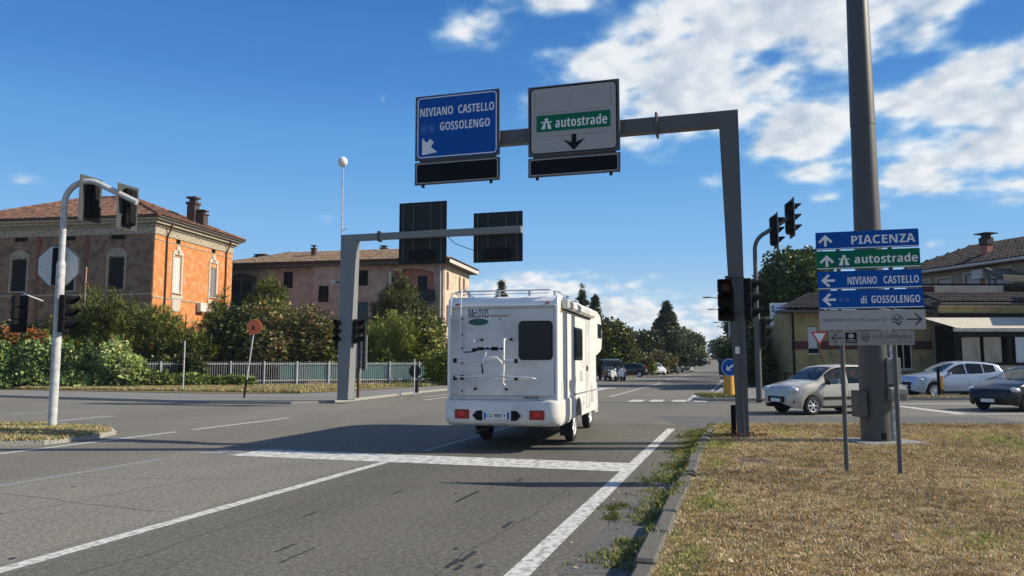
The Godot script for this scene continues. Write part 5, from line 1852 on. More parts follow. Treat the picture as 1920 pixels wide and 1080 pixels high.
		part("lamp_head", bx(Vector3(-1.8, 7.0, 0), Vector3(0.7, 0.1, 0.25), 0.04), K.zinc_dark, o)
	# cover, twigs, leaf
	o = thing("manhole_cover", "rusty rectangular cover lying flush in the dry grass", "manhole cover", Vector3(3.72, 0.135, -11.9), 0.1)
	part("plate", bx(Vector3(0, 0.0, 0), Vector3(0.45, 0.03, 0.4), 0.006), K.rust, o)
	part("frame", frame_of(0.52, 0.47, 0.01, 0.035, -0.012, 0.024), K.kerb_concrete, o)
	o.get_child(1).rotation.x = -PI / 2


# ---------------------------------------------------------------- buildings
func wall(m: M, x0: float, x1: float, y0: float, y1: float, holes: Array, depth: float, xf: Transform3D) -> void:
	var xs := [x0, x1]
	var ys := [y0, y1]
	for h in holes:
		for k in [h[0], h[2]]:
			if not xs.has(k):
				xs.append(k)
		for k in [h[1], h[3]]:
			if not ys.has(k):
				ys.append(k)
	xs.sort()
	ys.sort()
	for i in xs.size() - 1:
		for j in ys.size() - 1:
			var cx: float = (xs[i] + xs[i + 1]) / 2
			var cy: float = (ys[j] + ys[j + 1]) / 2
			var open := false
			for h in holes:
				if cx > h[0] and cx < h[2] and cy > h[1] and cy < h[3]:
					open = true
			if not open:
				m.quad(xf * Vector3(xs[i], ys[j], 0), xf * Vector3(xs[i + 1], ys[j], 0), xf * Vector3(xs[i + 1], ys[j + 1], 0), xf * Vector3(xs[i], ys[j + 1], 0))
	for h in holes:
		var a := Vector3(h[0], h[1], 0)
		var b := Vector3(h[2], h[1], 0)
		var c := Vector3(h[2], h[3], 0)
		var d := Vector3(h[0], h[3], 0)
		var k := Vector3(0, 0, -depth)
		m.quad(xf * (a + k), xf * a, xf * d, xf * (d + k))
		m.quad(xf * b, xf * (b + k), xf * (c + k), xf * c)
		m.quad(xf * (a + k), xf * (b + k), xf * b, xf * a)
		m.quad(xf * d, xf * c, xf * (c + k), xf * (d + k))
		m.quad(xf * (a + k), xf * (d + k), xf * (c + k), xf * (b + k))


# a window in an opening: casement, two panes or louvred shutters, sill
func window(o: Node3D, h: Array, xf: Transform3D, kind: String, sm: Material, sill := true) -> void:
	var cx: float = (h[0] + h[2]) / 2
	var cy: float = (h[1] + h[3]) / 2
	var w: float = h[2] - h[0]
	var t: float = h[3] - h[1]
	var m := M.new()
	for q in [[cx, h[1] + 0.03, w, 0.06], [cx, h[3] - 0.03, w, 0.06]]:
		m.box(Vector3(q[0], q[1], -0.11), Vector3(q[2] - 0.01, q[3], 0.05), 0.0, xf)
	for x in [h[0] + 0.03, cx, h[2] - 0.03]:
		m.box(Vector3(x, cy, -0.11), Vector3(0.06, t - 0.125, 0.05), 0.0, xf)
	var wn := part("window", m, K.fascia_light if kind == "light" else K.shutter_dark, o)
	m = M.new()
	if kind == "shut":
		for i in int(t / 0.07):
			for sx in [-1.0, 1.0]:
				m.box(Vector3(cx + sx * w * 0.235, h[1] + 0.06 + i * 0.07, -0.07), Vector3(w * 0.38, 0.045, 0.03), 0.0, xf)
		for x in [cx - w * 0.45, cx - w * 0.03, cx + w * 0.03, cx + w * 0.45]:
			m.box(Vector3(x, cy, -0.06), Vector3(0.05, t - 0.02, 0.04), 0.0, xf)
		m.box(Vector3(cx, cy, -0.10), Vector3(w - 0.05, t - 0.05, 0.012), 0.0, xf)
		part("shutter", m, sm, wn)
	else:
		m.box(Vector3(cx, cy, -0.125), Vector3(w - 0.04, t - 0.04, 0.012), 0.0, xf)
		part("pane", m, K.window_glass, wn)
		if kind == "blind":
			m = M.new()
			m.box(Vector3(cx, cy + t * 0.08, -0.08), Vector3(w - 0.06, t * 0.8, 0.015), 0.0, xf)
			part("roller_blind", m, K.blind, wn)
		if kind == "open":
			for sx in [-1.0, 1.0]:
				m = M.new()
				m.box(Vector3(cx + sx * (w * 0.72), cy, 0.03), Vector3(w * 0.42, t, 0.04), 0.008, xf)
				for i in int(t / 0.12):
					m.box(Vector3(cx + sx * (w * 0.72), h[1] + 0.08 + i * 0.12, 0.055), Vector3(w * 0.34, 0.05, 0.02), 0.0, xf)
				part("shutter", m, sm, wn)
	if sill:
		m = M.new()
		m.box(Vector3(cx, h[1] - 0.05, 0.05), Vector3(w + 0.24, 0.08, 0.16), 0.01, xf)
		part("sill", m, K.stone_white, wn)


func roof_face(o: Node3D, pts: Array, tw: float, tlen: float, cols: Array, seed_: int) -> void:
	# a sloping face: pts[0] to pts[1] is the eave; tiles are laid in rows up the slope
	var U: Vector3 = (pts[1] - pts[0]).normalized()
	var N: Vector3 = U.cross(pts[2] - pts[0]).normalized()
	if N.y < 0.0:
		N = -N
	var Wd := N.cross(U)
	if Wd.y < 0.0:
		Wd = -Wd
	var p2 := PackedVector2Array()
	var mx := Vector2.ZERO
	var mn := Vector2.ZERO
	for p in pts:
		var q := Vector2((p - pts[0]).dot(U), (p - pts[0]).dot(Wd))
		p2.append(q)
		mx = mx.max(q)
		mn = mn.min(q)
	var m := M.new()
	m.col = cols[0]
	var c := Vector3.ZERO
	for p in pts:
		c += p
	m.away(pts, c / pts.size() - N)
	var deck := part("roof", m, K.roof_tile, o)
	if not clump.has("tile"):
		var tm := M.new()
		var rows := []
		for j in 2:
			var row := PackedVector3Array()
			for k in 6:
				var a := PI * k / 5.0
				row.append(Vector3(-cos(a) * 0.52, -0.5 + j * 1.1, sin(a) * 0.5 + (0.18 if j == 0 else 0.0)))
			rows.append(row)
		tm.grid(rows)
		clump.tile = tm.mesh()
	var r := RandomNumberGenerator.new()
	r.seed = seed_
	var buf := PackedFloat32Array()
	var nr := int(mx.y / tlen) + 1
	for i in nr:
		for j in range(int(mn.x / tw) - 1, int(mx.x / tw) + 1):
			var q := Vector2((j + 0.5) * tw, (i + 0.5) * tlen)
			if not Geometry2D.is_point_in_polygon(q, p2):
				continue
			var at: Vector3 = pts[0] + U * q.x + Wd * q.y + N * (0.01 + r.randf() * 0.015)
			var bx_ := U.rotated(N, r.randf_range(-0.04, 0.04)) * tw
			var by := Wd * tlen
			var bz := N * tw * 0.62
			var k: Color = cols[r.randi() % cols.size()]
			var v := r.randf_range(0.75, 1.25)
			buf.append_array([bx_.x, by.x, bz.x, at.x, bx_.y, by.y, bz.y, at.y, bx_.z, by.z, bz.z, at.z, k.r * v, k.g * v, k.b * v, 1.0])
	copies_of(deck, "roof_tiles", clump.tile, K.roof_tile, buf)


const TERRA := [Color(0.24, 0.105, 0.06), Color(0.30, 0.14, 0.08), Color(0.20, 0.10, 0.065), Color(0.27, 0.17, 0.11), Color(0.17, 0.09, 0.06)]
const SAND := [Color(0.30, 0.20, 0.125), Color(0.34, 0.23, 0.14), Color(0.26, 0.175, 0.115), Color(0.31, 0.22, 0.15)]
const BROWN := [Color(0.055, 0.04, 0.034), Color(0.07, 0.048, 0.038), Color(0.045, 0.034, 0.03)]


func chimney(o: Node3D, at: Vector3, w: float, h: float, mt: Material, pots := 1) -> void:
	var m := M.new()
	m.box(at + Vector3(0, h * 0.4, 0), Vector3(w, h * 0.8, w), 0.02)
	m.box(at + Vector3(0, h * 0.83, 0), Vector3(w * 1.25, h * 0.07, w * 1.25), 0.02)
	for i in pots:
		m.box(at + Vector3((i - (pots - 1) * 0.5) * w * 0.5, h * 0.92, 0), Vector3(w * 0.3, h * 0.12, w * 0.5), 0.01)
	m.box(at + Vector3(0, h * 1.0, 0), Vector3(w * 1.2, h * 0.05, w * 1.2), 0.01)
	part("chimney", m, mt, o)


func villa() -> void:
	var o := thing("villa", "old orange-plastered villa with tiled hip roof, weathered shaded front on the left", "house", Vector3(-27.25, 0, -58.0), deg_to_rad(-9.0))
	var I := Transform3D()
	var side := Transform3D(Basis(Vector3(0, 0, -1), Vector3(0, 1, 0), Vector3(1, 0, 0)), Vector3.ZERO)
	var left := Transform3D(Basis(Vector3(0, 0, 1), Vector3(0, 1, 0), Vector3(-1, 0, 0)), Vector3(-17, 0, -11.5))
	var fw := []
	for x in [-3.75, -7.95, -12.15, -16.0]:
		fw.append([x, 7.1, x + 1.25, 9.6])
		fw.append([x + 0.02, 11.02, x + 1.22, 11.68])
		fw.append([x, 2.6, x + 1.25, 5.0])
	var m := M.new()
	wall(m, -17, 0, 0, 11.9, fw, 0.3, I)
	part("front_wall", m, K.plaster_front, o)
	for i in fw.size():
		window(o, fw[i], I, "glass" if i % 3 == 1 else "shut", K.shutter_dark, i % 3 != 1)
	for x in [-3.75, -7.95, -12.15, -16.0]:   # plaster surrounds
		m = M.new()
		m.box(Vector3(x - 0.13, 8.35, 0.025), Vector3(0.18, 2.7, 0.05), 0.01)
		m.box(Vector3(x + 1.38, 8.35, 0.025), Vector3(0.18, 2.7, 0.05), 0.01)
		m.box(Vector3(x + 0.625, 9.78, 0.03), Vector3(1.8, 0.2, 0.06), 0.015)
		m.prism(PackedVector2Array([Vector2(x - 0.3, 9.89), Vector2(x + 1.55, 9.89), Vector2(x + 1.1, 10.25), Vector2(x + 0.625, 10.4), Vector2(x + 0.15, 10.25)]), 0.0, 0.06)
		part("surround", m, K.cornice, o)
	for x in [-5.7, -9.9, -14.1]:
		part("pilaster", bx(Vector3(x, 7.0, 0.03), Vector3(0.28, 9.4, 0.06), 0.01), K.red_plaster, o)
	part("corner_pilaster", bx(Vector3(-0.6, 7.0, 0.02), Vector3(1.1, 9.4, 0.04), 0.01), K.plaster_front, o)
	part("string_course", bx(Vector3(-8.5, 6.75, 0.04), Vector3(17, 0.14, 0.08), 0.015), K.cornice, o)
	m = M.new()
	var sw := [[2.6, 7.1, 3.5, 10.0], [7.9, 7.2, 8.8, 9.75], [2.75, 11.0, 3.35, 11.6], [8.0, 11.0, 8.6, 11.6], [2.6, 2.8, 3.5, 5.2], [7.9, 2.8, 8.8, 5.2]]
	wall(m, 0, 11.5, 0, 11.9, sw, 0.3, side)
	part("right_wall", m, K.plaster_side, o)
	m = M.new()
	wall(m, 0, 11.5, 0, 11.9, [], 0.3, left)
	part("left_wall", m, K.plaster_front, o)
	window(o, sw[0], side, "shut", K.letter_white, true)
	window(o, sw[1], side, "shut", K.shutter_grey, true)
	for i in [2, 3, 4, 5]:
		window(o, sw[i], side, "glass" if i < 4 else "shut", K.shutter_dark, false)
	for x in [3.05, 8.35]:   # baroque stucco round the side windows
		m = M.new()
		m.box(Vector3(x - 0.6, 8.6, 0.03), Vector3(0.22, 3.2, 0.06), 0.01, side)
		m.box(Vector3(x + 0.6, 8.6, 0.03), Vector3(0.22, 3.2, 0.06), 0.01, side)
		m.prism(PackedVector2Array([Vector2(x - 0.75, 10.15), Vector2(x + 0.75, 10.15), Vector2(x + 0.62, 10.45), Vector2(x + 0.3, 10.5), Vector2(x + 0.18, 10.85), Vector2(x, 10.95), Vector2(x - 0.18, 10.85), Vector2(x - 0.3, 10.5), Vector2(x - 0.62, 10.45)]), 0.0, 0.09, side)
		m.ball(side * Vector3(x, 10.45, 0.1), Vector3(0.12, 0.22, 0.2), 6)
		m.box(Vector3(x, 6.75, 0.05), Vector3(1.5, 0.3, 0.1), 0.02, side)
		m.box(Vector3(x, 6.1, 0.04), Vector3(1.1, 1.0, 0.04), 0.02, side)
		part("surround", m, K.stone_white, o)
	for q in [[1.45, "a"], [10.3, "b"]]:
		m = M.new()
		m.tube([side * Vector3(q[0], 0.2, 0.08), side * Vector3(q[0], 11.3, 0.08), side * Vector3(q[0] - 0.05, 11.9, 0.35), side * Vector3(q[0] - 0.1, 12.3, 0.55)], 0.07, 8)
		part("downpipe", m, K.rust, o)
	m = M.new()
	m.box(Vector3(5.75, 11.0, 0.02), Vector3(11.5, 0.06, 0.04), 0.0, side)
	part("string_course", m, K.cornice, o)
	m = M.new()
	m.box(Vector3(5.75, 6.55, 0.02), Vector3(11.5, 0.1, 0.05), 0.0, side)
	part("string_course", m, K.cornice, o)
	m = M.new()
	m.box(Vector3(6.4, 6.15, 0.25), Vector3(1.0, 0.75, 0.4), 0.03, side)
	part("air_conditioner", m, K.body_cream, o)
	# stepped cornice
	for q in [[0.07, 11.68, 0.62], [0.18, 12.08, 0.18], [0.40, 12.30, 0.26], [0.64, 12.53, 0.20]]:
		m = M.new()
		m.box(Vector3(-8.5, q[1], -5.75), Vector3(17 + 2 * q[0], q[2], 11.5 + 2 * q[0]), 0.03)
		part("cornice", m, K.cornice if q[1] < 12.4 else K.fascia_light, o)
	m = M.new()
	for q in [[Vector3(-17.75, 12.62, 0.72), Vector3(0.75, 12.62, 0.72)], [Vector3(0.72, 12.62, 0.75), Vector3(0.72, 12.62, -12.25)]]:
		m.tube([q[0], q[1]], 0.085, 8)
	part("gutter", m, K.fascia, o)
	var e := 12.66
	var A := Vector3(-17.8, e, 0.8)
	var B := Vector3(0.8, e, 0.8)
	var C := Vector3(0.8, e, -12.3)
	var D := Vector3(-17.8, e, -12.3)
	var R1 := Vector3(-10.6, e + 2.95, -5.75)
	var R2 := Vector3(-6.4, e + 2.95, -5.75)
	roof_face(o, [A, B, R2, R1], 0.24, 0.40, TERRA, 1)
	roof_face(o, [B, C, R2], 0.24, 0.40, TERRA, 2)
	roof_face(o, [C, D, R1, R2], 0.3, 0.5, TERRA, 3)
	roof_face(o, [D, A, R1], 0.24, 0.40, TERRA, 4)
	m = M.new()
	var rr := RandomNumberGenerator.new()
	rr.seed = 5
	for q in [[A, R1], [R1, R2], [B, R2], [C, R2]]:
		var n := int(q[0].distance_to(q[1]) / 0.4)
		for i in n:
			var p0: Vector3 = q[0].lerp(q[1], float(i) / n) + Vector3(0, 0.10, 0)
			var p1: Vector3 = q[0].lerp(q[1], (i + 1.12) / n) + Vector3(0, 0.06 + rr.randf() * 0.03, 0)
			m.col = TERRA[rr.randi() % 5] * 1.25
			m.tube([p0, p1], [0.15, 0.12], 6)
	stuff(part("ridge_tiles", m, K.roof_tile, o))
	chimney(o, Vector3(-1.9, 13.0, -8.0), 0.75, 2.9, K.brick_dark, 2)
	chimney(o, Vector3(-1.2, 12.9, -8.3), 0.7, 1.9, K.brick_dark, 2)


func apartments() -> void:
	var o := thing("apartment_block", "three-storey pink apartment block with brown hip roof behind the far gantry", "apartment building", Vector3(-6.3, 0, -70.0), deg_to_rad(-12.0))
	var I := Transform3D()
	var side := Transform3D(Basis(Vector3(0, 0, -1), Vector3(0, 1, 0), Vector3(1, 0, 0)), Vector3.ZERO)
	var fw := [[-16.0, 8.65, -15.0, 10.25], [-8.35, 8.7, -7.35, 10.2], [-8.4, 4.7, -7.3, 7.2], [-6.9, 4.9, -6.4, 6.7], [-16.0, 5.2, -15.0, 6.8], [-5.4, 7.3, -0.9, 10.35], [-5.4, 4.0, -0.9, 6.7], [-22.0, 7.3, -18.8, 10.3], [-3.6, 1.0, -2.6, 2.4], [-16.0, 1.8, -15.0, 3.4]]
	var m := M.new()
	wall(m, -22.4, -12.7, 0, 10.6, [fw[0], fw[4], fw[7], fw[9]], 0.35, I)
	part("wall", m, K.pink_plaster, o)
	m = M.new()
	wall(m, -9.0, 0, 0, 10.6, [fw[1], fw[2], fw[3], fw[8], [-5.4, 7.3, -0.9, 10.35], [-5.4, 4.0, -0.9, 6.7]], 0.35, I)
	wall(m, 0, 9.0, 0, 10.6, [], 0.3, side)
	part("wall", m, K.pink_plaster, o)
	m = M.new()
	wall(m, 0, 9.0, 0, 10.6, [], 0.3, Transform3D(Basis(Vector3(0, 0, 1), Vector3(0, 1, 0), Vector3(-1, 0, 0)), Vector3(-22.4, 0, -9.0)))
	part("wall", m, K.pink_plaster, o)
	# projecting stair bay
	m = M.new()
	var bay := Transform3D(Basis(), Vector3(0, 0, 0.5))
	var bw := [[-12.1, 7.2, -11.05, 8.75], [-12.1, 4.2, -11.05, 5.75]]
	wall(m, -12.7, -9.0, 0, 10.6, bw, 0.3, bay)
	m.quad(Vector3(-12.7, 0, 0), Vector3(-12.7, 0, 0.5), Vector3(-12.7, 10.6, 0.5), Vector3(-12.7, 10.6, 0))
	m.quad(Vector3(-9.0, 0, 0.5), Vector3(-9.0, 0, 0), Vector3(-9.0, 10.6, 0), Vector3(-9.0, 10.6, 0.5))
	part("stair_bay", m, K.pink_plaster, o)
	for h in bw:
		window(o, h, bay, "glass", K.shutter_dark)
	window(o, fw[0], I, "glass", K.shutter_dark)
	window(o, fw[1], I, "glass", K.shutter_dark)
	window(o, fw[2], I, "shut", K.shutter_teal)
	window(o, fw[3], I, "glass", K.shutter_dark, false)
	window(o, fw[4], I, "glass", K.shutter_dark)
	window(o, fw[8], I, "glass", K.shutter_dark)
	window(o, fw[9], I, "glass", K.shutter_dark)
	# loggias with rose inner walls, arched heads, balcony fronts
	for q in [[-5.4, -0.9, 7.3, 10.35], [-5.4, -0.9, 4.0, 6.7], [-22.0, -18.8, 7.3, 10.3]]:
		m = M.new()
		m.box(Vector3((q[0] + q[1]) / 2, (q[2] + q[3]) / 2, -0.33), Vector3(q[1] - q[0] - 0.02, q[3] - q[2] - 0.02, 0.02))
		part("loggia_wall", m, K.rose_plaster if q[0] > -10 else K.fascia, o)
		for x in [q[0] + 0.8, q[1] - 1.2]:
			part("loggia_door", bx(Vector3(x, q[2] + 1.15, -0.30), Vector3(0.9, 2.2, 0.04)), K.shutter_dark, o)
		var w: float = q[1] - q[0]
		var ap := PackedVector2Array([Vector2(q[0] - 0.05, q[3] + 0.05), Vector2(q[0] - 0.05, q[3] - 0.55)])
		for k in 11:
			var t := k / 10.0
			ap.append(Vector2(q[0] + w * t, q[3] - 0.5 + 0.38 * sin(PI * t)))
		ap.append(Vector2(q[1] + 0.05, q[3] + 0.05))
		m = M.new()
		m.prism(ap, 0.002, 0.06)
		part("arch", m, K.pink_plaster, o)
		part("balcony_front", bx(Vector3((q[0] + q[1]) / 2, q[2] + 0.35, 0.22), Vector3(w + 0.4, 1.15, 0.1), 0.01), K.gantry_back, o)
		part("balcony_slab", bx(Vector3((q[0] + q[1]) / 2, q[2] - 0.3, 0.15), Vector3(w + 0.4, 0.16, 0.5), 0.01), K.fascia, o)
		part("column", bx(Vector3(q[0] + 0.25, (q[2] + q[3]) / 2 - 0.1, 0.06), Vector3(0.25, q[3] - q[2] - 0.5, 0.12)), K.fascia_light, o)
	part("downpipe", tb([Vector3(-0.25, 0.2, 0.1), Vector3(-0.25, 10.6, 0.1)], 0.06, 8), K.light_grey, o)
	part("downpipe", tb([Vector3(-12.75, 0.2, 0.12), Vector3(-12.75, 10.6, 0.12)], 0.06, 8), K.pink_plaster, o)
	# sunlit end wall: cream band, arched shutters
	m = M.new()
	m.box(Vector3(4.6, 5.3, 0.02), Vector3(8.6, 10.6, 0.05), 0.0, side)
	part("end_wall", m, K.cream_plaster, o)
	for q in [[0.9, 8.3, 1.5, 10.0], [0.9, 4.9, 1.5, 6.9], [0.9, 1.9, 1.5, 3.8], [5.0, 8.2, 5.5, 10.0], [6.5, 8.2, 7.1, 10.0]]:
		m = M.new()
		var sp := PackedVector2Array([Vector2(q[0], q[1]), Vector2(q[2], q[1]), Vector2(q[2], q[3] - 0.2)])
		for k in range(1, 6):
			var a := PI * k / 6.0
			sp.append(Vector2((q[0] + q[2]) / 2 + (q[2] - q[0]) / 2 * cos(a), q[3] - 0.2 + 0.2 * sin(a)))
		sp.append(Vector2(q[0], q[3] - 0.2))
		m.prism(sp, 0.03, 0.08, side)
		part("shutter", m, K.shutter_red, o)
	# eaves and roof
	m = M.new()
	m.box(Vector3(-11.2, 10.78, -4.4), Vector3(24.0, 0.36, 10.4), 0.02)
	part("eave", m, K.fascia, o)
	m = M.new()
	m.box(Vector3(0.83, 10.8, -4.4), Vector3(0.06, 0.34, 10.44))
	part("verge_board", m, K.fascia_light, o)
	part("gutter", tb([Vector3(-23.2, 10.92, 0.88), Vector3(0.88, 10.92, 0.88)], 0.08, 8), K.rust, o)
	var e := 10.99
	var A := Vector3(-23.3, e, 0.9)
	var B := Vector3(0.9, e, 0.9)
	var C := Vector3(0.9, e, -9.7)
	var D := Vector3(-23.3, e, -9.7)
	var R1 := Vector3(-17.6, e + 1.75, -4.4)
	var R2 := Vector3(-4.4, e + 1.75, -4.4)
	roof_face(o, [A, B, R2, R1], 0.30, 0.42, SAND, 1)
	roof_face(o, [B, C, R2], 0.30, 0.42, SAND, 2)
	roof_face(o, [C, D, R1, R2], 0.3, 0.42, SAND, 3)
	roof_face(o, [D, A, R1], 0.30, 0.42, SAND, 4)
	chimney(o, Vector3(-13.9, 11.3, -2.0), 0.42, 1.7, K.brick_dark)
	chimney(o, Vector3(-20.6, 11.3, -4.0), 1.1, 1.25, K.brick_dark, 3)
	chimney(o, Vector3(-8.0, 12.0, -5.5), 0.6, 1.3, K.brick_dark)


func restaurant() -> void:
	var o := thing("restaurant", "low yellow and maroon restaurant with a cream awning behind the parked cars", "building", Vector3(16.7, 0, -46.0), 0.0)
	var I := Transform3D()
	var hs := [[1.0, 2.15, 1.6, 3.75], [4.2, 0.4, 5.1, 2.6], [6.2, 1.2, 7.2, 2.7]]
	var m := M.new()
	wall(m, 0, 8.4, 0, 4.6, hs, 0.25, I)
	m.quad(Vector3(0, 0, -8), Vector3(0, 0, 0), Vector3(0, 4.6, 0), Vector3(0, 4.6, -8))
	part("wall", m, K.yellow_plaster, o)
	window(o, hs[0], I, "blind", K.shutter_dark)
	window(o, hs[1], I, "glass", K.shutter_dark, false)
	window(o, hs[2], I, "light", K.shutter_dark)
	for q in [[0.0, 0.99], [1.61, 4.19], [5.11, 6.19], [7.21, 8.4]]:
		part("stripe", bx(Vector3((q[0] + q[1]) / 2, 2.62, 0.01), Vector3(q[1] - q[0], 0.5, 0.03)), K.maroon, o)
	roof_face(o, [Vector3(-0.7, 4.72, 0.7), Vector3(8.4, 4.72, 0.7), Vector3(8.4, 6.0, -4.0), Vector3(2.5, 6.0, -4.0)], 0.3, 0.42, BROWN, 8)
	part("eave", bx(Vector3(3.85, 4.62, 0.0), Vector3(9.1, 0.16, 1.4), 0.01), K.fascia, o)
	part("post", bx(Vector3(-0.1, 2.3, 0.6), Vector3(0.12, 4.6, 0.12)), K.timber_dark, o)
	part("lantern", bx(Vector3(2.3, 3.2, 0.2), Vector3(0.2, 0.5, 0.2), 0.04), K.black, o)
	# long tiled front with awning and terrace
	part("back_wall", bx(Vector3(18.5, 2.6, -0.2), Vector3(20.0, 5.2, 0.3)), K.beige_plaster, o)
	part("parapet", bx(Vector3(18.5, 6.02, -1.4), Vector3(20.0, 0.62, 0.25), 0.01), K.cream_plaster, o)
	part("parapet_rail", bx(Vector3(18.5, 6.42, -1.4), Vector3(20.0, 0.09, 0.3), 0.01), K.timber_dark, o)
	part("flower_box", bx(Vector3(8.9, 6.12, -1.2), Vector3(0.9, 0.35, 0.2), 0.02), K.maroon, o)
	part("flower_box", bx(Vector3(15.3, 6.15, -1.2), Vector3(3.2, 0.36, 0.2), 0.02), K.timber_dark, o)
	roof_face(o, [Vector3(8.4, 5.08, 1.2), Vector3(28.5, 5.08, 1.2), Vector3(28.5, 5.85, -1.25), Vector3(8.4, 5.85, -1.25)], 0.28, 0.4, BROWN, 9)
	part("gutter", tb([Vector3(8.3, 5.0, 1.28), Vector3(28.5, 5.0, 1.28)], 0.09, 8), K.fascia, o)
	part("fascia_board", bx(Vector3(18.4, 4.88, 1.15), Vector3(20.2, 0.10, 0.08)), K.cream_plaster, o)
	part("band", bx(Vector3(18.4, 4.65, 1.05), Vector3(20.2, 0.34, 0.1)), K.yellow_plaster, o)
	part("beam", bx(Vector3(18.4, 4.36, 1.1), Vector3(20.2, 0.22, 0.2)), K.timber_dark, o)
	m = M.new()
	m.away([Vector3(7.1, 4.22, 1.3), Vector3(28.0, 4.22, 1.3), Vector3(28.0, 3.50, 3.4), Vector3(8.0, 3.50, 3.4)], Vector3(18, 0, 2))
	m.away([Vector3(7.1, 4.205, 1.3), Vector3(28.0, 4.205, 1.3), Vector3(28.0, 3.485, 3.4), Vector3(8.0, 3.485, 3.4)], Vector3(18, 9, 2))
	m.box(Vector3(17.9, 3.40, 3.41), Vector3(20.3, 0.18, 0.02))
	part("awning", m, K.awning, o)
	part("front_beam", bx(Vector3(18.0, 3.16, 3.3), Vector3(20.2, 0.26, 0.16), 0.01), K.timber_dark, o)
	m = M.new()
	m.prism(PackedVector2Array([Vector2(-3.35, 3.28), Vector2(-1.2, 3.75), Vector2(-1.2, 3.45), Vector2(-3.35, 2.98)]), -0.06, 0.06, Transform3D(Basis(Vector3(0, 0, -1), Vector3(0, 1, 0), Vector3(1, 0, 0)), Vector3(8.3, 0, 0)))
	part("side_beam", m, K.timber_dark, o)
	for x in [8.0, 10.9, 13.9, 16.9, 19.9]:
		part("terrace_post", bx(Vector3(x, 1.6, 3.25), Vector3(0.24, 3.2, 0.2), 0.01), K.timber_dark, o)
	part("terrace_wall", bx(Vector3(18.0, 0.72, 3.3), Vector3(20.4, 1.44, 0.14)), K.beige_plaster, o)
	part("terrace_rail", bx(Vector3(18.0, 1.52, 3.3), Vector3(20.4, 0.16, 0.18)), K.timber_dark, o)
	for q in [[8.75, 1.0], [9.95, 0.95], [11.5, 0.55], [12.55, 1.35], [16.5, 0.5], [17.7, 1.4]]:
		part("terrace_panel", bx(Vector3(q[0], 2.3, 3.28), Vector3(q[1], 1.42, 0.04)), K.panel_white if q[0] > 11 else K.beige_plaster, o)
	part("interior_wall", bx(Vector3(18.2, 2.0, 0.4), Vector3(19.5, 3.6, 0.2)), K.timber_dark, o)
	for q in [[14.6, 1.9, 0.7], [15.6, 1.75, 0.5], [15.2, 2.5, 0.5]]:
		part("interior_poster", bx(Vector3(q[0], q[1], 0.54), Vector3(q[2], 0.6, 0.03)), K.yellow_plaster, o)
	# taller house behind, running away from us
	var u := thing("house", "grey-beige upper storey with dark tiled roof above the restaurant on the right", "house", Vector3(30.1, -0.16, -57.9), deg_to_rad(-73.4))
	u.scale = Vector3.ONE * 1.1
	var wh := [[0.9, 5.85, 1.7, 7.0], [2.4, 5.85, 3.4, 7.0], [4.55, 5.85, 5.5, 7.1], [6.2, 5.8, 7.7, 7.15]]
	m = M.new()
	wall(m, -0.3, 9.1, 0, 7.45, wh, 0.25, I)
	m.quad(Vector3(-0.3, 0, -8), Vector3(-0.3, 0, 0), Vector3(-0.3, 7.45, 0), Vector3(-0.3, 7.45, -8))
	part("wall", m, K.beige_plaster, u)
	m = M.new()
	m.away([Vector3(9.1, 0, 0), Vector3(9.1, 0, -8), Vector3(9.1, 7.45, -8), Vector3(9.1, 7.45, 0)], Vector3(5, 4, -4))
	m.away([Vector3(9.1, 7.45, 0), Vector3(9.1, 7.45, -8), Vector3(9.1, 9.42, -3.6)], Vector3(5, 8, -4))
	part("gable_wall", m, K.beige_plaster, u)
	for h in wh:
		window(u, h, I, "blind", K.shutter_dark)
		var fm := M.new()
		fm.box(Vector3((h[0] + h[2]) / 2, h[3] + 0.1, 0.03), Vector3(h[2] - h[0] + 0.35, 0.18, 0.06), 0.02)
		fm.box(Vector3(h[0] - 0.09, (h[1] + h[3]) / 2, 0.03), Vector3(0.16, h[3] - h[1], 0.06), 0.02)
		fm.box(Vector3(h[2] + 0.09, (h[1] + h[3]) / 2, 0.03), Vector3(0.16, h[3] - h[1], 0.06), 0.02)
		part("surround", fm, K.fascia_light, u)
	part("eave", bx(Vector3(4.25, 7.52, -3.6), Vector3(10.2, 0.14, 8.8)), K.fascia, u)
	part("gutter", tb([Vector3(-0.9, 7.55, 0.85), Vector3(9.4, 7.55, 0.85)], 0.1, 8), K.fascia_light, u)
	roof_face(u, [Vector3(-0.9, 7.62, 0.8), Vector3(9.4, 7.62, 0.8), Vector3(9.4, 9.5, -3.6), Vector3(2.0, 9.5, -3.6)], 0.28, 0.42, BROWN, 11)
	roof_face(u, [Vector3(-0.9, 7.62, -8.0), Vector3(-0.9, 7.62, 0.8), Vector3(2.0, 9.5, -3.6)], 0.28, 0.42, BROWN, 12)
	roof_face(u, [Vector3(9.4, 7.62, -8.0), Vector3(-0.9, 7.62, -8.0), Vector3(2.0, 9.5, -3.6), Vector3(9.4, 9.5, -3.6)], 0.28, 0.42, BROWN, 13)
	m = M.new()
	m.box(Vector3(5.4, 8.55, -0.9), Vector3(0.5, 0.7, 0.5), 0.02)
	part("chimney", m, K.rose_plaster, u)
	m = M.new()
	m.box(Vector3(5.4, 9.15, -0.9), Vector3(0.62, 0.5, 0.62), 0.05)
	m.box(Vector3(5.4, 9.5, -0.9), Vector3(0.4, 0.2, 0.4), 0.02)
	m.box(Vector3(5.4, 9.64, -0.9), Vector3(0.95, 0.06, 0.95), 0.01)
	part("chimney_cowl", m, K.brick_dark, u)
	part("air_conditioner", bx(Vector3(5.8, 7.0, 0.28), Vector3(0.8, 0.58, 0.34), 0.03), K.body_cream, u)
	m = M.new()
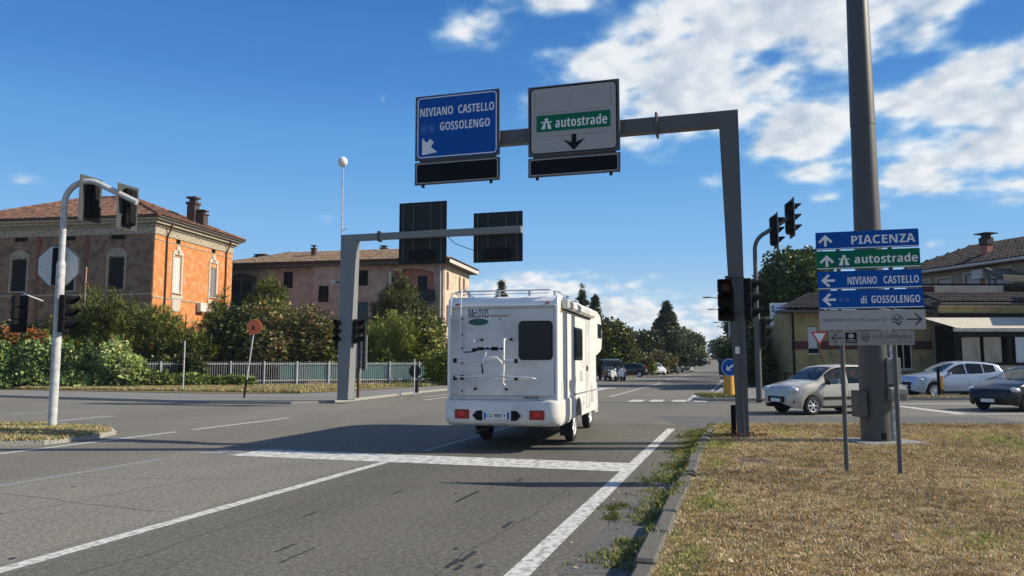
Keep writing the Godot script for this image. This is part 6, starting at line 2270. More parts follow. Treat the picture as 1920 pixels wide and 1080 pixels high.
	m.tube([Vector3(7.0, 5.6, 0.7), Vector3(7.2, 6.55, 0.6), Vector3(7.4, 5.6, 0.7)], 0.04, 6)
	m.tube([Vector3(6.8, 6.55, 0.6), Vector3(7.6, 6.55, 0.6)], 0.05, 6)
	m.tube([Vector3(6.9, 6.05, 0.65), Vector3(7.5, 6.05, 0.65)], 0.05, 6)
	part("vent_cowl", m, K.brick_dark, u)
	m = M.new()
	m.prism(PackedVector2Array([Vector2(7.9, 7.1), Vector2(9.1, 6.5), Vector2(9.1, 6.2), Vector2(7.9, 6.85)]), 0.3, 2.2)
	part("porch_roof", m, K.fascia, u)
	part("shade_canopy", bx(Vector3(16.8, 5.95, 1.6), Vector3(5.8, 0.2, 2.6), 0.02), K.fascia, o)  # slab added out of view, placed to shade the awning's right part
	part("canopy_wall", bx(Vector3(17.1, 5.35, 0.8), Vector3(5.0, 1.0, 0.2)), K.beige_plaster, o)
	# pale house at the end of the road
	var h := thing("house", "small pale green house with brown roof at the far end of the road", "house", rp(2.5, 232, 1.8), RY)
	m = M.new()
	wall(m, 0, 9, -0.5, 5.0, [[1.0, 1.2, 2.2, 3.4], [4.0, 1.2, 5.2, 3.4], [6.8, 1.2, 8.0, 3.4]], 0.2, I)
	wall(m, 0, 12, -0.5, 5.0, [], 0.2, Transform3D(Basis(Vector3(0, 0, 1), Vector3(0, 1, 0), Vector3(-1, 0, 0)), Vector3(0, 0, -12)))
	part("wall", m, K.green_house, h)
	roof_face(h, [Vector3(-0.6, 5.0, 0.6), Vector3(9.6, 5.0, 0.6), Vector3(7, 7.0, -6), Vector3(2.5, 7.0, -6)], 0.5, 0.6, TERRA, 14)
	roof_face(h, [Vector3(-0.6, 5.0, -12.6), Vector3(-0.6, 5.0, 0.6), Vector3(2.5, 7.0, -6)], 0.5, 0.6, TERRA, 15)
	for q in [[1.0, 1.2, 2.2, 3.4], [4.0, 1.2, 5.2, 3.4], [6.8, 1.2, 8.0, 3.4]]:
		window(h, q, I, "glass", K.shutter_dark)


func fence(called: String, label: String, A: Vector3, B: Vector3, h: float, gap: float, posts: float, m_: Material, bar_r := 0.011) -> Node3D:
	var d := B - A
	var L := Vector2(d.x, d.z).length()
	var o := thing(called, label, "fence", A, atan2(-d.z, d.x))
	var bar := bx(Vector3(0, h * 0.55, 0), Vector3(bar_r * 2, h * 0.92, bar_r * 2)).mesh()
	var n := int(L / gap)
	for i in n:
		var b := node_for("bar", bar, m_, o)
		b.position.x = (i + 0.5) * gap
	for y in [h * 0.92, h * 0.22]:
		part("rail", bx(Vector3(L / 2, y, 0), Vector3(L, 0.06, 0.04)), m_, o)
	var pm := bx(Vector3(0, h * 0.5, 0), Vector3(0.09, h * 1.06, 0.09), 0.008).mesh()
	for i in int(L / posts) + 1:
		var b := node_for("post", pm, m_, o)
		b.position = Vector3(i * posts, 0, 0.02)
	part("footing", bx(Vector3(L / 2, 0.04, -0.01), Vector3(L, 0.16, 0.16)), K.kerb_concrete, o)
	return o


# ---------------------------------------------------------------- grass
func tuft_mesh(key: String, n: int, h: float, spread: float, w: float) -> ArrayMesh:
	if clump.has(key):
		return clump[key]
	var m := M.new()
	var r := RandomNumberGenerator.new()
	r.seed = hash(key) % 999
	for i in n:
		var a := r.randf() * TAU
		var b := Vector3(cos(a), 0, sin(a)) * spread * sqrt(r.randf())
		var dir := Vector3(r.randfn() * 0.55, 1.0, r.randfn() * 0.55).normalized() * h * r.randf_range(0.5, 1.1)
		var s := Vector3(sin(a * 3.7), 0, cos(a * 3.7)) * w
		var k := r.randf_range(0.75, 1.25)
		m.col = Color(k, k, k)
		var bend := Vector3(r.randfn(), -0.3, r.randfn()) * h * 0.25
		m.quad(b - s, b + s, b + dir * 0.6 + s * 0.7, b + dir * 0.6 - s * 0.7)
		m.tri(b + dir * 0.6 - s * 0.7, b + dir * 0.6 + s * 0.7, b + dir + bend)
	clump[key] = m.mesh()
	return clump[key]


func grass() -> void:
	var r := RandomNumberGenerator.new()
	r.seed = 17
	var nz := FastNoiseLite.new()
	nz.seed = 23
	nz.frequency = 0.35
	nz.fractal_octaves = 4
	var dry := [Color(0.56, 0.42, 0.22), Color(0.68, 0.53, 0.31), Color(0.42, 0.30, 0.15), Color(0.60, 0.47, 0.27), Color(0.24, 0.16, 0.09), Color(0.78, 0.66, 0.44), Color(0.44, 0.38, 0.17), Color(0.34, 0.22, 0.13)]
	var mid := [Color(0.38, 0.36, 0.13), Color(0.32, 0.31, 0.11), Color(0.46, 0.42, 0.18)]
	var green := [Color(0.19, 0.21, 0.055), Color(0.24, 0.25, 0.07), Color(0.15, 0.18, 0.045), Color(0.31, 0.30, 0.10)]
	var buf := PackedFloat32Array()
	var patches := [[5.7, -12.9, 1.4], [8.6, -14.3, 1.6], [3.9, -8.3, 0.5], [4.6, -7.0, 0.9], [3.2, -9.8, 0.25], [10.5, -15.2, 1.1], [6.5, -17.5, 1.5]]
	for i in 175000:
		var z := -4.6 - 14.4 * pow(r.randf(), 1.35)
		var x := r.randf_range(0.5, 15.0)
		if absf(x) > -z * 0.74 + 0.6:
			continue
		var t := x * 0.9583 + z * 0.2857
		if t < -0.62:
			continue
		if absf(x - 3.72) < 0.24 and absf(z + 11.9) < 0.22:
			continue
		if x > 6.2 and x < 7.8 and z < -14.2 and z > -15.7:
			continue
		var v := nz.get_noise_2d(x, z)
		var fine_ := nz.get_noise_2d(x * 7.0, z * 7.0)
		if fine_ < -0.16 and r.randf() < 0.9:
			continue
		var g := v * 0.55 - 0.30 + fine_ * 0.3
		g += 0.62 * exp(-pow((t + 0.42) / 0.34, 2.0)) * (0.6 + 0.5 * nz.get_noise_2d(x * 2.0, z * 2.0))
		for p in patches:
			g += 0.33 * exp(-(pow(x - p[0], 2.0) + pow((z - p[1]) * 1.3, 2.0)) / (p[2] * p[2]))
		var pal: Array = green if g > 0.36 + 0.1 * r.randfn() else (mid if g > 0.12 + 0.12 * r.randfn() else dry)
		var c: Color = pal[r.randi() % pal.size()]
		var far := clampf((-z - 5.0) / 14.0, 0.0, 1.0)
		var s := r.randf_range(0.6, 1.25) * (1.0 + 0.5 * far) * (1.25 if pal == green else 1.0)
		var b := Basis(Vector3.UP, r.randf() * TAU) * Basis(Vector3.RIGHT, r.randfn() * 0.55)
		b = b.scaled(Vector3(s, s * (1.15 if pal == green else 0.9), s))
		var k := r.randf_range(0.75, 1.25) * (1.0 + 0.45 * fine_ + 0.45 * v)
		buf.append_array([b.x.x, b.y.x, b.z.x, x, b.x.y, b.y.y, b.z.y, 0.128, b.x.z, b.y.z, b.z.z, z, c.r * k, c.g * k, c.b * k, 1.0])
	var g1 := copies_of(self, "dry_grass", tuft_mesh("tuft", 10, 0.036, 0.055, 0.0034), K.blade, buf)
	g1.set_meta("label", "short dry straw-coloured grass covering the near right verge")
	g1.set_meta("category", "grass")
	# weeds in the gutter and over the kerb
	buf = PackedFloat32Array()
	for i in 1900:
		var s0 := r.randf_range(3.5, 19.5)
		var t := -0.92 + r.randfn() * 0.13
		var n := nz.get_noise_2d(s0 * 1.6, 4.0) + 0.25 * nz.get_noise_2d(s0 * 6.0, t * 9.0)
		if n < -0.12 + (0.25 if s0 < 8.0 else -0.25):
			continue
		if r.randf() < 0.08:
			t -= r.randf() * 0.35
		var p := rp(t, s0, 0.0 if t < -0.83 else 0.13)
		var s := r.randf_range(0.7, 1.5)
		var c: Color = green[r.randi() % 4] if r.randf() < 0.75 else mid[r.randi() % 3]
		var k := r.randf_range(0.75, 1.3)
		var b := Basis(Vector3.UP, r.randf() * TAU) * Basis(Vector3.RIGHT, r.randfn() * 0.35)
		b = b.scaled(Vector3(s * 1.2, s, s * 1.2))
		buf.append_array([b.x.x, b.y.x, b.z.x, p.x, b.x.y, b.y.y, b.z.y, p.y - 0.004, b.x.z, b.y.z, b.z.z, p.z, c.r * k, c.g * k, c.b * k, 1.0])
	for q in [[-1.42, 8.9, 0.16, 60], [-1.35, 8.3, 0.12, 40], [-1.25, 11.0, 0.2, 60], [-1.05, 12.6, 0.25, 90], [-1.2, 17.6, 0.3, 120], [-1.05, 18.6, 0.25, 100], [-1.15, 14.6, 0.22, 80]]:
		for i in q[3]:
			var p := rp(q[0] + r.randfn() * q[2] * 0.5, q[1] + r.randfn() * q[2], 0.0)
			var s := r.randf_range(0.6, 1.1)
			var c: Color = green[r.randi() % 4]
			buf.append_array([s, 0, 0, p.x, 0, s, 0, -0.003, 0, 0, s, p.z, c.r, c.g, c.b, 1.0])
	var g2 := copies_of(self, "weeds", tuft_mesh("weed", 11, 0.05, 0.06, 0.004), K.blade, buf)
	g2.set_meta("label", "green weeds growing in the gutter along the near kerb")
	g2.set_meta("category", "weeds")
	# grass of the left island and the far strips
	buf = PackedFloat32Array()
	for i in 26000:
		var x := r.randf_range(-19.0, -8.9)
		var z := r.randf_range(-20.0, -13.0)
		if not Geometry2D.is_point_in_polygon(Vector2(x, z), PackedVector2Array([Vector2(-19, -12.6), Vector2(-10.2, -15.15), Vector2(-9.25, -15.6), Vector2(-9.0, -16.6), Vector2(-9.1, -17.6), Vector2(-9.7, -18.4), Vector2(-11.5, -19.2), Vector2(-19, -20.9)])):
			continue
		put_tuft(buf, r, Vector3(x, 0.088, z), 1.5, [dry, mid, green][0 if r.randf() < 0.6 else (1 if r.randf() < 0.7 else 2)])
	for i in 22000:
		var f := r.randf()
		var a := Vector2(-30, -44.0).lerp(Vector2(-10.5, -38.0), f)
		var d := Vector2(-30, -49.0).lerp(Vector2(-6.0, -52.0), f)
		var p := a.lerp(d, r.randf() * r.randf())
		put_tuft(buf, r, Vector3(p.x, 0.136, p.y), 2.6, dry if r.randf() < 0.55 else (mid if r.randf() < 0.6 else green))
	for i in 9000:
		var s0 := r.randf_range(44.0, 100.0)
		put_tuft(buf, r, rp(-19.0 - 3.0 * r.randf(), s0, 0.136), 3.0, mid if r.randf() < 0.5 else green)
	for i in 1500:
		var q := Vector2(8.3, -33.0) + Vector2(1.3, 0) * r.randf() + Vector2(0.2, -2.6) * r.randf()
		put_tuft(buf, r, Vector3(q.x, 0.126, q.y), 2.2, mid if r.randf() < 0.5 else green)
	for i in 1200:
		put_tuft(buf, r, Vector3(r.randf_range(16.3, 20.5), 0.118, r.randf_range(-34.2, -33.2)), 1.6, dry)
	var g3 := copies_of(self, "dry_grass", tuft_mesh("tuft2", 10, 0.06, 0.07, 0.006), K.blade, buf)
	g3.set_meta("label", "patchy grass on the left island and along the far pavement")
	g3.set_meta("category", "grass")
	# fallen leaves and twigs
	var lm := M.new()
	lm.quad(Vector3(-0.02, 0, 0), Vector3(0, 0.006, 0.013), Vector3(0.024, 0.004, 0), Vector3(0, 0.008, -0.013))
	buf = PackedFloat32Array()
	for i in 420:
		var z := -4.8 - 14.0 * r.randf() * r.randf()
		var x := r.randf_range(0.8, 12.0)
		if x * 0.9583 + z * 0.2857 < -0.55:
			continue
		var s := r.randf_range(0.6, 1.5)
		var b := Basis.from_euler(Vector3(r.randfn() * 0.4, r.randf() * TAU, r.randfn() * 0.4)).scaled(Vector3.ONE * s)
		var c: Color = [Color(0.32, 0.17, 0.08), Color(0.5, 0.38, 0.25), Color(0.6, 0.5, 0.38), Color(0.22, 0.12, 0.07)][r.randi() % 4]
		buf.append_array([b.x.x, b.y.x, b.z.x, x, b.x.y, b.y.y, b.z.y, 0.165, b.x.z, b.y.z, b.z.z, z, c.r, c.g, c.b, 1.0])
	for i in 130:
		var p := rp(-1.2 + r.randfn() * 0.3, r.randf_range(4.0, 19.0), 0.012)
		var b := Basis.from_euler(Vector3(r.randfn() * 0.3, r.randf() * TAU, r.randfn() * 0.3)).scaled(Vector3.ONE * r.randf_range(0.5, 1.2))
		buf.append_array([b.x.x, b.y.x, b.z.x, p.x, b.x.y, b.y.y, b.z.y, p.y, b.x.z, b.y.z, b.z.z, p.z, 0.42, 0.33, 0.22, 1.0])
	var g4 := copies_of(self, "fallen_leaves", lm.mesh(), K.blade, buf)
	g4.set_meta("label", "small brown leaves scattered over the near verge and gutter")
	g4.set_meta("category", "leaves")
	var one := M.new()
	var lrows := []
	for i in 7:
		var f := i / 6.0 - 0.5
		var hw := 0.034 * sqrt(maxf(0.0, 1.0 - 4.0 * f * f)) + 0.001
		lrows.append(PackedVector3Array([Vector3(-hw, hw * 0.8, f * 0.1), Vector3(-hw * 0.5, hw * 0.15 + f * f * 0.06, f * 0.1), Vector3(0, f * f * 0.06, f * 0.1), Vector3(hw * 0.5, hw * 0.15 + f * f * 0.06, f * 0.1), Vector3(hw, hw * 0.9, f * 0.1)]))
	one.grid(lrows)
	var lf := part("dead_leaf", one, mat("pale_leaf", lin(0.62, 0.45, 0.30), 0.9), self)
	lf.position = Vector3(3.22, 0.175, -6.62)
	lf.rotation = Vector3(0.7, 0.6, 0.2)
	tag(lf, "pale curled dead leaf lying on the dry grass in front", "leaf")
	var tw := M.new()
	for i in 70:
		var p := Vector3(4.55 + r.randfn() * 0.42, 0.15 + absf(r.randfn()) * 0.03, -15.75 + r.randfn() * 0.28)
		var d := Vector3(r.randfn(), r.randfn() * 0.25, r.randfn()).normalized() * r.randf_range(0.08, 0.3)
		var k := r.randf_range(0.6, 1.3)
		tw.col = Color(0.16 * k, 0.09 * k, 0.055 * k)
		tw.tube([p, p + d], r.randf_range(0.004, 0.011), 5)
	var two := part("twigs", tw, K.blade, self)
	stuff(two)
	two.set_meta("label", "brown twigs and debris heaped round the near gantry's foot")
	two.set_meta("category", "twigs")


func put_tuft(buf: PackedFloat32Array, r: RandomNumberGenerator, p: Vector3, sc: float, pal: Array) -> void:
	var c: Color = pal[r.randi() % pal.size()]
	var s := sc * r.randf_range(0.6, 1.3)
	var k := r.randf_range(0.8, 1.2)
	var b := Basis(Vector3.UP, r.randf() * TAU).scaled(Vector3(s, s, s))
	buf.append_array([b.x.x, b.y.x, b.z.x, p.x, b.x.y, b.y.y, b.z.y, p.y, b.x.z, b.y.z, b.z.z, p.z, c.r * k, c.g * k, c.b * k, 1.0])


# ---------------------------------------------------------------- plants of the place
func plants() -> void:
	var G := "shrubs behind the white railing"
	# left: big dark shrubs before the villa, olive mass, columnar trees before the block
	shrub("large_shrub", "feathery dark green shrub before the villa's shaded front, right of the signal mast", Vector3(-26.8, 0.1, -49.5), Vector3(7.4, 7.6, 4.6), GREEN, "needle", 2600, 0.42, 101, G)
	shrub("large_shrub", "broad dark shrub low behind the left mast's foot lights", Vector3(-31.5, 0.1, -49.0), Vector3(7.0, 5.2, 4.0), DARK, "broad", 2200, 0.36, 102, G)
	shrub("large_shrub", "dark green shrub before the villa's sunlit corner", Vector3(-22.2, 0.1, -50.5), Vector3(6.4, 6.4, 4.4), GREEN, "needle", 2200, 0.42, 103, G)
	shrub("large_shrub", "dark leafy shrub under the villa's air conditioner", Vector3(-18.9, 0.1, -51.5), Vector3(4.4, 6.2, 3.6), DARK, "broad", 2000, 0.36, 104, G)
	shrub("large_shrub", "big olive-brown shrub behind the round orange sign", Vector3(-15.6, 0.1, -52.0), Vector3(7.8, 6.3, 4.6), OLIVE, "broad", 3000, 0.33, 105, G)
	shrub("large_shrub", "low green shrub between the olive shrub and the far gantry post", Vector3(-11.9, 0.1, -52.5), Vector3(4.2, 4.4, 3.2), GREEN, "broad", 1500, 0.33, 106, G)
	shrub("large_shrub", "fresh green feathery shrub just right of the far gantry post", Vector3(-8.5, 0.1, -54.0), Vector3(4.8, 5.6, 3.6), BRIGHT, "needle", 1900, 0.40, 107, G)
	shrub("large_shrub", "pale leafy shrub between the far gantry and the motorhome", Vector3(-6.2, 0.1, -55.0), Vector3(4.4, 5.9, 3.4), OLIVE + BRIGHT, "broad", 1700, 0.34, 108, G)
	shrub("large_shrub", "leafy green shrub spilling over the railing beside the motorhome", Vector3(-4.3, 0.1, -51.0), Vector3(3.0, 3.0, 2.6), BRIGHT, "broad", 1500, 0.32, 109, G)
	shrub("large_shrub", "small dark shrub low behind the railing left of the orange sign", Vector3(-20.5, 0.1, -48.0), Vector3(4.0, 2.4, 2.2), DARK, "broad", 1200, 0.3, 110, G)
	shrub("large_shrub", "small dark shrub behind the railing right of the orange sign", Vector3(-14.0, 0.1, -51.6), Vector3(4.6, 2.7, 2.2), DARK, "broad", 1200, 0.3, 111, G)
	shrub("cypress_tree", "rounded columnar evergreen before the pink block, near its left end", Vector3(-20.0, 0.1, -63.0), Vector3(5.2, 8.8, 5.0), GREEN, "needle", 3600, 0.42, 120, "columnar evergreens before the pink block", "cone")
	shrub("cypress_tree", "dark columnar evergreen before the pink block's balconies", Vector3(-8.9, 0.1, -61.5), Vector3(6.6, 8.5, 6.0), [Color(0.075, 0.085, 0.016), Color(0.10, 0.11, 0.02), Color(0.05, 0.06, 0.013)], "needle", 4400, 0.42, 121, "columnar evergreens before the pink block", "cone")
	shrub("cypress_tree", "small bushy evergreen at the villa's right edge", Vector3(-21.2, 0.1, -56.0), Vector3(3.6, 6.6, 3.4), GREEN, "needle", 1800, 0.42, 122, "columnar evergreens before the pink block", "cone")
	# ivy hedge, flowering and variegated shrubs at the left edge
	var iv := thing("ivy_hedge", "thick ivy smothering the fence at the left edge", "hedge", Vector3(-27.0, 0.1, -44.6), deg_to_rad(8.0))
	var lobes := []
	var r := RandomNumberGenerator.new()
	r.seed = 7
	for i in 20:
		var x := -9.0 + i * 0.72
		var top := 2.7 - maxf(0.0, x - 1.5) * 0.28 + r.randfn() * 0.15
		lobes.append([Vector3(x, top * 0.52, r.randfn() * 0.2), Vector3(0.75, top * 0.48, 0.7)])
		lobes.append([Vector3(x, 0.45, 0.6), Vector3(0.7, 0.45, 0.6)])
	crown(iv, "foliage", lobes, 5200, 0.30, [Color(0.13, 0.19, 0.05), Color(0.18, 0.26, 0.07), Color(0.08, 0.13, 0.035), Color(0.26, 0.33, 0.12)], "ivy", 130, -0.35)
	var iv2 := thing("ivy_hedge", "low ivy trailing along the foot of the white railing", "hedge", Vector3(-20.0, 0.1, -46.4), deg_to_rad(20.0))
	lobes = []
	for i in 8:
		lobes.append([Vector3(-1.5 + i * 0.75, 0.2 + 0.25 * r.randf(), r.randfn() * 0.15), Vector3(0.6, 0.24 * (1.6 - i * 0.12), 0.35)])
	crown(iv2, "foliage", lobes, 1500, 0.25, [Color(0.12, 0.18, 0.045), Color(0.20, 0.23, 0.06), Color(0.09, 0.13, 0.035)], "ivy", 131, -0.3)
	shrub("flowering_shrub", "rust-orange flowering shrub at the far left above the ivy", Vector3(-30.4, 1.2, -45.9), Vector3(2.0, 3.1, 1.6), [Color(0.42, 0.15, 0.035), Color(0.30, 0.10, 0.03), Color(0.12, 0.14, 0.03)], "broad", 800, 0.22, 141)
	shrub("flowering_shrub", "rust-orange flowering shrub just left of the signal mast", Vector3(-28.3, 1.4, -45.8), Vector3(1.5, 2.7, 1.3), [Color(0.42, 0.15, 0.035), Color(0.34, 0.10, 0.03), Color(0.12, 0.14, 0.03)], "broad", 700, 0.22, 142)
	shrub("variegated_shrub", "pale yellow-green variegated shrub rising from the ivy right of the mast", Vector3(-22.6, 0.6, -44.6), Vector3(2.5, 2.7, 2.0), [Color(0.55, 0.58, 0.26), Color(0.34, 0.42, 0.14), Color(0.18, 0.25, 0.07)], "broad", 1100, 0.24, 143)
	shrub("large_shrub", "dark shrub behind the orange flowers at the far left", Vector3(-31.0, 0.1, -47.6), Vector3(5.5, 3.9, 2.6), DARK, "broad", 1500, 0.33, 144, G)
	# trees left of the far road
	var F := "trees along the far road"
	shrub("roadside_tree", "rounded green tree nearest the motorhome's front on the far road", Vector3(12.0, 0, -92.0), Vector3(7.4, 7.6, 7.0), GREEN, "broad", 3000, 0.6, 201, F, "dome")
	shrub("roadside_tree", "dark bushy tree between the rounded tree and the tall cedar", Vector3(18.6, 0, -112.0), Vector3(6.5, 7.4, 6.5), DARK, "broad", 2000, 0.7, 202, F, "dome")
	shrub("cedar_tree", "tall dark cedar with a pointed top above the far parked cars", Vector3(24.6, 0, -122.0), Vector3(13.0, 11.0, 12.0), DARK, "fir", 8000, 0.5, 203, F, "fir")
	shrub("roadside_tree", "round green tree under the cedar's right side", Vector3(25.2, 0, -134.0), Vector3(7.5, 6.4, 7.0), GREEN, "broad", 2200, 0.7, 204, F, "dome")
	shrub("roadside_tree", "brownish shrubby tree behind the white parked car", Vector3(19.5, 0, -104.0), Vector3(5.5, 3.4, 5.0), OLIVE, "broad", 1600, 0.5, 205, F, "dome")
	shrub("roadside_tree", "small tree at the far end of the road, left of the pale house", Vector3(48.5, 1.6, -205.0), Vector3(8.0, 8.6, 8.0), GREEN, "broad", 1800, 0.9, 206, F, "dome")
	shrub("roadside_tree", "low dark tree beside the far white car", Vector3(33.2, 0.5, -160.0), Vector3(8.0, 6.0, 7.0), DARK, "broad", 1800, 0.8, 207, F, "dome")
	shrub("fir_tree", "dark fir showing above the motorhome's overcab", Vector3(10.2, 0, -112.0), Vector3(9.0, 12.7, 9.0), DARK, "fir", 6500, 0.40, 208, F, "fir")
	shrub("fir_tree", "second dark fir showing above the motorhome's roof rail", Vector3(12.6, 0, -116.0), Vector3(9.0, 11.6, 9.0), DARK, "fir", 6500, 0.40, 209, F, "fir")
	shrub("fir_tree", "lone fir tip showing behind the motorhome's roof rack", Vector3(-1.4, 0, -100.0), Vector3(8.0, 12.3, 8.0), GREEN, "fir", 5500, 0.36, 210, F, "fir")
	shrub("roadside_tree", "leafy tree hidden mostly behind the motorhome", Vector3(4.0, 0, -96.0), Vector3(8.0, 7.0, 7.0), GREEN, "broad", 1800, 0.6, 211, F, "dome")
	shrub("hedge_shrub", "pale yellow-green bush by the dark parked cars", Vector3(15.9, 0, -93.0), Vector3(3.0, 2.4, 2.0), BRIGHT, "broad", 700, 0.35, 212)
	for i in 7:
		shrub("distant_tree", ["dark distant tree behind the pale house", "distant tree right of the pale house", "distant tree closing the end of the road", "distant tree left of the road's end", "distant tree far behind the cedar", "distant tree behind the rounded roadside tree", "distant tree behind the firs"][i], [Vector3(74, 2, -262), Vector3(88, 2, -250), Vector3(64, 3, -285), Vector3(52, 2.5, -270), Vector3(40, 0, -210), Vector3(18, 0, -150), Vector3(6, 0, -150)][i], Vector3(14, 9.0 + (i % 3) * 1.2, 12), DARK if i % 2 else GREEN, "broad", 1300, 1.3, 230 + i, "distant trees")
	# right: big tree and the dark growth under it
	var R := "trees beyond the right-hand corner"
	shrub("broadleaf_tree", "big leafy tree behind the far right signal mast", Vector3(18.5, 0, -53.0), Vector3(8.2, 10.6, 6.4), [Color(0.06, 0.095, 0.024), Color(0.085, 0.125, 0.032), Color(0.045, 0.07, 0.02)], "broad", 5200, 0.36, 301, R, "tree")
	shrub("broadleaf_tree", "dark tree left of the big leafy tree, behind the near gantry post", Vector3(21.2, 0, -66.0), Vector3(6.0, 8.6, 6.0), DARK, "broad", 3200, 0.45, 302, R, "tree")
	shrub("broadleaf_tree", "dark tree standing by the second street lamp", Vector3(26.5, 0, -84.0), Vector3(7.0, 8.4, 7.0), DARK, "broad", 2600, 0.55, 303, R, "tree")
	shrub("broadleaf_tree", "farther dark tree right of the far road", Vector3(38.0, 0, -118.0), Vector3(8.0, 9.0, 8.0), DARK, "broad", 2200, 0.7, 304, R, "tree")
	for q in [[14.6, -48.5, 3.2, 3.8, "dark shrub low behind the far right mast's base"], [16.4, -50.0, 3.4, 4.6, "dark shrub under the big leafy tree"], [16.3, -55.0, 3.4, 3.4, "dark shrub right of the bollard, close to the far road"], [18.6, -60.0, 4.0, 4.2, "dark shrub along the far road's right edge"], [22.6, -74.0, 4.5, 4.4, "dark shrub under the street lamps"], [29.2, -96.0, 5.5, 4.4, "dark shrub farther along the far road's right"]]:
		shrub("dark_shrub", q[4], Vector3(q[0], 0.1, q[1]), Vector3(q[2], q[3], q[2]), DARK, "broad", 1400, 0.34, int(q[0] * 10), "dark shrubs under the right-hand trees")


# ---------------------------------------------------------------- vehicles of the place
func vehicles() -> void:
	motorhome()
	var panda := {"L": 3.65, "W": 1.62, "H": 1.54, "R": 0.29, "wheels": [0.76, 3.06], "nose": 0.6, "tail": 0.3, "roofw": 0.76, "rail": 0.075, "open": true,
		"top": [[0, 0.50], [0.02, 0.62], [0.06, 0.74], [0.14, 0.84], [0.28, 0.90], [0.6, 0.98], [0.95, 1.04], [1.1, 1.13], [1.35, 1.31], [1.6, 1.45], [1.8, 1.505], [2.1, 1.535], [2.5, 1.54], [3.0, 1.525], [3.3, 1.49], [3.42, 1.40], [3.52, 1.15], [3.60, 0.9], [3.65, 0.7], [3.65, 0.45]],
		"belt": [[0, 0.80], [0.8, 0.90], [1.1, 0.935], [3.65, 1.0]], "sill": [[0, 0.30], [0.2, 0.20], [3.4, 0.21], [3.65, 0.34]],
		"windows": [[1.28, 2.06], [2.14, 2.92], [3.0, 3.26]], "screen": [1.0, 1.66], "rear": [3.38, 3.54], "head": [0.17, 0.77, 0.63, 0.17, 0.115, 0.16], "tailh": 0.5, "taily": 1.08, "mx": 1.3, "grille": [0.47, 0.20, 0.04, 0.52], "seams": [1.12, 2.09, 2.95], "handles": [1.82, 2.68], "glass": K.car_glass, "mirror": K.trim, "spokes": 6}
	var yaw := deg_to_rad(108.0)
	var pc := make_car("compact_car", "small beige hatchback with a driver waiting at the side road behind the sign posts", Vector3(10.08, 0, -25.05), yaw, panda, K.beige_paint)
	for q in [[-0.36, 0.18], [0.36, 0.18], [0.0, 1.0]]:
		var w := 0.48 if q[1] < 0.5 else 1.2
		part("seat", bx(Vector3(q[0], 0.78, q[1]), Vector3(w, 0.62, 0.14), 0.05), K.seat_cloth, pc)
		part("headrest", bx(Vector3(q[0], 1.17, q[1] + 0.02), Vector3(minf(w, 0.28), 0.16, 0.09), 0.04), K.seat_cloth, pc)
	part("dashboard", bx(Vector3(0, 0.83, -0.62), Vector3(1.25, 0.22, 0.4), 0.06), K.trim, pc)
	var sw := M.new()
	var ring := []
	for i in 17:
		ring.append(Vector3(-0.36 + 0.18 * cos(TAU * i / 16), 0.93 + 0.17 * sin(TAU * i / 16), -0.30 - 0.06 * sin(TAU * i / 16)))
	sw.tube(ring, 0.015, 6, false)
	part("steering_wheel", sw, K.trim, pc)
	part("side_strip", side_patch(panda, 1.15, 2.85, func(_x: float) -> float: return 0.47, func(_x: float) -> float: return 0.56, 0.012), K.trim, pc)
	part("fog_lamp", bx(Vector3(-0.62, 0.42, -1.66), Vector3(0.2, 0.14, 0.16), 0.04), K.trim, pc)
	part("fog_lamp", bx(Vector3(0.62, 0.42, -1.66), Vector3(0.2, 0.14, 0.16), 0.04), K.trim, pc)
	var car_b := Basis(Vector3.UP, yaw)
	var dp := thing("person", "driver in a light blue shirt at the wheel of the beige hatchback", "person", Vector3(10.08, 0, -25.05) + car_b * Vector3(-0.36, 0.02, 0.02), yaw)
	var skin := [[Vector3(0, 0.56, 0.06), Vector3(0, 0.96, 0.12), 0.13, 0.145], [Vector3(0, 0.98, 0.12), Vector3(0, 1.13, 0.09), 0.075, 0.058], [Vector3(0, 1.19, 0.075), Vector3(0, 1.275, 0.065), 0.082, 0.092], [Vector3(0, 1.2, -0.005), Vector3(0, 1.225, -0.03), 0.022, 0.014],
		[Vector3(-0.18, 1.0, 0.11), Vector3(-0.25, 0.80, -0.03), 0.055, 0.043], [Vector3(-0.25, 0.80, -0.03), Vector3(-0.17, 0.95, -0.26), 0.042, 0.03], [Vector3(0.18, 1.0, 0.11), Vector3(0.25, 0.80, -0.03), 0.055, 0.043], [Vector3(0.25, 0.80, -0.03), Vector3(0.17, 0.95, -0.26), 0.042, 0.03],
		[Vector3(-0.17, 0.95, -0.26), Vector3(-0.16, 0.99, -0.32), 0.032, 0.026], [Vector3(0.17, 0.95, -0.26), Vector3(0.16, 0.99, -0.32), 0.032, 0.026],
		[Vector3(-0.1, 0.56, 0.04), Vector3(-0.13, 0.62, -0.36), 0.085, 0.062], [Vector3(0.1, 0.56, 0.04), Vector3(0.13, 0.62, -0.36), 0.085, 0.062], [Vector3(-0.13, 0.62, -0.36), Vector3(-0.12, 0.3, -0.62), 0.06, 0.042], [Vector3(0.13, 0.62, -0.36), Vector3(0.12, 0.3, -0.62), 0.06, 0.042]]
	for sx in [-1.0, 1.0]:
		skin.append([Vector3(sx * 0.088, 1.235, 0.07), Vector3(sx * 0.095, 1.255, 0.075), 0.018, 0.016])
	part("body", figure(skin, 0.016), K.skin, dp)
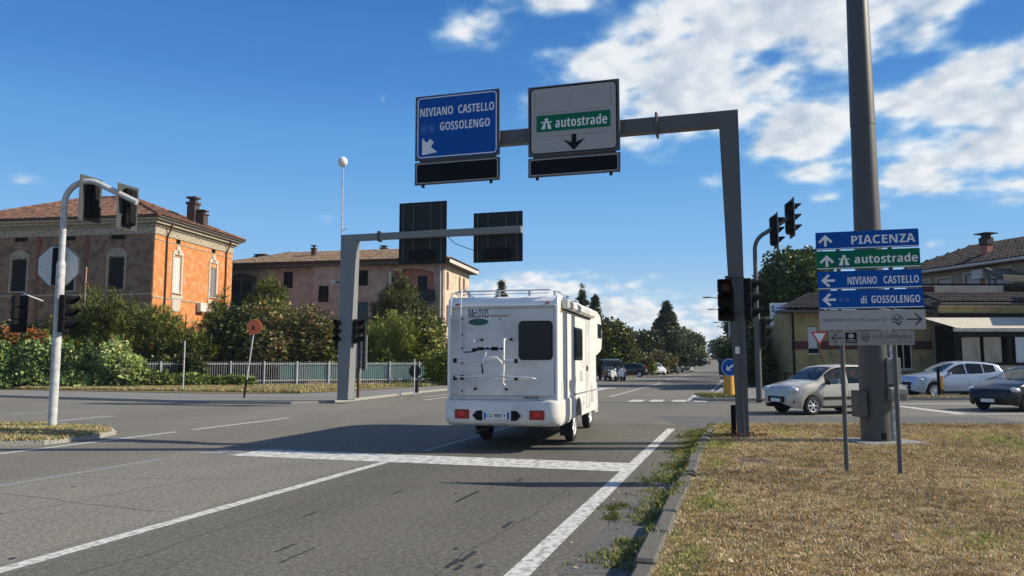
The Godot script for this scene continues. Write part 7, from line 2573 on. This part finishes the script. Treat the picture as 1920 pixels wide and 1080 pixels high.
	part("shirt", figure([[Vector3(0, 0.56, 0.06), Vector3(0, 0.96, 0.12), 0.15, 0.162], [Vector3(-0.17, 1.0, 0.11), Vector3(-0.235, 0.84, 0.0), 0.072, 0.062], [Vector3(0.17, 1.0, 0.11), Vector3(0.235, 0.84, 0.0), 0.072, 0.062], [Vector3(-0.16, 1.01, 0.12), Vector3(0.16, 1.01, 0.12), 0.07, 0.07]], 0.02), K.shirt, dp)
	part("hair", figure([[Vector3(0, 1.29, 0.09), Vector3(0, 1.30, 0.075), 0.10, 0.095], [Vector3(0, 1.2, 0.12), Vector3(0, 1.28, 0.11), 0.07, 0.09]], 0.016), K.hair, dp)
	part("trousers", figure([[Vector3(-0.1, 0.56, 0.05), Vector3(-0.13, 0.62, -0.36), 0.098, 0.075], [Vector3(0.1, 0.56, 0.05), Vector3(0.13, 0.62, -0.36), 0.098, 0.075], [Vector3(-0.13, 0.62, -0.36), Vector3(-0.12, 0.34, -0.59), 0.072, 0.06], [Vector3(0.13, 0.62, -0.36), Vector3(0.12, 0.34, -0.59), 0.072, 0.06]], 0.02), K.navy, dp)
	for sx in [-1.0, 1.0]:
		part("eye", bx(Vector3(sx * 0.034, 1.245, -0.022), Vector3(0.024, 0.01, 0.012), 0.003), K.black, dp)
	part("mouth", bx(Vector3(0, 1.172, -0.008), Vector3(0.045, 0.008, 0.012), 0.003), K.maroon, dp)

	var suv := {"L": 4.45, "W": 1.82, "H": 1.66, "R": 0.35, "wheels": [0.88, 3.55], "nose": 0.6, "tail": 0.4, "roofw": 0.72, "rail": 0.09,
		"top": [[0, 0.55], [0.02, 0.72], [0.07, 0.86], [0.2, 0.97], [0.6, 1.05], [1.15, 1.12], [1.3, 1.16], [1.7, 1.40], [2.0, 1.55], [2.3, 1.63], [2.7, 1.66], [3.4, 1.63], [3.9, 1.56], [4.08, 1.50], [4.25, 1.2], [4.38, 0.98], [4.45, 0.75], [4.45, 0.5]],
		"belt": [[0, 0.9], [1.2, 1.03], [3.2, 1.09], [3.9, 1.18], [4.45, 1.2]], "sill": [[0, 0.32], [0.3, 0.25], [4.1, 0.26], [4.45, 0.4]],
		"windows": [[1.55, 2.42], [2.48, 3.25], [3.31, 3.85]], "screen": [1.25, 2.05], "rear": [4.03, 4.24], "head": [0.24, 0.84, 0.73, 0.19, 0.075, 0.16], "tailh": 0.24, "taily": 0.98, "mx": 1.58, "grille": [0.55, 0.34, 0.05, 0.5], "seams": [1.4, 2.45, 3.3], "handles": [2.15, 3.02], "dark_handles": false, "spokes": 10}
	make_car("parked_car", "silver-blue crossover parked behind the black marker post at the restaurant", Vector3(20.4, 0, -36.0), deg_to_rad(95.0), suv, K.silver_blue)
	var hatch := {"L": 4.03, "W": 1.70, "H": 1.49, "R": 0.30, "wheels": [0.82, 3.33], "nose": 0.65, "tail": 0.35, "roofw": 0.70, "rail": 0.08,
		"top": [[0, 0.48], [0.02, 0.58], [0.08, 0.68], [0.25, 0.78], [0.6, 0.90], [1.0, 0.985], [1.2, 1.03], [1.5, 1.19], [1.8, 1.35], [2.05, 1.44], [2.35, 1.485], [2.8, 1.48], [3.3, 1.42], [3.65, 1.33], [3.85, 1.1], [3.96, 0.92], [4.03, 0.7], [4.03, 0.45]],
		"belt": [[0, 0.72], [1.0, 0.93], [3.2, 1.0], [4.03, 1.05]], "sill": [[0, 0.26], [0.3, 0.19], [3.7, 0.2], [4.03, 0.34]],
		"windows": [[1.5, 2.32], [2.38, 3.2], [3.25, 3.55]], "screen": [1.12, 1.95], "rear": [3.62, 3.9], "head": [0.40, 0.71, 0.68, 0.17, 0.10, 0.32], "tailh": 0.4, "taily": 0.98, "mx": 1.5, "grille": [0.38, 0.18, 0.06, 0.6], "seams": [1.32, 2.35, 3.2], "handles": [2.05, 2.95], "dark_handles": false, "spokes": 12, "glass": K.car_glass, "open": true}
	var dk := make_car("dark_car", "dark blue-black hatchback entering from the right edge", Vector3(17.75, 0, -26.7), deg_to_rad(113.0), hatch, K.dark_paint)
	for x in [-0.36, 0.36]:
		part("seat", bx(Vector3(x, 0.78, 0.35), Vector3(0.48, 0.66, 0.14), 0.05), K.seat_cloth, dk)
	part("dashboard", bx(Vector3(0, 0.83, -0.6), Vector3(1.25, 0.2, 0.5), 0.06), K.trim, dk)
	# far cars
	var far := hatch.duplicate()
	far.open = false
	far.glass = K.glass_dark
	var P := "cars parked along the far road"
	make_car("parked_car", "white hatchback parked nose towards us left of the far road", Vector3(17.7, 0, -95.5), deg_to_rad(188.0), far, K.white_paint, P, false)
	var grn := make_car("parked_car", "dark green car parked behind the white one on the far road", Vector3(21.8, 0, -105.5), deg_to_rad(170.0), suv, K.green_paint, P, false)
	grn.scale = Vector3.ONE * 0.98
	make_car("parked_car", "black hatchback parked side-on by the scooters", Vector3(12.6, 0, -84.0), deg_to_rad(75.0), far, K.black_paint, P, false)
	make_car("white_car", "white hatchback driving towards us on the far road", rp(-8.6, 128.0, 0.0), PI + RY, far, K.white_paint, "", false)
	make_car("white_car", "tiny white car at the far end of the road", rp(-9.0, 205.0, rise(205.0)), PI + RY, far, K.white_paint, "", false)
	var van := {"L": 4.6, "W": 1.85, "H": 1.86, "R": 0.33, "wheels": [0.85, 3.7], "nose": 0.4, "tail": 0.2, "roofw": 0.86, "rail": 0.12,
		"top": [[0, 0.6], [0.03, 0.85], [0.12, 1.0], [0.8, 1.12], [1.0, 1.2], [1.5, 1.66], [1.75, 1.8], [2.2, 1.86], [4.3, 1.84], [4.5, 1.75], [4.58, 1.1], [4.6, 0.6]],
		"belt": [[0, 0.95], [1.0, 1.1], [4.6, 1.15]], "sill": [[0, 0.3], [4.6, 0.3]], "windows": [[1.35, 2.1], [2.2, 3.2], [3.3, 4.3]], "screen": [1.0, 1.65], "rear": [4.48, 4.58], "head": [0.15, 0.85, 0.68, 0.13, 0.11, 0.14], "tailh": 0.5, "taily": 1.1, "mx": 1.4, "grille": [0.66, 0.3, 0.04, 0.6], "seams": [], "handles": []}
	make_car("parked_car", "black van parked nearest the motorhome's front on the far road", Vector3(8.9, 0, -69.0), deg_to_rad(183.0), van, K.black_paint, P, false)
	scooter("pale blue and white scooter parked first before the black van", Vector3(8.42, 0, -64.5), deg_to_rad(195.0))
	scooter("pale scooter parked second, right of the first one", Vector3(9.2, 0, -65.2), deg_to_rad(175.0))


func scooter(label: String, at: Vector3, yaw: float) -> void:
	var o := thing("scooter", label, "scooter", at, yaw, "scooters parked by the black van")
	for z in [-0.62, 0.6]:
		var m := M.new()
		m.lathe([Vector2(0.1, -0.04), Vector2(0.22, -0.055), Vector2(0.24, 0), Vector2(0.22, 0.055), Vector2(0.1, 0.04)], 18, Transform3D(Basis(Vector3.BACK, PI / 2), Vector3.ZERO))
		part("wheel", m, K.rubber, o, Vector3(0, 0.24, z))
	var m := M.new()
	m.prism(PackedVector2Array([Vector2(-0.2, 0.3), Vector2(0.2, 0.3), Vector2(0.26, 0.7), Vector2(0.2, 0.98), Vector2(-0.2, 0.98), Vector2(-0.26, 0.7)]), -0.04, 0.04, Transform3D(Basis(Vector3.RIGHT, 0.25), Vector3(0, 0, -0.3)))
	part("leg_shield", m, K.body_white, o)
	part("front_fender", bx(Vector3(0, 0.48, -0.62), Vector3(0.16, 0.1, 0.4), 0.04), K.body_white, o)
	part("body", bx(Vector3(0, 0.62, 0.42), Vector3(0.34, 0.36, 0.8), 0.12), K.body_white, o)
	part("seat", bx(Vector3(0, 0.83, 0.35), Vector3(0.28, 0.1, 0.75), 0.04), K.trim, o)
	part("floor", bx(Vector3(0, 0.33, 0.0), Vector3(0.34, 0.06, 0.55), 0.02), K.trim, o)
	part("handlebar", tb([Vector3(-0.34, 1.06, -0.28), Vector3(0, 1.02, -0.36), Vector3(0.34, 1.06, -0.28)], 0.02, 6), K.trim, o)
	m = M.new()
	m.ball(Vector3(0, 0.98, -0.44), Vector3(0.13, 0.12, 0.1), 5)
	part("headlight", m, K.headlamp, o)
	part("windscreen", bx(Vector3(0, 1.28, -0.42), Vector3(0.34, 0.34, 0.02), 0.005), K.car_glass, o)
	for sx in [-1.0, 1.0]:
		part("mirror", bx(Vector3(sx * 0.36, 1.2, -0.3), Vector3(0.12, 0.08, 0.03), 0.01), K.trim, o)


# ---------------------------------------------------------------- the scene
func _ready() -> void:
	var cam := Camera3D.new()
	cam.name = "camera"
	cam.position = Vector3(0, 1.65, 0)
	cam.rotation_degrees = Vector3(5.474, 0, 0)
	cam.fov = 41.11
	cam.near = 0.1
	cam.far = 2500.0
	add_child(cam)
	cam.current = true

	var we := WorldEnvironment.new()
	we.name = "world_environment"
	var env := Environment.new()
	env.background_mode = Environment.BG_SKY
	var sky := Sky.new()
	var sm := PanoramaSkyMaterial.new()
	sm.panorama = ImageTexture.create_from_image(make_sky())
	sm.energy_multiplier = 0.8
	sky.sky_material = sm
	env.sky = sky
	env.background_energy_multiplier = 1.0
	env.tonemap_mode = Environment.TONE_MAPPER_LINEAR
	env.tonemap_exposure = 1.25
	env.sdfgi_enabled = true
	env.ssao_enabled = true
	env.ssil_enabled = true
	env.fog_enabled = true
	env.fog_density = 0.0002
	env.fog_light_color = Color(0.72, 0.80, 0.88)
	we.environment = env
	add_child(we)

	var sun := DirectionalLight3D.new()
	sun.name = "sun"
	var el := deg_to_rad(33.0)
	var az := deg_to_rad(-1.0)  # to the right of the picture and a little ahead of the camera
	var to := Vector3(cos(az) * cos(el), sin(el), sin(az) * cos(el))
	sun.basis = Basis.looking_at(-to, Vector3.UP)
	sun.light_energy = 1.6
	sun.light_color = Color(1.0, 0.955, 0.875)
	sun.light_angular_distance = 0.53
	sun.shadow_enabled = true
	add_child(sun)

	make_materials()
	ground_and_roads()
	markings()
	villa()
	apartments()
	restaurant()
	plants()
	gantries()
	signals()
	finger_signs()
	big_mast()
	small_poles()
	var fl := fence("railing", "low white metal railing with pale nets before the shrubs", Vector3(-23.2, 0.13, -46.2), Vector3(-4.6, 0.13, -53.0), 1.5, 0.135, 2.0, K.fence_white)
	part("net", bx(Vector3(14.3, 0.86, -0.06), Vector3(10.8, 0.98, 0.012)), K.teal_net, fl)
	fence("railing", "dark low railing before the yellow house", Vector3(14.2, 0.0, -44.0), Vector3(19.8, 0.0, -44.2), 1.05, 0.14, 1.4, K.timber_dark)
	vehicles()
	grass()
	clean_meta(self)
